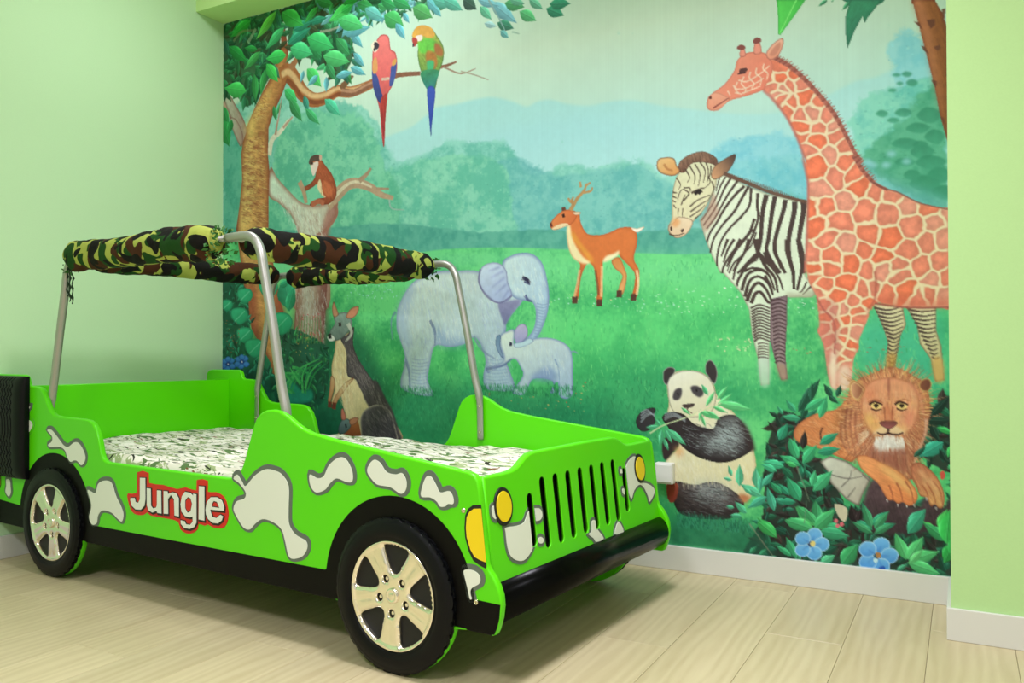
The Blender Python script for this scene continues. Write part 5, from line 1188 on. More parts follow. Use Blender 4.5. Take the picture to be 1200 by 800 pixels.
('P',[2448,2032,2480,2009,2534,2016,2579,2054,2648,2068,2674,2024,2734,2013,2775,2062,2800,2128,2766,2164,2699,2193,2622,2189,2552,2159,2498,2109,2471,2067],'3a3032','2c2426',90,'181416',13.7,0.08,1,0.0,1.0,(25,8.0,0.2)),
('P',[2657,2085,2691,2032,2750,2038,2767,2088,2741,2140,2682,2152,2622,2146,2605,2122],'c8dcd8',None,90,None,13.1,0.03,1,22.9,0.75,(50,8.0,0.12)),
('P',[2750,2030,2783,2062,2808,2136,2783,2138,2767,2088],'3a2c2c',None,90,None,12.8,0.03,1,6.4,0.9,None),
('P',[2339,2054,2356,2018,2393,1997,2421,1998,2416,2025,2421,2051,2397,2083,2360,2089],'3a3438',None,90,'1c181c',7.0,0.03,1,0.0,1.0,None),
('S',[2360,2054,2388,2026,2418,2018],7.0,'a8b4b8',3.5,0.7,0.0),
('S',[2457,2041,2498,2026,2543,2046],6.2,'a8b4b8',3.4,0.6,0.0),
('S',[2360,2041,2388,2019,2418,2022],7.0,'a8b4b8',3.5,0.7,0.0),
('S',[2457,2033,2498,2022,2543,2043],6.2,'a8b4b8',3.4,0.6,0.0),
('S',[2360,2028,2388,2011,2418,2026],7.0,'a8b4b8',3.5,0.7,0.0),
('S',[2458,2025,2498,2017,2543,2039],6.2,'a8b4b8',3.4,0.6,0.0),
('S',[2360,2016,2388,2004,2418,2031],7.0,'a8b4b8',3.5,0.7,0.0),
('S',[2458,2017,2498,2013,2543,2036],6.2,'a8b4b8',3.4,0.6,0.0),
('P',[2453,2120,2489,2101,2516,2135,2489,2171,2461,2199,2448,2165],'3a2c2c',None,90,None,13.7,0.03,1,3.4,1.0,None),
('P',[2502,2144,2534,2151,2525,2187,2502,2170],'f0b070',None,90,None,13.5,0.03,1,10.1,0.7,None),
('P',[2466,2296,2488,2285,2511,2292,2508,2336,2488,2364,2470,2348],'a84a34','8a3a2c',90,None,13.6,0.15,1,0.0,1.0,None),
('P',[2749,2308,2786,2313,2774,2339,2753,2333],'c88458',None,90,None,12.8,0.03,1,6.4,1.0,None),
('P',[2455,1891,2454,1851,2476,1833,2499,1838,2501,1855,2481,1877,2470,1904],'3a3234',None,90,'c8ccc4',7.5,0.05,1,0.0,1.0,None),
('P',[2621,1850,2623,1819,2641,1804,2662,1828,2668,1862,2658,1896,2645,1888,2632,1867],'3a3234',None,90,'c8ccc4',7.3,0.05,1,0.0,1.0,None),
('P',[2492,1947,2503,1921,2526,1916,2528,1938,2518,1958,2499,1962],'4a4448',None,90,None,13.6,0.03,1,2.4,1.0,None),
('P',[2564,1911,2584,1904,2610,1919,2612,1940,2595,1948,2572,1933],'4a4448',None,90,None,13.4,0.03,1,2.3,1.0,None),
('S',[2510,1939,2515,1937],10.1,'181418',10.1,1.0,0.0),
('S',[2584,1924,2590,1922],10.0,'181418',10.0,1.0,0.0),
('P',[2530,1980,2552,1975,2579,1974,2572,1986,2552,1992,2536,1990],'4a3a38',None,90,None,13.5,0.03,1,0.0,1.0,None),
('S',[2552,1992,2550,2001,2570,2011],5.0,'5a4038',3.3,1.0,0.0),
('X','fur',[2525,2056,2666,2042,2750,2021,2783,2104,2724,2166,2604,2165,2525,2117],340,20,26,['2a2426','4a4448','8a9494','b8c8c6','1c1618'],3.2),
('X','fur',[2524,2309,2647,2282,2749,2325,2681,2390,2533,2395],300,12,26,['2a2426','4a4446','8f9a98','1c1618','5a4a48'],3.2),
('X','fur',[2507,2161,2733,2199,2783,2171,2782,2288,2682,2279,2578,2287,2488,2285],240,80,26,['f8f4dc','ece0a8','f4eccc'],3),
('L',[2631,1940,2606,1897],0.42,'5fd08c',0),
('L',[2605,2018,2622,2065],0.3,'6fe08c',0),
('L',[2596,2001,2683,2032],0.3,'6fe08c',0),
('L',[2623,1983,2658,1922],0.3,'6fe08c',0),
('L',[2666,1982,2726,1929],0.3,'6fe08c',0),
('L',[2649,1982,2708,2006],0.3,'6fe08c',0),
('L',[2666,1969,2800,1990],0.3,'6fe08c',0),
('L',[2525,1990,2565,2019],0.3,'6fe08c',0),
('L',[2623,2000,2674,2024],0.3,'6fe08c',0),
('L',[2666,1956,2709,1900],0.3,'6fe08c',0),
('L',[2605,1992,2596,2044],0.3,'6fe08c',0),
('L',[2448,2077,2439,2148],0.35,'5fd094',0),
('L',[2457,2076,2489,2132],0.35,'5fd094',0),
('L',[2466,2076,2547,2137],0.35,'5fd094',0),
('L',[2453,2112,2475,2163],0.35,'5fd094',0),
('L',[2434,2068,2379,2075],0.35,'5fd094',0),
('L',[2444,2068,2416,2034],0.35,'5fd094',0),
('S',[2397,2097,2453,2063,2543,2029,2683,1968],5.5,'d8e8b0',3.5,1.0,0.0),
('S',[2579,2019,2631,1983],6.7,'f0e8c0',6.7,1.0,0.0),
('L',[2832,2310,2749,2270],0.45,'5fcf9c',0),
('L',[2814,2284,2809,2201],0.45,'5fcf9c',0),
('L',[2795,2304,2758,2279],0.45,'5fcf9c',0),
('L',[2749,2280,2750,2195],0.45,'5fcf9c',0),
('L',[2721,2258,2686,2251],0.45,'5fcf9c',0),
('L',[2721,2244,2707,2203],0.45,'5fcf9c',0),
('L',[2850,2309,2776,2361],0.4,'48b890',0),
('L',[2876,2362,2850,2272],0.4,'48b890',0),
('L',[2832,2236,2822,2302],0.4,'48b890',0),
('L',[2876,2316,2938,2329],0.4,'48b890',0),
('L',[2832,2273,2877,2215],0.4,'48b890',0),
('L',[2776,2380,2730,2337],0.5,'58c894',0),
('L',[2758,2391,2711,2391],0.5,'58c894',0),
('L',[2730,2361,2697,2359],0.5,'58c894',0),
('P',[2508,2414,2626,2418,2749,2406,2831,2449,2857,2529,2497,2542],'2a7f5a','1d6348',90,None,13.5,0.15,1,13.5,0.7,None),
('X','blades',[2508,2410,2794,2462],200,'3f9f78','1a5c44'),
('P',[2947,2065,2977,2025,3036,1992,3094,1978,3137,1935,3150,1995,3164,2100,3149,2161,3100,2149,3035,2122,2962,2103],'e0935c','cf7f4c',90,'b0603c',12.2,0.05,1,0.0,1.0,(40,8.0,0.12)),
('P',[3130,1943,3141,1898,3165,1875,3200,1855,3235,1840,3269,1827,3309,1836,3342,1857,3374,1879,3390,1929,3390,1987,3380,2053,3360,2112,3346,2149,3339,2208,3286,2204,3191,2151,3136,2139,3115,2103,3108,2050,3122,1989],'d08c60','b87050',80,'96563c',17.6,0.08,1,0.0,1.0,(75,12.0,0.32)),
('P',[3087,1990,3122,1966,3129,2026,3114,2118,3093,2089,3081,2036],'c8834c','8f5a3c',0,None,11.8,0.08,1,5.9,0.8,(80,9.0,0.2)),
('S',[3151,1990,3116,1997],6.4,'d8a05c',2.0,0.85,0.0),
('S',[3149,1981,3118,1985],6.4,'b87048',2.0,0.85,0.0),
('S',[3147,1971,3120,1974],6.4,'e8b870',2.0,0.85,0.0),
('S',[3147,1961,3111,1962],6.4,'d8a05c',2.0,0.85,0.0),
('S',[3148,1952,3116,1950],6.4,'b87048',2.0,0.85,0.0),
('S',[3149,1942,3122,1939],6.4,'e8b870',2.0,0.85,0.0),
('S',[3151,1932,3117,1927],6.4,'d8a05c',2.0,0.85,0.0),
('S',[3154,1923,3125,1916],6.4,'b87048',2.0,0.85,0.0),
('S',[3158,1914,3134,1905],6.4,'e8b870',2.0,0.85,0.0),
('S',[3163,1905,3131,1895],6.4,'d8a05c',2.0,0.85,0.0),
('S',[3168,1897,3142,1885],6.4,'b87048',2.0,0.85,0.0),
('S',[3174,1889,3154,1875],6.4,'e8b870',2.0,0.85,0.0),
('S',[3181,1882,3154,1867],6.4,'d8a05c',2.0,0.85,0.0),
('S',[3188,1875,3168,1858],6.3,'b87048',2.0,0.85,0.0),
('S',[3196,1869,3182,1851],6.3,'e8b870',2.0,0.85,0.0),
('S',[3204,1863,3184,1844],6.3,'d8a05c',2.0,0.85,0.0),
('S',[3213,1858,3199,1839],6.3,'b87048',2.0,0.85,0.0),
('S',[3222,1854,3215,1834],6.3,'e8b870',2.0,0.85,0.0),
('S',[3231,1851,3218,1830],6.3,'d8a05c',2.0,0.85,0.0),
('S',[3241,1849,3235,1827],6.3,'b87048',2.0,0.85,0.0),
('S',[3250,1847,3251,1825],6.3,'e8b870',2.0,0.85,0.0),
('S',[3260,1846,3255,1824],6.2,'d8a05c',2.0,0.85,0.0),
('S',[3270,1846,3271,1824],6.2,'b87048',2.0,0.85,0.0),
('S',[3280,1847,3288,1825],6.2,'e8b870',2.0,0.85,0.0),
('S',[3289,1848,3291,1827],6.2,'d8a05c',2.0,0.85,0.0),
('S',[3298,1850,3307,1829],6.2,'b87048',2.0,0.85,0.0),
('S',[3307,1853,3323,1833],6.2,'e8b870',2.0,0.85,0.0),
('S',[3316,1857,3326,1838],6.2,'d8a05c',2.0,0.85,0.0),
('S',[3325,1862,3340,1843],6.1,'b87048',2.0,0.85,0.0),
('S',[3332,1867,3354,1849],6.1,'e8b870',1.9,0.85,0.0),
('S',[3340,1873,3355,1856],6.1,'d8a05c',1.9,0.85,0.0),
('S',[3347,1879,3368,1864],6.1,'b87048',1.9,0.85,0.0),
('S',[3353,1886,3379,1872],6.1,'e8b870',1.9,0.85,0.0),
('S',[3358,1893,3379,1881],6.1,'d8a05c',1.9,0.85,0.0),
('S',[3363,1901,3389,1890],6.1,'b87048',1.9,0.85,0.0),
('S',[3367,1909,3398,1900],6.1,'e8b870',1.9,0.85,0.0),
('S',[3371,1918,3394,1910],6.1,'d8a05c',1.9,0.85,0.0),
('S',[3374,1927,3402,1921],6.1,'b87048',1.9,0.85,0.0),
('S',[3376,1936,3408,1931],6.1,'e8b870',1.9,0.85,0.0),
('S',[3377,1945,3402,1943],6.1,'d8a05c',1.9,0.85,0.0),
('S',[3377,1955,3406,1954],6.1,'b87048',1.9,0.85,0.0),
('S',[3377,1964,3409,1965],6.1,'e8b870',1.9,0.85,0.0),
('S',[3375,1973,3400,1976],6.1,'d8a05c',1.9,0.85,0.0),
('S',[3373,1982,3401,1987],6.1,'b87048',1.9,0.85,0.0),
('X','fur_radial',[3133,1943,3151,1882,3200,1852,3269,1829,3329,1843,3381,1893,3395,1943,3388,2016,3373,2075,3346,2149,3339,2208,3273,2190,3198,2158,3136,2139,3115,2095,3129,2026,3264,1977],900,0,46,['e8b070','b8704c','8f5038','d89868','f0c890','a05c40','c88458'],4),
('X','fur',[2955,2057,3022,2004,3101,1990,3129,2064,3121,2140,3050,2121,2969,2103],220,25,36,['e8a46c','d88850','f0b880','c07448'],4),
('P',[3175,1965,3182,1912,3207,1878,3248,1864,3288,1865,3328,1879,3351,1908,3359,1959,3347,2018,3327,2048,3287,2064,3247,2066,3206,2053,3185,2017],'e39a72','e8ac78',90,'b8704c',14.5,0.05,1,0.0,1.0,(85,8.0,0.08)),
('P',[3140,1920,3137,1886,3155,1875,3183,1893,3189,1912,3168,1946,3151,1939],'c08a60','8a5038',0,'ecc070',7.3,0.05,1,0.0,1.0,None),
('P',[3358,1890,3371,1868,3391,1868,3396,1889,3388,1907,3371,1908],'8a5038','6a3c30',0,'ecc070',6.9,0.05,1,0.0,1.0,None),
('P',[3251,1970,3274,1969,3279,2013,3271,2021,3247,2022,3244,2014],'d88058',None,90,None,11.4,0.03,1,5.7,0.9,None),
('S',[3265,1866,3264,1917,3261,1969],8.5,'8a4a3c',5.7,0.6,2.8),
('P',[3237,2022,3250,2016,3277,2015,3289,2020,3277,2034,3260,2040,3247,2034],'7f4a44','b87068',90,'4a2828',4.3,0.03,1,0.0,1.0,None),
('S',[3262,2037,3263,2054,3287,2058,3307,2052],5.7,'4a2c28',3.4,1.0,0.0),
('S',[3263,2054,3243,2060,3226,2056],5.7,'4a2c28',3.4,1.0,0.0),
('P',[3206,2046,3240,2029,3260,2043,3240,2059,3213,2057],'f0b870',None,90,None,11.5,0.03,1,5.7,0.7,None),
('P',[3287,2035,3314,2026,3321,2044,3294,2057],'f0c080',None,90,None,11.3,0.03,1,5.6,0.6,None),
('P',[3206,1960,3218,1952,3233,1955,3241,1966,3229,1974,3214,1972],'e8c070',None,90,None,11.5,0.02,1,0.0,1.0,None),
('P',[3214,1960,3223,1956,3232,1963,3223,1970],'3a2820',None,90,None,11.5,0.03,1,0.0,1.0,None),
('S',[3203,1958,3218,1950,3243,1957],6.9,'4a2420',4.3,1.0,0.0),
('S',[3208,1972,3223,1978,3238,1973],4.6,'5a3028',2.9,1.0,0.0),
('P',[3287,1957,3299,1950,3314,1953,3322,1964,3310,1972,3295,1970],'e8c070',None,90,None,11.3,0.02,1,0.0,1.0,None),
('P',[3295,1958,3305,1954,3313,1960,3304,1967],'3a2820',None,90,None,11.2,0.03,1,0.0,1.0,None),
('S',[3285,1955,3299,1948,3323,1954],6.8,'4a2420',4.2,1.0,0.0),
('S',[3290,1970,3304,1975,3319,1970],4.5,'5a3028',2.8,1.0,0.0),
('P',[3226,2045,3247,2031,3262,2037,3279,2029,3301,2042,3314,2056,3287,2063,3263,2058,3240,2065,3213,2060],'f4d8a8','e8c49a',90,None,11.4,0.03,1,4.3,0.85,None),
('X','fur',[3186,1912,3341,1908,3347,1967,3314,2019,3213,2023,3179,1972],320,88,22,['e8a880','d88a60','f0bc90','cf7c58','f0b070'],3),
('X','fur_radial',[3178,2024,3206,2053,3263,2058,3321,2048,3347,2010,3340,2076,3313,2122,3212,2128,3178,2084,3263,1991],260,0,34,['e8b080','b87050','f0d0a8','9a5840'],3.5),
('S',[3199,1953,3220,1941,3244,1951],8.6,'9a5438',2.9,0.6,0.0),
('S',[3288,1950,3308,1939,3328,1942],8.4,'9a5438',2.8,0.6,0.0),
('P',[3192,1986,3213,2001,3226,2037,3206,2038,3189,2017],'f0c060',None,90,None,11.5,0.03,1,11.5,0.6,None),
('P',[3314,1990,3341,1974,3341,2018,3321,2041],'e87868',None,90,None,11.2,0.03,1,14.0,0.5,None),
('P',[3179,1912,3214,1896,3227,1933,3199,1949],'d87c58',None,90,None,11.6,0.03,1,14.5,0.5,None),
('S',[3199,2054,3164,2063],2.3,'f0e0c0',1.4,0.6,0.0),
('S',[3199,2056,3164,2069],2.3,'f0e0c0',1.4,0.6,0.0),
('S',[3199,2058,3164,2076],2.3,'f0e0c0',1.4,0.6,0.0),
('S',[3199,2060,3164,2083],2.3,'f0e0c0',1.4,0.6,0.0),
('S',[3199,2063,3164,2090],2.3,'f0e0c0',1.4,0.6,0.0),
('S',[3199,2065,3164,2096],2.3,'f0e0c0',1.4,0.6,0.0),
('S',[3199,2067,3164,2103],2.3,'f0e0c0',1.4,0.6,0.0),
('X','fur',[3223,2069,3264,2060,3307,2065,3314,2092,3287,2101,3240,2104,3216,2094],260,88,36,['f8f4ec','e8e0d4','fcf8f0','d8ccc0'],3.5),
('P',[3205,2098,3226,2119,3260,2117,3314,2107,3327,2121,3320,2187,3286,2182,3232,2156,3198,2143],'a0604c',None,90,None,11.5,0.03,1,8.6,0.8,(85,9.0,0.25)),
('S',[3380,2002,3376,2053,3356,2112,3340,2164],8.2,'f0c8b0',4.1,0.6,2.7),
('S',[3328,1879,3358,1923,3373,1988],8.4,'d88a70',4.2,0.5,2.8),
('S',[3130,1973,3122,2042,3136,2117],8.8,'7f4434',2.9,0.5,2.9),
('S',[3135,1979,3128,2048,3141,2123],5.8,'e8b080',2.9,0.4,2.9),
('S',[3144,1973,3140,2049,3157,2131],8.7,'7f4434',2.9,0.5,2.9),
('S',[3149,1979,3145,2054,3162,2136],5.8,'e8b080',2.9,0.4,2.9),
('S',[3158,1988,3157,2063,3178,2129],8.7,'7f4434',2.9,0.5,2.9),
('S',[3163,1993,3163,2069,3183,2135],5.8,'e8b080',2.9,0.4,2.9),
('S',[3108,2027,3111,2088,3136,2139],8.8,'7f4434',2.9,0.5,2.9),
('S',[3114,2033,3117,2094,3141,2145],5.9,'e8b080',2.9,0.4,2.9),
('S',[3313,2122,3320,2165,3333,2208],8.4,'7f4434',2.8,0.5,2.8),
('S',[3319,2127,3325,2171,3338,2214],5.6,'e8b080',2.8,0.4,2.8),
('S',[3287,2123,3293,2167,3313,2195],8.4,'7f4434',2.8,0.5,2.8),
('S',[3292,2129,3298,2173,3318,2201],5.6,'e8b080',2.8,0.4,2.8),
('S',[3340,2076,3340,2128,3333,2179],8.3,'7f4434',2.8,0.5,2.8),
('S',[3345,2082,3345,2133,3338,2185],5.5,'e8b080',2.8,0.4,2.8),
('P',[3233,2022,3250,2014,3277,2013,3291,2020,3279,2035,3262,2042,3245,2035],'6f3c38','a8605c',90,'3c2020',4.3,0.03,1,0.0,1.0,None),
('S',[3262,2040,3263,2056,3288,2060,3309,2052],7.4,'3c2220',4.0,1.0,0.0),
('S',[3263,2056,3243,2062,3225,2056],7.4,'3c2220',4.0,1.0,0.0),
('P',[3254,1958,3271,1958,3277,2009,3249,2011],'d08058',None,90,None,11.3,0.03,1,5.7,0.6,None),
('S',[3249,1966,3252,2010],5.7,'8f4a34',2.8,0.6,0.0),
('S',[3276,1965,3274,2010],5.6,'8f4a34',2.8,0.6,0.0),
('P',[3206,1960,3218,1952,3233,1955,3241,1966,3229,1974,3214,1972],'f0d080',None,90,None,11.5,0.02,1,0.0,1.0,None),
('P',[3215,1959,3224,1955,3232,1961,3223,1971],'2c1a14',None,90,None,11.5,0.03,1,0.0,1.0,None),
('S',[3201,1959,3218,1949,3244,1958],8.6,'3a1c18',5.2,1.0,0.0),
('S',[3207,1973,3223,1979,3240,1974],5.7,'4a2820',2.9,1.0,0.0),
('P',[3287,1957,3299,1950,3314,1953,3322,1964,3310,1972,3295,1970],'f0d080',None,90,None,11.3,0.02,1,0.0,1.0,None),
('P',[3297,1956,3305,1953,3313,1959,3304,1968],'2c1a14',None,90,None,11.2,0.03,1,0.0,1.0,None),
('S',[3283,1957,3299,1947,3324,1956],8.5,'3a1c18',5.1,1.0,0.0),
('S',[3288,1970,3304,1976,3320,1971],5.6,'4a2820',2.8,1.0,0.0),
('P',[3144,1924,3141,1894,3155,1882,3178,1898,3182,1913,3166,1942,3152,1937],'d8a078','8a5038',0,'f4d088',8.7,0.05,1,0.0,1.0,None),
('P',[3333,2164,3359,2152,3392,2175,3417,2209,3433,2258,3429,2295,3416,2303,3404,2290,3391,2298,3378,2270,3359,2265,3346,2229,3333,2201],'c87858','e0a868',60,'8a4a34',11.1,0.06,1,0.0,1.0,(60,8.0,0.15)),
('P',[3160,2146,3191,2138,3246,2163,3286,2182,3319,2209,3346,2244,3352,2272,3339,2297,3319,2301,3306,2291,3289,2298,3276,2287,3259,2287,3242,2259,3225,2231,3177,2189],'f0a468','e88850',30,'b0603c',11.6,0.04,1,0.0,1.0,(35,8.0,0.1)),
('P',[3226,2164,3273,2183,3313,2217,3339,2252,3339,2273,3313,2246,3273,2213],'fbd888',None,90,None,11.4,0.03,1,11.4,0.7,None),
('S',[3286,2226,3299,2255,3306,2291],6.2,'a8583c',2.8,0.75,0.0),
('S',[3313,2217,3332,2252,3339,2295],6.1,'a8583c',2.8,0.75,0.0),
('S',[3262,2235,3272,2264,3276,2290],6.2,'a8583c',2.8,0.75,0.0),
('S',[3378,2219,3398,2254,3407,2289],6.0,'a8583c',2.7,0.75,0.0),
('S',[3398,2211,3420,2245,3426,2288],6.0,'a8583c',2.7,0.75,0.0),
('S',[3365,2228,3378,2248,3384,2270],6.1,'a8583c',2.8,0.75,0.0),
('S',[3356,2177,3372,2198,3378,2234],13.8,'f0c890',8.3,0.5,5.5),
('S',[3385,2204,3404,2232,3412,2260],13.7,'f0c890',8.2,0.5,5.5),
('S',[3255,2285,3257,2295],4.5,'e8e0d8',1.7,1.0,0.0),
('S',[3290,2299,3291,2309],4.5,'e8e0d8',1.7,1.0,0.0),
('S',[3317,2300,3319,2310],4.5,'e8e0d8',1.7,1.0,0.0),
('S',[3340,2294,3341,2305],4.4,'e8e0d8',1.7,1.0,0.0),
('S',[3407,2299,3408,2309],4.4,'e8e0d8',1.6,1.0,0.0),
('S',[3378,2269,3379,2279],4.4,'e8e0d8',1.6,1.0,0.0),
('S',[3039,2053,3047,2049,3039,2065,3043,2107],6.0,'5a3428',4.5,1.0,0.0),
('L',[3036,2015,3062,1930],0.4,'3fb878',0),
('L',[2985,1986,3062,1937],0.4,'3fb878',0),
('L',[2955,1994,2918,1949],0.45,'3fae7c',0),
('L',[2970,2017,2902,2012],0.45,'3fae7c',0),
('L',[2910,2004,2887,1973],0.45,'3fae7c',0),
('L',[2970,1978,3041,1869],0.35,'1a5a40',0),
('L',[3007,1954,3011,1885],0.35,'1a5a40',0),
('L',[2962,1994,3000,1916],0.35,'1a5a40',0),
('L',[3080,1937,3051,1888],0.5,'1a5a40',0),
('L',[3094,1936,3109,1891],0.5,'1a5a40',0),
('L',[3066,1930,3101,1959],0.5,'1a5a40',0),
('L',[2894,2099,2925,2035],0.6,'2f9f74',0),
('L',[2886,2193,2916,2176],0.6,'2f9f74',0),
('L',[2962,2165,2928,2089],0.5,'3fb878',0),
('L',[2932,2089,2958,2165],0.5,'3fb878',0),
('L',[2976,2180,3028,2107],0.5,'3fb878',0),
('L',[2969,2188,2894,2154],0.5,'3fb878',0),
('L',[2978,2129,2986,2059],0.45,'2a2422',0),
('L',[3035,2107,3101,2062],0.5,'2f9f74',0),
('L',[3028,2138,3107,2118],0.5,'2f9f74',0),
('L',[3013,2262,3075,2204],0.55,'48c880',0),
('L',[3009,2255,3020,2200],0.55,'48c880',0),
('L',[2965,2242,3009,2262],0.6,'2f8f5c',0),
('L',[2964,2304,2920,2230],0.5,'3fb878',0),
('L',[2931,2299,2886,2256],0.45,'2f9f74',0),
('L',[2953,2321,2885,2323],0.45,'2f9f74',0),
('L',[2984,2202,3013,2231],0.4,'2f9f74',0),
('L',[2976,2218,2969,2180],0.4,'2f9f74',0),
('L',[3019,2415,3085,2333],0.55,'58cc74',0),
('L',[3019,2400,2949,2337],0.55,'58cc74',0),
('L',[3012,2408,2912,2391],0.55,'58cc74',0),
('L',[3027,2384,3020,2308],0.6,'3fa868',0),
('L',[3056,2396,3120,2405],0.6,'3fb878',0),
('L',[3204,2389,3176,2302],0.42,'2f9f74',0),
('L',[3204,2381,3265,2324],0.42,'2f9f74',0),
('L',[3210,2396,3138,2365],0.42,'2f9f74',0),
('L',[3217,2395,3285,2366],0.42,'2f9f74',0),
('L',[3155,2379,3138,2313],0.6,'281c1e',0),
('L',[3162,2371,3173,2325],0.6,'281c1e',0),
('L',[3345,2382,3318,2377],0.6,'2f9f74',0),
('L',[3322,2377,3378,2306],0.6,'3fae84',0),
('L',[3403,2376,3364,2351],0.55,'4fcc60',0),
('L',[3416,2375,3442,2301],0.55,'4fcc60',0),
('L',[3441,2365,3461,2299],0.55,'4fcc60',0),
('L',[3454,2321,3441,2401],0.7,'2fa848',0),
('L',[3431,2079,3356,2134],0.6,'38b090',0),
('L',[3393,1994,3451,1924],0.4,'153a2c',0),
('L',[3386,2009,3457,2006],0.5,'153a2c',0),
('L',[3393,2023,3418,2080],0.5,'153a2c',0),
('L',[3437,2143,3418,2101],0.5,'153a2c',0),
('L',[3412,2030,3463,2049],0.45,'3fc060',0),
('L',[3443,2129,3463,2077],0.45,'3fc060',0),
('L',[3436,2222,3468,2206],0.5,'3fb068',0),
('L',[3443,2172,3468,2141],0.5,'3fb068',0),
('L',[3340,2135,3379,2096],0.4,'1d5a44',0),
('L',[2956,2336,3016,2385],0.5,'48b870',0),
('L',[3024,2393,2982,2343],0.5,'48b870',0),
('L',[3015,2412,3088,2338],0.5,'48b870',0),
('L',[2912,2390,3015,2416],0.5,'48b870',0),
('L',[3032,2419,3137,2426],0.5,'3fae78',0),
('L',[2885,2452,2813,2390],0.5,'3fb85c',0),
('L',[2813,2404,2889,2461],0.5,'3fb85c',0),
('L',[2955,2526,2916,2449],0.4,'3fb878',0),
('L',[2937,2519,2880,2485],0.4,'3fb878',0),
('L',[2955,2508,2972,2533],0.4,'3fb878',0),
('L',[3107,2530,3161,2449],0.65,'3fae68',0),
('L',[3036,2535,3087,2497],0.6,'58c88c',0),
('L',[3206,2392,3178,2308],0.4,'3f9f68',0),
('L',[3214,2392,3262,2327],0.4,'3f9f68',0),
('L',[3210,2409,3141,2373],0.4,'3f9f68',0),
('L',[3214,2409,3273,2368],0.4,'3f9f68',0),
('L',[3315,2488,3281,2398],0.5,'5cd07c',0),
('L',[3319,2487,3369,2401],0.5,'5cd07c',0),
('L',[3323,2491,3418,2446],0.5,'5cd07c',0),
('L',[3319,2496,3421,2525],0.5,'5cd07c',0),
('L',[3323,2500,3369,2444],0.4,'6fdc84',0),
('L',[3320,2398,3374,2316],0.55,'3fae84',0),
('L',[3441,2410,3366,2355],0.5,'3fae68',0),
('L',[3437,2419,3449,2301],0.6,'3fc85c',0),
('L',[3459,2417,3429,2487],0.7,'2fa84c',0),
('L',[3467,2391,3459,2475],0.7,'2fa84c',0),
('L',[3284,2530,3319,2500],0.4,'48b080',0),
('L',[2969,2317,2921,2230],0.55,'38b078',0),
('L',[3012,2277,3080,2197],0.5,'48c080',0),
('L',[3008,2260,3021,2201],0.5,'48c080',0),
('L',[2903,2295,2859,2253],0.5,'2f9f68',0),
('L',[2956,2246,2991,2270],0.5,'2f9f68',0),
('L',[2913,2194,2832,2181],0.5,'48c890',0),
('L',[2886,2214,2828,2190],0.5,'48c890',0),
('L',[2956,2191,2913,2176],0.5,'48c870',0),
('L',[2785,2528,2812,2497],0.5,'2f9060',0),
('L',[2821,2533,2849,2502],0.5,'2f9060',0),
('S',[2785,2416,2831,2476,2871,2527],5.1,'8a8a70',3.2,0.7,0.0),
('S',[2956,2191,2982,2262,2999,2314],5.5,'7a8a70',3.0,0.7,0.0),
('S',[2981,2397,2990,2315],4.5,'6a8a70',3.0,0.6,0.0),
('P',[3082,2377,3090,2368,3097,2375,3090,2384],'e07078',None,90,None,11.8,0.03,1,0.0,1.0,None),
('P',[3101,2387,3108,2378,3116,2386,3108,2394],'e07078',None,90,None,11.8,0.03,1,0.0,1.0,None),
('P',[3087,2394,3095,2385,3102,2392,3095,2401],'e07078',None,90,None,11.8,0.03,1,0.0,1.0,None),
('P',[3420,2182,3431,2176,3435,2195,3424,2205],'d85848',None,90,None,10.9,0.03,1,0.0,1.0,None),
('P',[3043,2432,3038,2447,3024,2458,3008,2460,2994,2452,2989,2437,2995,2422,3008,2411,3025,2409,3038,2417],'7cc4f0','5aa4dc',90,'d0f0fc',6.6,0.05,1,0.0,1.0,None),
('S',[3005,2468,3016,2435],9.0,'3f7cc8',3.0,0.5,3.0),
('P',[3067,2462,3062,2477,3049,2488,3032,2490,3019,2482,3014,2467,3019,2452,3033,2441,3049,2439,3062,2447],'7cc4f0','5aa4dc',90,'d0f0fc',6.5,0.05,1,0.0,1.0,None),
('S',[3005,2468,3041,2464],9.0,'3f7cc8',3.0,0.5,3.0),
('P',[3042,2497,3037,2512,3024,2523,3007,2525,2994,2517,2989,2503,2994,2487,3008,2476,3024,2474,3037,2482],'7cc4f0','5aa4dc',90,'d0f0fc',6.6,0.05,1,0.0,1.0,None),
('S',[3005,2468,3016,2500],9.0,'3f7cc8',3.0,0.5,3.0),
('P',[3002,2489,2997,2504,2984,2515,2967,2517,2953,2509,2948,2495,2954,2479,2967,2468,2984,2466,2997,2474],'7cc4f0','5aa4dc',90,'d0f0fc',6.6,0.05,1,0.0,1.0,None),
('S',[3005,2468,2975,2492],9.0,'3f7cc8',3.0,0.5,3.0),
('P',[3003,2449,2997,2464,2984,2475,2967,2477,2954,2469,2949,2454,2954,2439,2967,2428,2984,2426,2998,2434],'7cc4f0','5aa4dc',90,'d0f0fc',6.6,0.05,1,0.0,1.0,None),
('S',[3005,2468,2976,2451],9.0,'3f7cc8',3.0,0.5,3.0),
('P',[3001,2467,3010,2455,3020,2463,3012,2477],'e8d880',None,90,None,12.0,0.03,1,0.0,1.0,None),
('P',[3265,2444,3259,2461,3245,2473,3228,2475,3213,2466,3208,2450,3213,2433,3228,2421,3245,2419,3260,2428],'7cc4f0','4f98dc',90,'d0f0fc',6.2,0.05,1,0.0,1.0,None),
('S',[3224,2484,3236,2447],8.5,'3f7cc8',2.8,0.5,2.8),
('P',[3291,2476,3285,2493,3271,2505,3254,2507,3240,2499,3234,2483,3240,2466,3254,2454,3272,2452,3286,2460],'7cc4f0','4f98dc',90,'d0f0fc',6.2,0.05,1,0.0,1.0,None),
('S',[3224,2484,3263,2480],8.5,'3f7cc8',2.8,0.5,2.8),
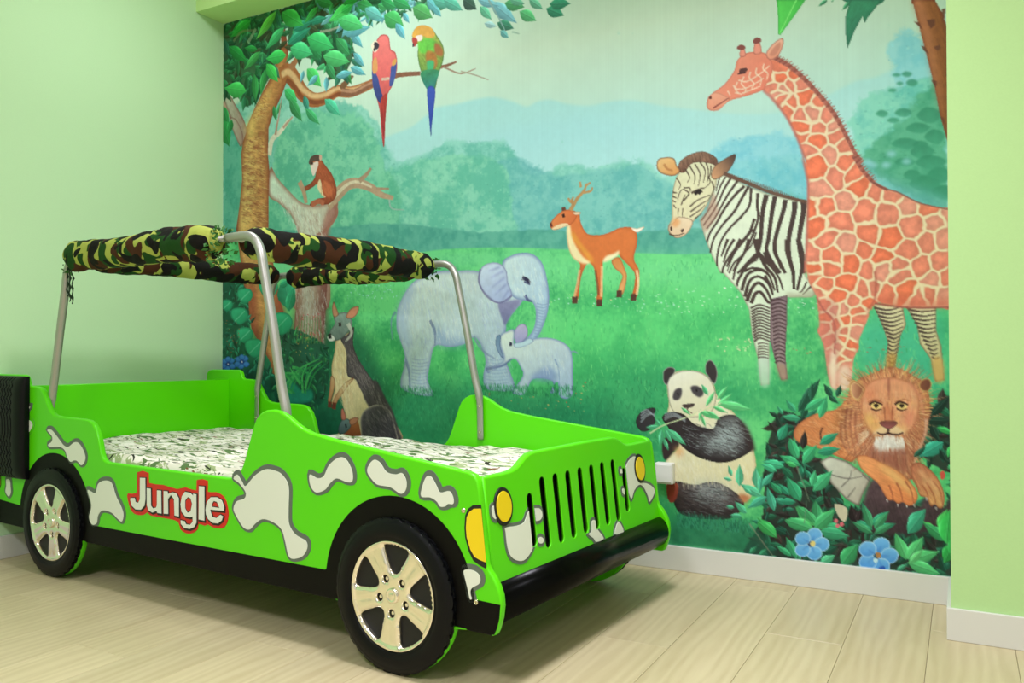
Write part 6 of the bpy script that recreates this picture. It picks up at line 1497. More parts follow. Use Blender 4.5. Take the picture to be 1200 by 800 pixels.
('P',[3264,2515,3259,2532,3245,2544,3227,2547,3213,2538,3207,2522,3213,2505,3227,2493,3245,2491,3259,2499],'7cc4f0','4f98dc',90,'d0f0fc',6.2,0.05,1,0.0,1.0,None),
('S',[3224,2484,3236,2519],8.5,'3f7cc8',2.8,0.5,2.8),
('P',[3222,2507,3216,2524,3202,2536,3184,2538,3169,2530,3164,2514,3170,2496,3184,2484,3202,2482,3216,2491],'7cc4f0','4f98dc',90,'d0f0fc',6.3,0.05,1,0.0,1.0,None),
('S',[3224,2484,3193,2510],8.5,'3f7cc8',2.8,0.5,2.8),
('P',[3222,2462,3216,2479,3202,2491,3184,2493,3170,2485,3164,2469,3170,2451,3184,2439,3202,2437,3217,2446],'7cc4f0','4f98dc',90,'d0f0fc',6.3,0.05,1,0.0,1.0,None),
('S',[3224,2484,3193,2465],8.5,'3f7cc8',2.8,0.5,2.8),
('P',[3218,2476,3231,2473,3235,2486,3224,2493],'b8844c',None,90,None,11.4,0.03,1,0.0,1.0,None),
('P',[3210,2501,3218,2493,3226,2501,3218,2511],'c8f0f4',None,90,None,11.4,0.03,1,0.0,1.0,None),
('P',[3229,2524,3245,2518,3249,2535,3229,2537],'2c5cb0',None,90,None,11.4,0.03,1,0.0,1.0,None),
]
# ---------------------------------------------------------------- materials
def wall_mat(name, col, bump=.12):
    return mat(name, col, rough=.75, noise=.03, bump=bump, scale=160, spec=.25)
M_WALL = wall_mat('pale_green_wall', 'c6eab8')
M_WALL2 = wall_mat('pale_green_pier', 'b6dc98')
M_BEAM = wall_mat('pale_green_beam', 'd2f6a6')
M_CEIL = wall_mat('ceiling_white', 'e8e8e8')
M_PLAIN = wall_mat('off_white_wall', 'd8d6d2')
M_BASE = mat('white_baseboard', 'd8d8cf', rough=.4, spec=.4)
M_GREEN = mat('lacquer_green', '5ada03', rough=.36, coat=.12, spec=.3, noise=.02, scale=5)
M_BLACK = mat('black_paint', '080705', rough=.5, spec=.12)
M_TYRE = mat('tyre_rubber', '050608', rough=.42, spec=.18, bump=.1, scale=300)
M_CHROME = mat('chrome', 'f6efe0', rough=.15, metal=1)
M_DARK = mat('wheel_well_and_slot_shade', '050505', rough=.6)
M_WHITE = mat('cream_sticker', 'e4eadc', rough=.4)
M_GREY = mat('grey_sticker_rim', '5f6c60', rough=.45)
M_YEL = mat('yellow_sticker', 'f2d408', rough=.4)
M_OUT = mat('black_sticker', '0c0c0a', rough=.5)
M_RED = mat('red_sticker', 'd4140c', rough=.4)
M_TXTSH = mat('dark_letter_shadow', '180a08', rough=.5)
M_LET = mat('cream_letter', 'e6ece0', rough=.4)
M_STEEL = mat('satin_steel', 'acaca4', rough=.4, metal=.7)
M_SCREW = mat('screw_steel', 'd8d0b0', rough=.25, metal=1)
M_BUMPER = mat('black_gloss_bumper', '030403', rough=.24, spec=.08)
M_PLASTIC = mat('white_plastic', 'e6e4e0', rough=.35)
M_UNDER = mat('bed_board', '6c9a3c', rough=.6)

def floor_mat():
    m = bpy.data.materials.new('pale_oak_plank'); m.use_nodes = True; nt = m.node_tree; b = nt.nodes['Principled BSDF']; N = nt.nodes.new; Lk = nt.links.new
    tc = N('ShaderNodeTexCoord'); oi = N('ShaderNodeObjectInfo')
    mp = N('ShaderNodeMapping'); mp.inputs['Scale'].default_value = (7, .8, 7); Lk(tc.outputs['Object'], mp.inputs['Vector'])
    ad = N('ShaderNodeVectorMath'); ad.operation = 'ADD'; Lk(mp.outputs[0], ad.inputs[0])
    rv = N('ShaderNodeVectorMath'); rv.operation = 'SCALE'; rv.inputs['Scale'].default_value = 40; 
    cb = N('ShaderNodeCombineXYZ'); Lk(oi.outputs['Random'], cb.inputs[0]); Lk(oi.outputs['Random'], cb.inputs[1]); Lk(cb.outputs[0], rv.inputs[0]); Lk(rv.outputs[0], ad.inputs[1])
    n1 = N('ShaderNodeTexNoise'); n1.inputs['Scale'].default_value = 1.6; n1.inputs['Detail'].default_value = 7; n1.inputs['Roughness'].default_value = .62; n1.inputs['Distortion'].default_value = 1.2; Lk(ad.outputs[0], n1.inputs['Vector'])
    wv = N('ShaderNodeTexWave'); wv.inputs['Scale'].default_value = 1.3; wv.inputs['Distortion'].default_value = 9; wv.inputs['Detail'].default_value = 3; wv.inputs['Detail Scale'].default_value = 1.2; Lk(ad.outputs[0], wv.inputs['Vector'])
    mx0 = N('ShaderNodeMix'); mx0.data_type = 'FLOAT'; mx0.inputs[0].default_value = .22; Lk(n1.outputs['Fac'], mx0.inputs[2]); Lk(wv.outputs['Fac'], mx0.inputs[3])
    cr = N('ShaderNodeValToRGB'); cr.color_ramp.elements[0].position = .25; cr.color_ramp.elements[0].color = lin('bbac85'); cr.color_ramp.elements[1].position = .75; cr.color_ramp.elements[1].color = lin('cdc09a')
    Lk(mx0.outputs[0], cr.inputs[0])
    hv = N('ShaderNodeHueSaturation'); Lk(cr.outputs[0], hv.inputs['Color'])
    mr = N('ShaderNodeMapRange'); mr.inputs['To Min'].default_value = .94; mr.inputs['To Max'].default_value = 1.05; Lk(oi.outputs['Random'], mr.inputs[0]); Lk(mr.outputs[0], hv.inputs['Value'])
    Lk(hv.outputs[0], b.inputs['Base Color']); b.inputs['Roughness'].default_value = .38; b.inputs['Specular IOR Level'].default_value = .4
    bu = N('ShaderNodeBump'); bu.inputs['Strength'].default_value = .08; bu.inputs['Distance'].default_value = .002; Lk(n1.outputs['Fac'], bu.inputs['Height']); Lk(bu.outputs[0], b.inputs['Normal'])
    return m
M_FLOOR = floor_mat(); M_SUB = mat('subfloor_dark', '8a7d5c', rough=.8)

def ramp_mat(name, stops, scale, detail, stretch=(1, 1, 1), dist=0, rough=.85, bump=0, seed=(0, 0, 0), kind='noise'):
    m = bpy.data.materials.new(name); m.use_nodes = True; nt = m.node_tree; b = nt.nodes['Principled BSDF']; N = nt.nodes.new; Lk = nt.links.new
    tc = N('ShaderNodeTexCoord'); prev = None
    for i, (thr, col) in enumerate(stops):
        if prev is None: prev = lin(col); continue
        mp = N('ShaderNodeMapping'); mp.inputs['Location'].default_value = (seed[0] + i * 3.7, seed[1] + i * 5.1, seed[2] + i * 1.3); mp.inputs['Scale'].default_value = stretch; Lk(tc.outputs['Object'], mp.inputs['Vector'])
        n = N('ShaderNodeTexNoise'); n.inputs['Scale'].default_value = scale; n.inputs['Detail'].default_value = detail; n.inputs['Distortion'].default_value = dist; Lk(mp.outputs[0], n.inputs['Vector'])
        r = N('ShaderNodeValToRGB'); r.color_ramp.elements[0].position = thr; r.color_ramp.elements[1].position = thr + .012; Lk(n.outputs['Fac'], r.inputs[0])
        mx = N('ShaderNodeMix'); mx.data_type = 'RGBA'; Lk(r.outputs[0], mx.inputs[0])
        if isinstance(prev, tuple): mx.inputs[6].default_value = prev
        else: Lk(prev, mx.inputs[6])
        mx.inputs[7].default_value = lin(col); prev = mx.outputs[2]
    Lk(prev, b.inputs['Base Color']); b.inputs['Roughness'].default_value = rough; b.inputs['Specular IOR Level'].default_value = .2
    if bump:
        n = N('ShaderNodeTexNoise'); n.inputs['Scale'].default_value = scale * 2.2; n.inputs['Detail'].default_value = 2; Lk(tc.outputs['Object'], n.inputs['Vector'])
        bu = N('ShaderNodeBump'); bu.inputs['Strength'].default_value = bump; bu.inputs['Distance'].default_value = .01; Lk(n.outputs['Fac'], bu.inputs['Height']); Lk(bu.outputs[0], b.inputs['Normal'])
    return m
M_CAMO = ramp_mat('camouflage_cloth', [(0, 'a6b150'), (.50, '1a4415'), (.545, '452511'), (.53, '100f0b')], 15, 1.0, (.8, .8, .8), .8, bump=.35)
M_QUILT = ramp_mat('leaf_print_mattress', [(0, 'e0dcca'), (.545, '9fae7c'), (.53, 'f0ecde'), (.585, '5c7a48'), (.635, '2c3020'), (.655, '7a4a2c')], 10, 3.4, (.75, 1.7, 1), 2.2, bump=.5)
M_LEAFTIE = mat('garland_leaf', '2c6a1c', rough=.6, noise=.3, scale=60); M_CORD = mat('dark_cord', '16301a', rough=.8)

# ---------------------------------------------------------------- room shell
RW, PIER, BBH, BT = 3.4563, 0.371, 0.0947, 0.012      # mural wall width, how far the pier stands out, baseboard height and thickness
X1, Y0 = 6.2, -5.4
st = lambda o: tag(o, kind='structure')
fl = st(box('floor', M_SUB, (-.1, X1 + .1, Y0 - .1, .1, -.06, -.008)))
PWD, GAP = .2185, .0009
def plank_mesh(w, l):
    bm = bmesh.new(); add_box(bm, 0, w - GAP, 0, l - GAP, -.008, 0)
    es = [e for e in bm.edges if all(v.co.z > -.001 for v in e.verts)]; bmesh.ops.bevel(bm, geom=es, offset=.0008, segments=1, affect='EDGES')
    me = bpy.data.meshes.new('plank'); bm.to_mesh(me); bm.free(); me.materials.append(M_FLOOR); return me
cache = {}
k0 = 0; x = 3.399 - PWD * 16
while x < X1 - .01:
    xa, xb = max(x, 0), min(x + PWD, X1)
    if xb > 0.01:
        y = 0.0 - ((k0 * 0.4731) % 1.21)
        ys = [0.0] + [v for v in [y - 1.21 * q for q in range(0, 6)] if v < -.05 and v > Y0] + [Y0]
        for ya, yb in zip(ys, ys[1:]):
            key = (round(xb - xa, 4), round(ya - yb, 4))
            if key not in cache: cache[key] = plank_mesh(*key)
            o = bpy.data.objects.new('plank', cache[key]); o.location = (xa, yb, 0); COL.objects.link(o); o.parent = fl
    x += PWD; k0 += 1
st(box('wall_left', M_WALL, (-.12, 0, Y0, .12, 0, CEIL)))
st(box('wall_back', M_WALL, (0, X1, 0.003, .12, 0, CEIL)))
st(box('wall_right', M_PLAIN, (X1, X1 + .12, Y0, .12, 0, CEIL)))
st(box('wall_front', M_PLAIN, (-.12, X1 + .12, Y0 - .12, Y0, 0, CEIL)))
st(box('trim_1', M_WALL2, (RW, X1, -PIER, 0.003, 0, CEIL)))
st(box('trim_2', M_BEAM, (0, RW, -.181, 0.003, 2.6249, CEIL)))
st(box('ceiling', M_CEIL, (-.12, X1 + .12, Y0 - .12, .12, CEIL, CEIL + .1)))
def board(name, b): st(box(name, M_BASE, b, bev=.002))
board('baseboard_left', (0, BT, Y0, 0, 0, BBH))
board('baseboard_back', (BT, RW, -BT, 0.003, 0, BBH))
board('baseboard_pier_side', (RW - BT, RW, -PIER, -BT, 0, BBH))
board('baseboard_pier_front', (RW - BT, X1, -PIER - BT, -PIER, 0, BBH))

# ---------------------------------------------------------------- the printed wallpaper: flat sheet on the back wall with a painted colour grid
def build_mural():
    img = paint_mural()
    nx, ny = QX, QY
    xs = np.linspace(.0005, RW - .0005, nx); zs = 2.6245 - np.linspace(0, 2.6245 - BBH - .0003, ny)
    co_ = np.zeros((ny * nx, 3), np.float32); X, Zz = np.meshgrid(xs, zs); co_[:, 0] = X.ravel(); co_[:, 2] = Zz.ravel(); co_[:, 1] = 0.0
    i = (np.arange(ny - 1)[:, None] * nx + np.arange(nx - 1)[None]).ravel()
    fc = np.stack([i, i + nx, i + nx + 1, i + 1], 1).astype(np.int32)
    me = bpy.data.meshes.new('mural'); me.vertices.add(len(co_)); me.vertices.foreach_set('co', co_.ravel())
    me.loops.add(fc.size); me.loops.foreach_set('vertex_index', fc.ravel()); me.polygons.add(len(fc)); me.polygons.foreach_set('loop_start', np.arange(0, fc.size, 4, dtype=np.int32))
    me.update(calc_edges=True)
    c = img.reshape(-1, 3); c = np.where(c <= .04045, c / 12.92, ((c + .055) / 1.055) ** 2.4)
    a = me.color_attributes.new('print', 'FLOAT_COLOR', 'POINT'); a.data.foreach_set('color', np.hstack([c, np.ones((len(c), 1))]).astype(np.float32).ravel())
    m = bpy.data.materials.new('printed_wallpaper'); m.use_nodes = True; nt = m.node_tree; b = nt.nodes['Principled BSDF']; N = nt.nodes.new
    at = N('ShaderNodeAttribute'); at.attribute_name = 'print'
    hs = N('ShaderNodeMix'); hs.data_type = 'RGBA'; hs.blend_type = 'MULTIPLY'; hs.inputs[0].default_value = 1; hs.inputs[7].default_value = MURAL_GAIN
    nt.links.new(at.outputs['Color'], hs.inputs[6]); nt.links.new(hs.outputs[2], b.inputs['Base Color'])
    b.inputs['Roughness'].default_value = .6; b.inputs['Specular IOR Level'].default_value = .25
    me.materials.append(m)
    o = bpy.data.objects.new('wall_mural', me); COL.objects.link(o)
    tag(o, 'jungle animal wallpaper mural filling the back wall with giraffe, zebra, elephants and parrots', 'mural')
MURAL_GAIN = (0.88, 0.90, 0.95, 1)
build_mural()

# wall socket box behind the front corner of the bed
so = empty('wall_socket', (2.466, 0, .377)); tag(so, 'small white socket box on the mural wall behind the front fender', 'socket')
box('socket_box', M_PLASTIC, (-.036, .036, -.034, -.001, -.041, .041), so, bev=.004)
box('face_plate', M_PLASTIC, (-.03, .03, -.038, -.034, -.034, .034), so, bev=.0015)

# ---------------------------------------------------------------- the car bed (u along the car, w towards the mural wall, z up; origin under the near rear wheel)
TH = -0.08529751
bed = empty('car_bed', (0.4405415, -1.23336435, 0), TH)
tag(bed, 'green off-road car shaped child bed with black tyres and red Jungle lettering', 'bed')
WB, RT, RR = 1.7259, .2051, .1467
NO, NI, FI, FO = .025, .047, 1.060, 1.082            # near panel outer/inner face, far panel inner/outer face
side3 = lambda u, z, d: (u, d, z)

def arc(cx, cz, r, a0, a1, n):
    return [(cx + r * math.cos(math.radians(a0 + (a1 - a0) * i / n)), cz + r * math.sin(math.radians(a0 + (a1 - a0) * i / n))) for i in range(n + 1)]
TOP = [(-.50, .72), (-.497, .745), (-.48, .759), (-.45, .763), (-.25, .763), (-.232, .759), (-.222, .745), (-.216, .727), (-.204, .719), (-.14, .717), (-.115, .712), (-.092, .697), (-.073, .67), (-.055, .645), (-.035, .622), (-.01, .611),
       (.03, .607), (.19, .605), (.228, .602), (.256, .592), (.278, .572), (.293, .545), (.304, .515), (.312, .488), (.322, .470), (.338, .460), (.36, .457), (.7, .457), (1.03, .457), (1.058, .461), (1.080, .475), (1.096, .497),
       (1.112, .532), (1.132, .584), (1.148, .625), (1.160, .647), (1.180, .665), (1.205, .676), (1.235, .679), (1.267, .675), (1.30, .662), (1.33, .645), (1.36, .630), (1.40, .618), (1.50, .603), (1.70, .580), (1.94, .553), (1.965, .550),
       (1.985, .543), (1.996, .528), (2.001, .50), (2.012, .41), (2.022, .325), (2.030, .311), (2.042, .298), (2.055, .278), (2.064, .256), (2.067, .23), (2.063, .20), (2.054, .17), (2.048, .158), (2.038, .153)]
def panel_outline():
    p = list(TOP)
    p += [(1.96, .153), (1.935, .150)] + arc(WB, .205, .2045, -16, -164, 28) + [(1.50, .153), (1.2, .153), (.8, .153), (.4, .153), (.215, .153)] + arc(0, .205, .2045, -15, -165, 28) + [(-.215, .153), (-.47, .153), (-.495, .16), (-.50, .18)]
    return p
OUT = panel_outline()
near = obj('side_panel', slab(OUT, None, NO, NI, side3, r=.006), M_GREEN, bed)
far = obj('side_panel', slab(OUT, None, FI, FO, side3, r=.006), M_GREEN, bed)
near.data.materials.append(M_BLACK)
for f in near.data.polygons:
    if .1485 < f.center.z < .166 and f.center.x < 2.035 and min(abs(f.center.x), abs(f.center.x - WB)) > .235 and abs(f.normal.y) < .999: f.material_index = 1
tag(near, 'green side panel with cream cow spots'); tag(far, 'plain green panel along the mural side')

def decal(name, pts, holes, d0, m, parent, to3=side3, th=.0012, label=None):
    o = obj(name, slab(pts, holes, d0 - th, d0 + .0006, to3), m, parent)
    if label: o['label'] = label
    return o
# black skirt with wheel arches, one painted band
sk = [(-.499, .158), (2.045, .158), (2.053, .176), (2.060, .20), (2.063, .234), (1.986, .235)] + arc(WB, .205, .262, 7, 173, 36) + [(1.46, .2335), (.262, .222)] + arc(0, .205, .262, 4, 172, 36) + [(-.262, .241), (-.499, .252)]
decal('painted_skirt', sk, None, NO, M_BLACK, near, label='black painted skirt with wheel arches')

def grow(p, d):
    q = p if area2(p) > 0 else p[::-1]
    return offset(q, -d)
SIDE_SPOTS.append([(-.372, .335), (-.345, .335), (-.338, .31), (-.335, .285), (-.352, .268), (-.378, .285), (-.372, .31)])
for sp in SIDE_SPOTS:
    o = decal('cow_spot', [(a + .0025, b + .003) for a, b in grow(rnd(sp, 4), .0115)], None, NO, M_GREY, near)
    bmf = slab(rnd(sp, 4), None, NO - .0022, NO - .001, side3); f = obj('spot_fill', bmf, M_WHITE, near)
# lettering
let = obj('lettering_backing', slab([tuple(q) for q in rnd(BACKING, 2)], None, NO - .0015, NO + .0005, side3), M_RED, bed); tag(let, 'red outline plate behind the lettering')
for ch, o_, h_ in LETTERS:
    sh = obj('letter_shadow', slab([(a + .0020, b - .0020) for a, b in grow(o_, .0015)], None, NO - .0022, NO - .0012, side3), M_TXTSH, let)
    l = obj('letter', slab(grow(o_, -.0036), [grow(h_, .0022)] if h_ else None, NO - .0034, NO - .0018, side3), M_LET, let); l['label'] = 'cream letter ' + ch
    if h_: obj('letter_shadow', slab(offset(h_ if area2(h_) > 0 else h_[::-1], .0015), None, NO - .0028, NO - .0020, side3), M_RED, let)
# corner lamp sticker
lp = [LAMP[0], LAMP[1], LAMP[2], LAMP[3], LAMP[4], LAMP[5], LAMP[6], LAMP[7]]
lp = [(1.9545, .41), (1.957, .44), (1.966, .458), (1.980, .468), (2.0055, .4725), (2.0215, .322), (2.0205, .3165), (2.001, .322), (1.982, .331), (1.968, .352), (1.957, .385)]
cl = decal('corner_lamp', lp, None, NO, M_OUT, near, label='yellow corner lamp with black outline')
lq = [(1.9605, .41), (1.963, .437), (1.971, .451), (1.984, .460), (2.0065, .463), (2.0215, .332), (2.0035, .3355), (1.987, .341), (1.974, .358), (1.963, .387)]
decal('lamp_lens', lq, None, NO - .0012, M_YEL, near)
rl = decal('corner_lamp', [(-.44, .295), (-.425, .295), (-.418, .31), (-.42, .345), (-.435, .355), (-.46, .355), (-.47, .30)], None, NO, M_OUT, near, label='small amber rear lamp')
decal('lamp_lens', [(-.44, .301), (-.43, .301), (-.424, .31), (-.426, .34), (-.438, .349), (-.455, .349), (-.463, .305)], None, NO - .0012, M_YEL, near)
# screws
def screw(parent, u, w_, z, r=.007, dirw=-1):
    bm = bmesh.new(); R = [(r, 0), (r, .0012), (r * .75, .003), (r * .35, .0036), (r * .3, .0026), (0.0001, .0024)]
    n = 12; rg = [[bm.verts.new((u + a * math.cos(t * 6.2832 / n), w_ + dirw * d, z + a * math.sin(t * 6.2832 / n))) for t in range(n)] for a, d in R]
    for A, B in zip(rg, rg[1:]):
        for k in range(n): bm.faces.new((A[k], A[(k + 1) % n], B[(k + 1) % n], B[k])).smooth = True
    bm.faces.new(rg[-1]); return obj('screw', bm, M_SCREW, parent)
for u, z in [(1.951, .452), (1.990, .229),]: screw(near, u, NO, z)

# front panel: slanted plate with nine grille slots
KU = .123
def front3(wd, z, d):   # d = depth measured back from the front face
    return (2.000 + (.52 - z) * KU - d, wd, z)
fo = [(.047, .180), (1.060, .180), (1.060, .538), (1.02, .5395), (.90, .5395), (.872, .541), (.850, .548), (.822, .560), (.798, .570), (.772, .574), (.60, .576), (.45, .576), (.30, .576), (.270, .573), (.245, .564), (.222, .552), (.200, .542), (.170, .537), (.12, .536), (.047, .537)]
def pill(cx, z0, z1, r, lean=0):
    return [(cx + r * math.cos(math.radians(a)), z1 - r + r * math.sin(math.radians(a))) for a in range(0, 181, 30)] + [(cx + r * math.cos(math.radians(a)), z0 + r + r * math.sin(math.radians(a))) for a in range(180, 361, 30)]
SL = [(.248, .327, .469), (.319, .310, .504), (.391, .310, .504), (.463, .310, .504), (.536, .310, .504), (.609, .310, .504), (.681, .310, .504), (.754, .310, .504), (.826, .327, .469)]
slots = [pill(c, a, b, .0152) for c, a, b in SL]
fp = obj('front_panel', slab(fo, slots, 0, .022, front3, r=.006, r_hole=.002, undercut=.020), M_GREEN, bed); tag(fp, 'green front panel with nine grille slots')
obj('grille_shade_sheet', slab([(.205, .26), (.87, .26), (.87, .532), (.205, .532)], None, .0225, .028, front3), M_DARK, fp)  # black sheet added behind the slots, stands in for shade in the cavity
def fdecal(name, pts, d, m, parent, th=.0012):
    return obj(name, slab(pts, None, d - th, d + .0006, front3), m, parent)
def ell(cx, cz, a, b, n=32): return [(cx + a * math.cos(6.28318 * i / n), cz + b * math.sin(6.28318 * i / n)) for i in range(n)]
def clip_slots(p, grow_=.0):
    """split a sticker outline at the grille slots so it stays on the bars"""
    segs = [-9] + sorted([v for c, a, b in SL for v in (c - .0152, c + .0152)]) + [9]
    lo, hi = min(z for _, z in p), max(z for _, z in p); out = []
    def cut(poly, xv, keep_right):
        r = []; n = len(poly)
        for i in range(n):
            a, b = poly[i], poly[(i + 1) % n]; ia = (a[0] > xv) == keep_right; ib = (b[0] > xv) == keep_right
            if ia: r.append(a)
            if ia != ib:
                t = (xv - a[0]) / (b[0] - a[0]); r.append((xv, a[1] + (b[1] - a[1]) * t))
        return r
    for i in range(0, len(segs), 2):
        q = p
        if segs[i] > -9: q = cut(q, segs[i], True)
        if q and segs[i + 1] < 9: q = cut(q, segs[i + 1], False)
        if q and len(q) > 2 and abs(area2(q)) > 4e-5: out.append(q)
    # pieces of the sticker below a slot
    for c, a, b in SL:
        q = cut(p, c - .0152, True); q = cut(q, c + .0152, False) if q else q
        if q and len(q) > 2:
            n = len(q); r = []
            for i in range(n):
                A, B = q[i], q[(i + 1) % n]; ia = A[1] < a; ib = B[1] < a
                if ia: r.append(A)
                if ia != ib:
                    t = (a - A[1]) / (B[1] - A[1]); r.append((A[0] + (B[0] - A[0]) * t, a))
            if len(r) > 2 and abs(area2(r)) > 4e-5: out.append(r)
    return out
for sp in FRONT_SPOTS:
    p = rnd(sp, 3); p = p if area2(p) > 0 else p[::-1]
    for q in clip_slots(offset(p, -.009)): fdecal('cow_spot', q, 0, M_GREY, fp)
    for q in clip_slots(p): fdecal('spot_fill', q, -.0011, M_WHITE, fp)
for cx in (.117, .943):
    h = obj('headlight', slab(ell(cx, .454, .042, .049), None, -.004, .001, front3, r=.002, r_back=0), M_OUT, fp)
    h['label'] = 'yellow round headlight with black ring'
    obj('headlight_lens', slab(ell(cx, .454, .034, .039), None, -.0058, -.0035, front3, r=.0012, r_back=0), M_YEL, fp)

# bumper bar
bm = bmesh.new(); prof = []
for i in range(28):
    a = 2 * math.pi * i / 28; prof.append((2.016 + .050 * math.cos(a), .222 + .054 * math.sin(a)))
rg = [[bm.verts.new((u, wv, z)) for u, z in prof] for wv in (NI + .0005, FI - .0005)]
for k in range(28): bm.faces.new((rg[0][k], rg[0][(k + 1) % 28], rg[1][(k + 1) % 28], rg[1][k])).smooth = True
bm.faces.new(rg[0][::-1]); bm.faces.new(rg[1]); tag(obj('bumper', bm, M_BUMPER, bed), 'glossy black round front bumper')

# tail panel and bed base
tp = [(NI, .18), (FI, .18), (FI, .715), (NI, .715)]
tag(obj('tail_panel', slab(tp, None, -.335, -.312, lambda wd, z, d: (d, wd, z), r=.005), M_GREEN, bed), 'green board closing the rear')
box('bed_base', M_UNDER, (-.31, 1.93, NI + .001, FI - .001, .29, .31), bed)
for u in (.3, .9, 1.5): box('cross_rail', M_UNDER, (u, u + .05, NI + .001, FI - .001, .245, .29), bed)

# ---------------------------------------------------------------- wheels
def lathe(bm, prof, cu, cz, n, wfun=None, smooth=True, close=True):
    rg = []
    for i, (wd, r) in enumerate(prof):
        rg.append([bm.verts.new((cu + r * math.cos(2 * math.pi * k / n), wd, cz + r * math.sin(2 * math.pi * k / n))) for k in range(n)])
    for A, B in zip(rg, rg[1:]):
        for k in range(n): bm.faces.new((A[k], A[(k + 1) % n], B[(k + 1) % n], B[k])).smooth = smooth
    return rg
def tyre_bm(sgn=1, back=.025):
    bm = bmesh.new(); n = 144
    prof = [(.016, .146), (.006, .147), (.002, .150), (.0035, .154), (.001, .158), (0, .165), (0, .184), (.0012, .186), (.001, .189), (.0035, .1955), (.007, .2005)]
    rg = []
    for wd, r in prof: rg.append([bm.verts.new((r * math.cos(2 * math.pi * k / n), wd * sgn, r * math.sin(2 * math.pi * k / n))) for k in range(n)])
    for wd in (.0085, .0145, .0152, .0168, .0175, .0245, back):     # tread blocks: two rows of lugs with a groove between
        row = []
        for k in range(n):
            t = k % 4; groove = .0152 <= wd <= .0168
            r = .2012 if (groove or (t in (0,) and wd < .0148) or (t == 2 and wd > .017)) else .2050
            row.append(bm.verts.new((r * math.cos(2 * math.pi * k / n), wd * sgn, r * math.sin(2 * math.pi * k / n))))
        rg.append(row)
    rg.append([bm.verts.new((.146 * math.cos(2 * math.pi * k / n), back * sgn, .146 * math.sin(2 * math.pi * k / n))) for k in range(n)]); rg.append(rg[0])
    for i, (A, B) in enumerate(zip(rg, rg[1:])):
        for k in range(n): bm.faces.new((A[k], A[(k + 1) % n], B[(k + 1) % n], B[k])).smooth = i < 10
    return bm
def rim_bm(rot):
    """five broad spokes, one plate with five windows and five bolt holes, dished towards the hub"""
    n = 90; outer = [(.1455 * math.cos(2 * math.pi * k / n), .1455 * math.sin(2 * math.pi * k / n)) for k in range(n)]
    holes = []
    base = [(.058, .0), (.066, .0145), (.086, .0255), (.106, .0365), (.122, .0425), (.1310, .036), (.1345, .0), (.1310, -.036), (.122, -.0425), (.106, -.0365), (.086, -.0255), (.066, -.0145)]
    for i in range(5):
        a = math.radians(85 + 72 * i + rot); c, s = math.cos(a), math.sin(a)
        holes.append([(x * c - y * s, x * s + y * c) for x, y in rnd(base, 3)])
    for i in range(5):
        a = math.radians(49 + 72 * i + rot); cx, cy = .048 * math.cos(a), .048 * math.sin(a)
        holes.append([(cx + .0112 * math.cos(2 * math.pi * k / 14), cy + .0112 * math.sin(2 * math.pi * k / 14)) for k in range(14)])
    from mathutils.geometry import delaunay_2d_cdt
    loops = [outer] + holes; nw = 5
    H = [np.array(h) for h in holes]
    def inside(x, y, h):
        c = False; m = len(h)
        for i in range(m):
            (x1, y1), (x2, y2) = h[i], h[i - 1]
            if (y1 > y) != (y2 > y) and x < (x2 - x1) * (y - y1) / (y2 - y1) + x1: c = not c
        return c
    pts, edges = [], []
    for lp in loops:
        s0 = len(pts); pts += [Vector(q) for q in lp]; edges += [(s0 + i, s0 + (i + 1) % len(lp)) for i in range(len(lp))]
    for rr_ in (.1425, .1385, .1365, .1345, .129, .118, .107, .096, .085, .075, .066, .058, .050, .042, .035, .028, .022, .012):
        m = max(10, int(2 * math.pi * rr_ / .0058)); m = m // 10 * 10
        for k in range(m):
            x, y = rr_ * math.cos(2 * math.pi * k / m + math.radians(rot)), rr_ * math.sin(2 * math.pi * k / m + math.radians(rot))
            if all(np.hypot(h[:, 0] - x, h[:, 1] - y).min() > .0022 and not inside(x, y, h) for h in H): pts.append(Vector((x, y)))
    for i, h in enumerate(H):       # rings just outside each opening for the rolled edges
        for dd in (.0018, .0045, .0085) if i < nw else (.0015,):
            for q in offset([tuple(v) for v in (h if area2(h.tolist()) > 0 else h[::-1])], -dd)[::1 if dd < .005 else 2]:
                if math.hypot(*q) < .135 and all(np.hypot(g[:, 0] - q[0], g[:, 1] - q[1]).min() > dd * .8 for g in H): pts.append(Vector(q))
    vo, eo, fo_, _, _, _ = delaunay_2d_cdt(pts, edges, [], 1, 1e-6)
    def depth(a, b):
        r = math.hypot(a, b); d = .0085
        if r > .137: d = .0045 + .0015 * abs(r - .1415) / .0045
        elif r > .1335: d = .0085 - .004 * (r - .1335) / .0035
        d += .0050 * max(0, 1 - r / .085) ** 1.3 if r < .085 else 0
        dw = min(np.hypot(h[:, 0] - a, h[:, 1] - b).min() for h in H[:nw]); dl = min(np.hypot(h[:, 0] - a, h[:, 1] - b).min() for h in H[nw:])
        d += .0060 * max(0, 1 - dw / .0085) ** 1.4; d += .002 * max(0, 1 - dl / .0025)
        an = math.degrees(math.atan2(b, a)) - rot - 49; tt = abs(((an + 36) % 72) - 36) * math.pi / 180 * r      # distance from the spoke axis
        if .07 < r < .128: d += .0022 * max(0, 1 - tt / .007)
        return d
    bm = bmesh.new(); vs = [bm.verts.new((v.x, depth(v.x, v.y), v.y)) for v in vo]
    for f in fo_:
        cx = sum(vo[i].x for i in f) / len(f); cy = sum(vo[i].y for i in f) / len(f)
        if any(inside(cx, cy, h) for h in H): continue
        bm.faces.new([vs[i] for i in f]).smooth = True
    for v in [v for v in bm.verts if not v.link_faces]: bm.verts.remove(v)
    be = [e for e in bm.edges if e.is_boundary]
    ex = bmesh.ops.extrude_edge_only(bm, edges=be)['geom']
    for v in ex:
        if isinstance(v, bmesh.types.BMVert): v.co.y = .0215
    return bm
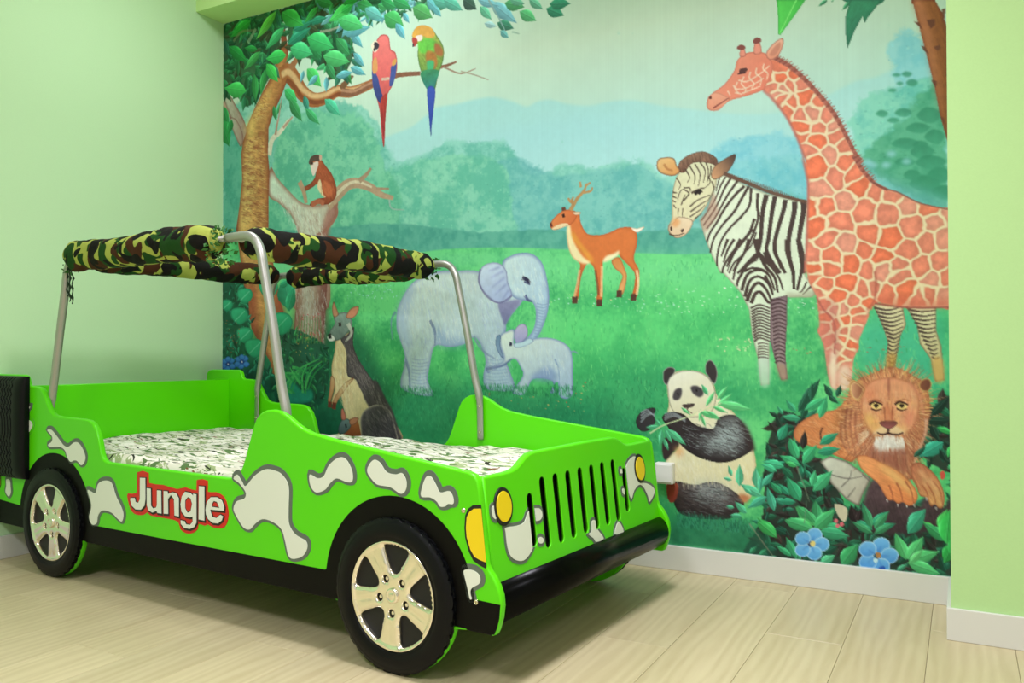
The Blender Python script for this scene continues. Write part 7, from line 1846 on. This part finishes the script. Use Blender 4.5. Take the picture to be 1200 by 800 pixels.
def wheel(u0, side, rot, label):
    # side -1: outside face of the near panel, +1: outside face of the far panel
    w0 = 0.0 if side < 0 else FO + .025
    e = empty('wheel', (u0, w0, .2053), 0, bed); e['label'] = label
    if side > 0: e.rotation_euler = (0, 0, math.pi)
    obj('tyre', tyre_bm(), M_TYRE, e)
    obj('rim', rim_bm(rot), M_CHROME, e)
    bm = bmesh.new(); n = 48; c = [bm.verts.new((.146 * math.cos(2 * math.pi * k / n), .0225, .146 * math.sin(2 * math.pi * k / n))) for k in range(n)]; d = [bm.verts.new((v.co.x, .0245, v.co.z)) for v in c]
    bm.faces.new(c); bm.faces.new(d[::-1])
    for k in range(n): bm.faces.new((c[k], c[(k + 1) % n], d[(k + 1) % n], d[k]))
    obj('backing_disc', bm, M_DARK, e)
    bm = bmesh.new(); lathe(bm, [(.012, .021), (.0075, .0205), (.006, .018), (.0055, .014), (.0075, .0125), (.006, .009), (.0052, .0045), (.005, .0005)], 0, 0, 28); obj('hub_cap', bm, M_CHROME, e)
    for i in range(5):
        a = math.radians(49 + 72 * i + rot); bm = bmesh.new(); lathe(bm, [(.022, .0055), (.0175, .0055), (.0165, .0042), (.0163, .0005)], .048 * math.cos(a), .048 * math.sin(a), 6, smooth=False); obj('wheel_nut', bm, M_CHROME, e)
    return e
wheel(WB, -1, 0, 'front wheel nearest the camera'); wheel(0, -1, 12, 'rear wheel under the lettering side')
wheel(WB, 1, 0, 'front wheel on the mural side'); wheel(0, 1, 20, 'rear wheel on the mural side')

# spare tyre shell on the rear corner of the near side: shallow, tread facing out
def spare():
    bm = bmesh.new(); z0, z1, u0, u1 = .350, .757, -.52, -.192; n = 110; prof = []
    zc, hz = (z0 + z1) / 2, (z1 - z0) / 2
    def ring(sc_u, dep, k=1.0):
        return sc_u, dep
    # cross-section in (depth, z): rounded shallow shell
    sec = []
    for i in range(n + 1):
        t = math.pi * i / n; cz = math.cos(t); sn = math.sin(t)
        sec.append((abs(sn) ** .42 * .043, zc + hz * (abs(cz) ** .55) * (1 if cz > 0 else -1)))
    cols = []
    NU = 150
    us = [u0 + (u1 - u0) * i / NU for i in range(NU + 1)]
    for u in us:
        e = min(1, (u1 - u) / .05); sh = .45 + .55 * math.sqrt(max(0, 1 - (1 - e) ** 2)); col = []
        for i, (d, z) in enumerate(sec):
            dd = d * sh
            if u < u1 - .052 and 2 < i < n - 2:
                ph = ((u - u1) / .023 + .28 * math.sin(z * 190)) % 1.0
                if ph < .26: dd -= .0055
            col.append(bm.verts.new((u, NO - dd, z)))
        cols.append(col)
    for A, B in zip(cols, cols[1:]):
        for k in range(n): bm.faces.new((A[k], A[k + 1], B[k + 1], B[k]))
    bm.faces.new(cols[-1]); bm.faces.new(cols[0][::-1])
    o = obj('spare_tyre', bm, M_TYRE, bed); o['label'] = 'black spare tyre with zigzag tread at the rear corner'
spare()

# ---------------------------------------------------------------- roof frame: four bent steel posts and the bars inside the cloth
RZ = 1.217
def post(uw, front, label):
    wd = uw
    if front: path = [(1.266, .50), (1.264, .60), (1.262, .655), (1.256, .69), (1.236, .76), (1.20, .93), (1.156, 1.11), (1.148, 1.145), (1.138, 1.172), (1.120, 1.198), (1.095, 1.213), (1.06, 1.218), (.98, RZ)]
    else: path = [(-.092, .50), (-.090, .60), (-.088, .655), (-.082, .69), (-.066, .76), (-.03, .93), (.006, 1.09), (.012, 1.13), (.022, 1.165), (.040, 1.195), (.062, 1.211), (.09, 1.218), (.16, RZ)]
    bm = bmesh.new(); pts = spline([(u, wd, z) for u, z in path], 4); tube(bm, pts, .0150, 14)
    for v in bm.verts:        # flattened foot bolted to the board
        if v.co.z < .66: v.co.y = wd + (v.co.y - wd) * (.35 if v.co.z < .64 else .7)
    p = obj('roof_post', bm, M_STEEL, bed); p['label'] = label
    u0 = path[0][0]
    for z in (.53, .635): screw(p, u0, wd + (-.0055 if wd > .5 else .0055), z, .006, -1 if wd > .5 else 1)
WN, WF = NI + .0165, FI - .0165
WNf, WFf = NI + .006, FI - .006
post(WNf + .004, True, 'steel roof post nearest the camera'); post(WFf - .004, True, 'steel roof post at the front on the mural side')
post(WNf + .004, False, 'steel roof post at the near rear corner'); post(WFf - .004, False, 'steel roof post at the far rear corner')
WN, WF = WNf + .004, WFf - .004
for a, b in (((1.0, WN), (1.0, WF)), ((.10, WN), (.10, WF)), ((.1, WN), (1.0, WN)), ((.1, WF), (1.0, WF))):
    bm = bmesh.new(); tube(bm, [(a[0], a[1], RZ), (b[0], b[1], RZ)], .011, 10); obj('roof_bar', bm, M_STEEL, bed)

# ---------------------------------------------------------------- camouflage cloth rolled round the roof bars
can = empty('canopy', (0, 0, 0), 0, bed); tag(can, 'camouflage cloth rolled along the four roof bars')
def roll(a, b, r0, rs, seed, label, sag=.0):
    bm = bmesh.new(); rr = random.Random(seed); n = 70; seg = 28; a = Vector(a); b = Vector(b); t = (b - a).normalized(); side = Vector((-t.y, t.x, 0)); up = Vector((0, 0, 1)); rings = []
    ph = [rr.uniform(0, 6.28) for _ in range(8)]
    for i in range(n + 1):
        s = i / n; c = a + (b - a) * s; c.z -= sag * math.sin(math.pi * s)
        e = min(s, 1 - s) * (b - a).length; tap = min(1, .32 + .68 * (e / .055) ** .55) if e < .055 else 1
        row = []
        for k in range(seg):
            th = 2 * math.pi * k / seg
            fold = .035 * math.sin(3 * th + ph[0] + s * 5) + .03 * math.sin(5 * th + ph[1] - s * 9) + .05 * math.sin(th + s * 11 + ph[2]) + .03 * math.sin(s * 40 + ph[3] + th * 2) + .02 * math.sin(s * 90 + ph[4] + 3 * th)
            r = (r0 + (rs - r0) * (.5 + .5 * math.sin(s * 6 + ph[5]))) * tap * (1 + fold)
            row.append(bm.verts.new(c + side * (r * math.cos(th)) + up * (r * 1.08 * math.sin(th))))
        rings.append(row)
    for A, B in zip(rings, rings[1:]):
        for k in range(seg): bm.faces.new((A[k], A[(k + 1) % seg], B[(k + 1) % seg], B[k])).smooth = True
    bm.faces.new(rings[0][::-1]); bm.faces.new(rings[-1])
    o = obj('cloth_roll', bm, M_CAMO, can); o['label'] = label; return o
roll((.045, WN - .002, 1.213), (.945, WN - .002, 1.213), .050, .056, 1, 'camouflage roll along the near roof bar')
roll((.995, WN + .045, 1.211), (.995, WF + .02, 1.211), .050, .055, 2, 'camouflage roll across the front of the roof')
roll((.095, WN + .04, 1.216), (.095, WF - .03, 1.216), .044, .049, 3, 'camouflage roll across the rear of the roof')
roll((.14, WF, 1.209), (.945, WF, 1.209), .046, .052, 4, 'camouflage roll along the mural side roof bar')
def sprig(cx, cy, cz, n, rad, seed, drop=.06, lsz=.020):
    bm = bmesh.new(); rr = random.Random(seed)
    for i in range(n):
        p = Vector((cx + rr.uniform(-rad, rad), cy + rr.uniform(-rad, rad), cz + rr.uniform(-drop, rad * 1.3))); d = Vector((rr.uniform(-1, 1), rr.uniform(-1, 1), rr.uniform(-1, 1))).normalized()
        s = d.cross(Vector((rr.uniform(-1, 1), rr.uniform(-1, 1), rr.uniform(-1, 1)))).normalized(); l = rr.uniform(.7, 1.3) * lsz; nrm = d.cross(s)
        v = [bm.verts.new(q) for q in (p, p + d * l * .5 + s * l * .28 + nrm * .002, p + d * l, p + d * l * .5 - s * l * .28 + nrm * .002)]
        bm.faces.new(v[:3]); bm.faces.new((v[0], v[2], v[3]))
    o = obj('leafy_tie', bm, M_LEAFTIE, can); o['label'] = 'small bunch of green fabric leaves'; return o
sprig(.958, WN - .01, 1.215, 110, .034, 5, .085); sprig(1.0, WF + .018, 1.205, 60, .030, 6, .035, .026); sprig(.05, WN, 1.205, 34, .022, 7, .05, .018)
for i, (u, wd, ln) in enumerate([(.045, WN - .012, .115), (.058, WN - .01, .135), (.088, WN - .016, .145)]):
    bm = bmesh.new(); rr = random.Random(i); pts = [(u + .003 * math.sin(q * 1.3 + i), wd + .003 * math.cos(q * 1.7), 1.18 - ln * q / 12) for q in range(13)]; tube(bm, pts, [.0022 + .0026 * (q % 3 == 1) for q in range(13)], 6); obj('hanging_cord', bm, M_CORD, can)

# ---------------------------------------------------------------- mattress
mt = bmesh.new(); nx, ny = 110, 52; U0, U1, W0, W1 = -.308, 1.955, NI + .004, FI - .004; rows = []
def hgt(u, wv):
    e = min((u - U0), (U1 - u), (wv - W0), (W1 - wv)); edge = min(1, max(0, e) / .03); s = .5
    z = .478 + .006 * math.sin(u * 7 + 1.3 * math.sin(wv * 6)) * math.sin(wv * 9 + u * 2) + .0035 * math.sin(u * 23 + wv * 15) * math.sin(wv * 31 - u * 9) + .0025 * math.sin(u * 47 - wv * 22)
    z += .012 * math.exp(-((u - .42) ** 2 / .006 + (wv - .10) ** 2 / .003))
    return z - .035 * (1 - math.sqrt(max(0, 1 - (1 - edge) ** 2)))
for i in range(nx + 1):
    u = U0 + (U1 - U0) * i / nx; rows.append([mt.verts.new((u, W0 + (W1 - W0) * q / ny, hgt(u, W0 + (W1 - W0) * q / ny))) for q in range(ny + 1)])
for A, B in zip(rows, rows[1:]):
    for q in range(ny): mt.faces.new((A[q], A[q + 1], B[q + 1], B[q])).smooth = True
bd = [rows[i][0] for i in range(nx + 1)] + [rows[nx][q] for q in range(1, ny + 1)] + [rows[i][ny] for i in range(nx - 1, -1, -1)] + [rows[0][q] for q in range(ny - 1, 0, -1)]
lo = [mt.verts.new((v.co.x, v.co.y, .311)) for v in bd]
for k in range(len(bd)): mt.faces.new((bd[k], bd[(k + 1) % len(bd)], lo[(k + 1) % len(bd)], lo[k]))
mt.faces.new(lo[::-1])
mo = obj('mattress', mt, M_QUILT); mo.location = (0.4405415, -1.23336435, 0); mo.rotation_euler = (0, 0, TH)
tag(mo, 'mattress with white and green leaf print lying inside the green bed', 'mattress')
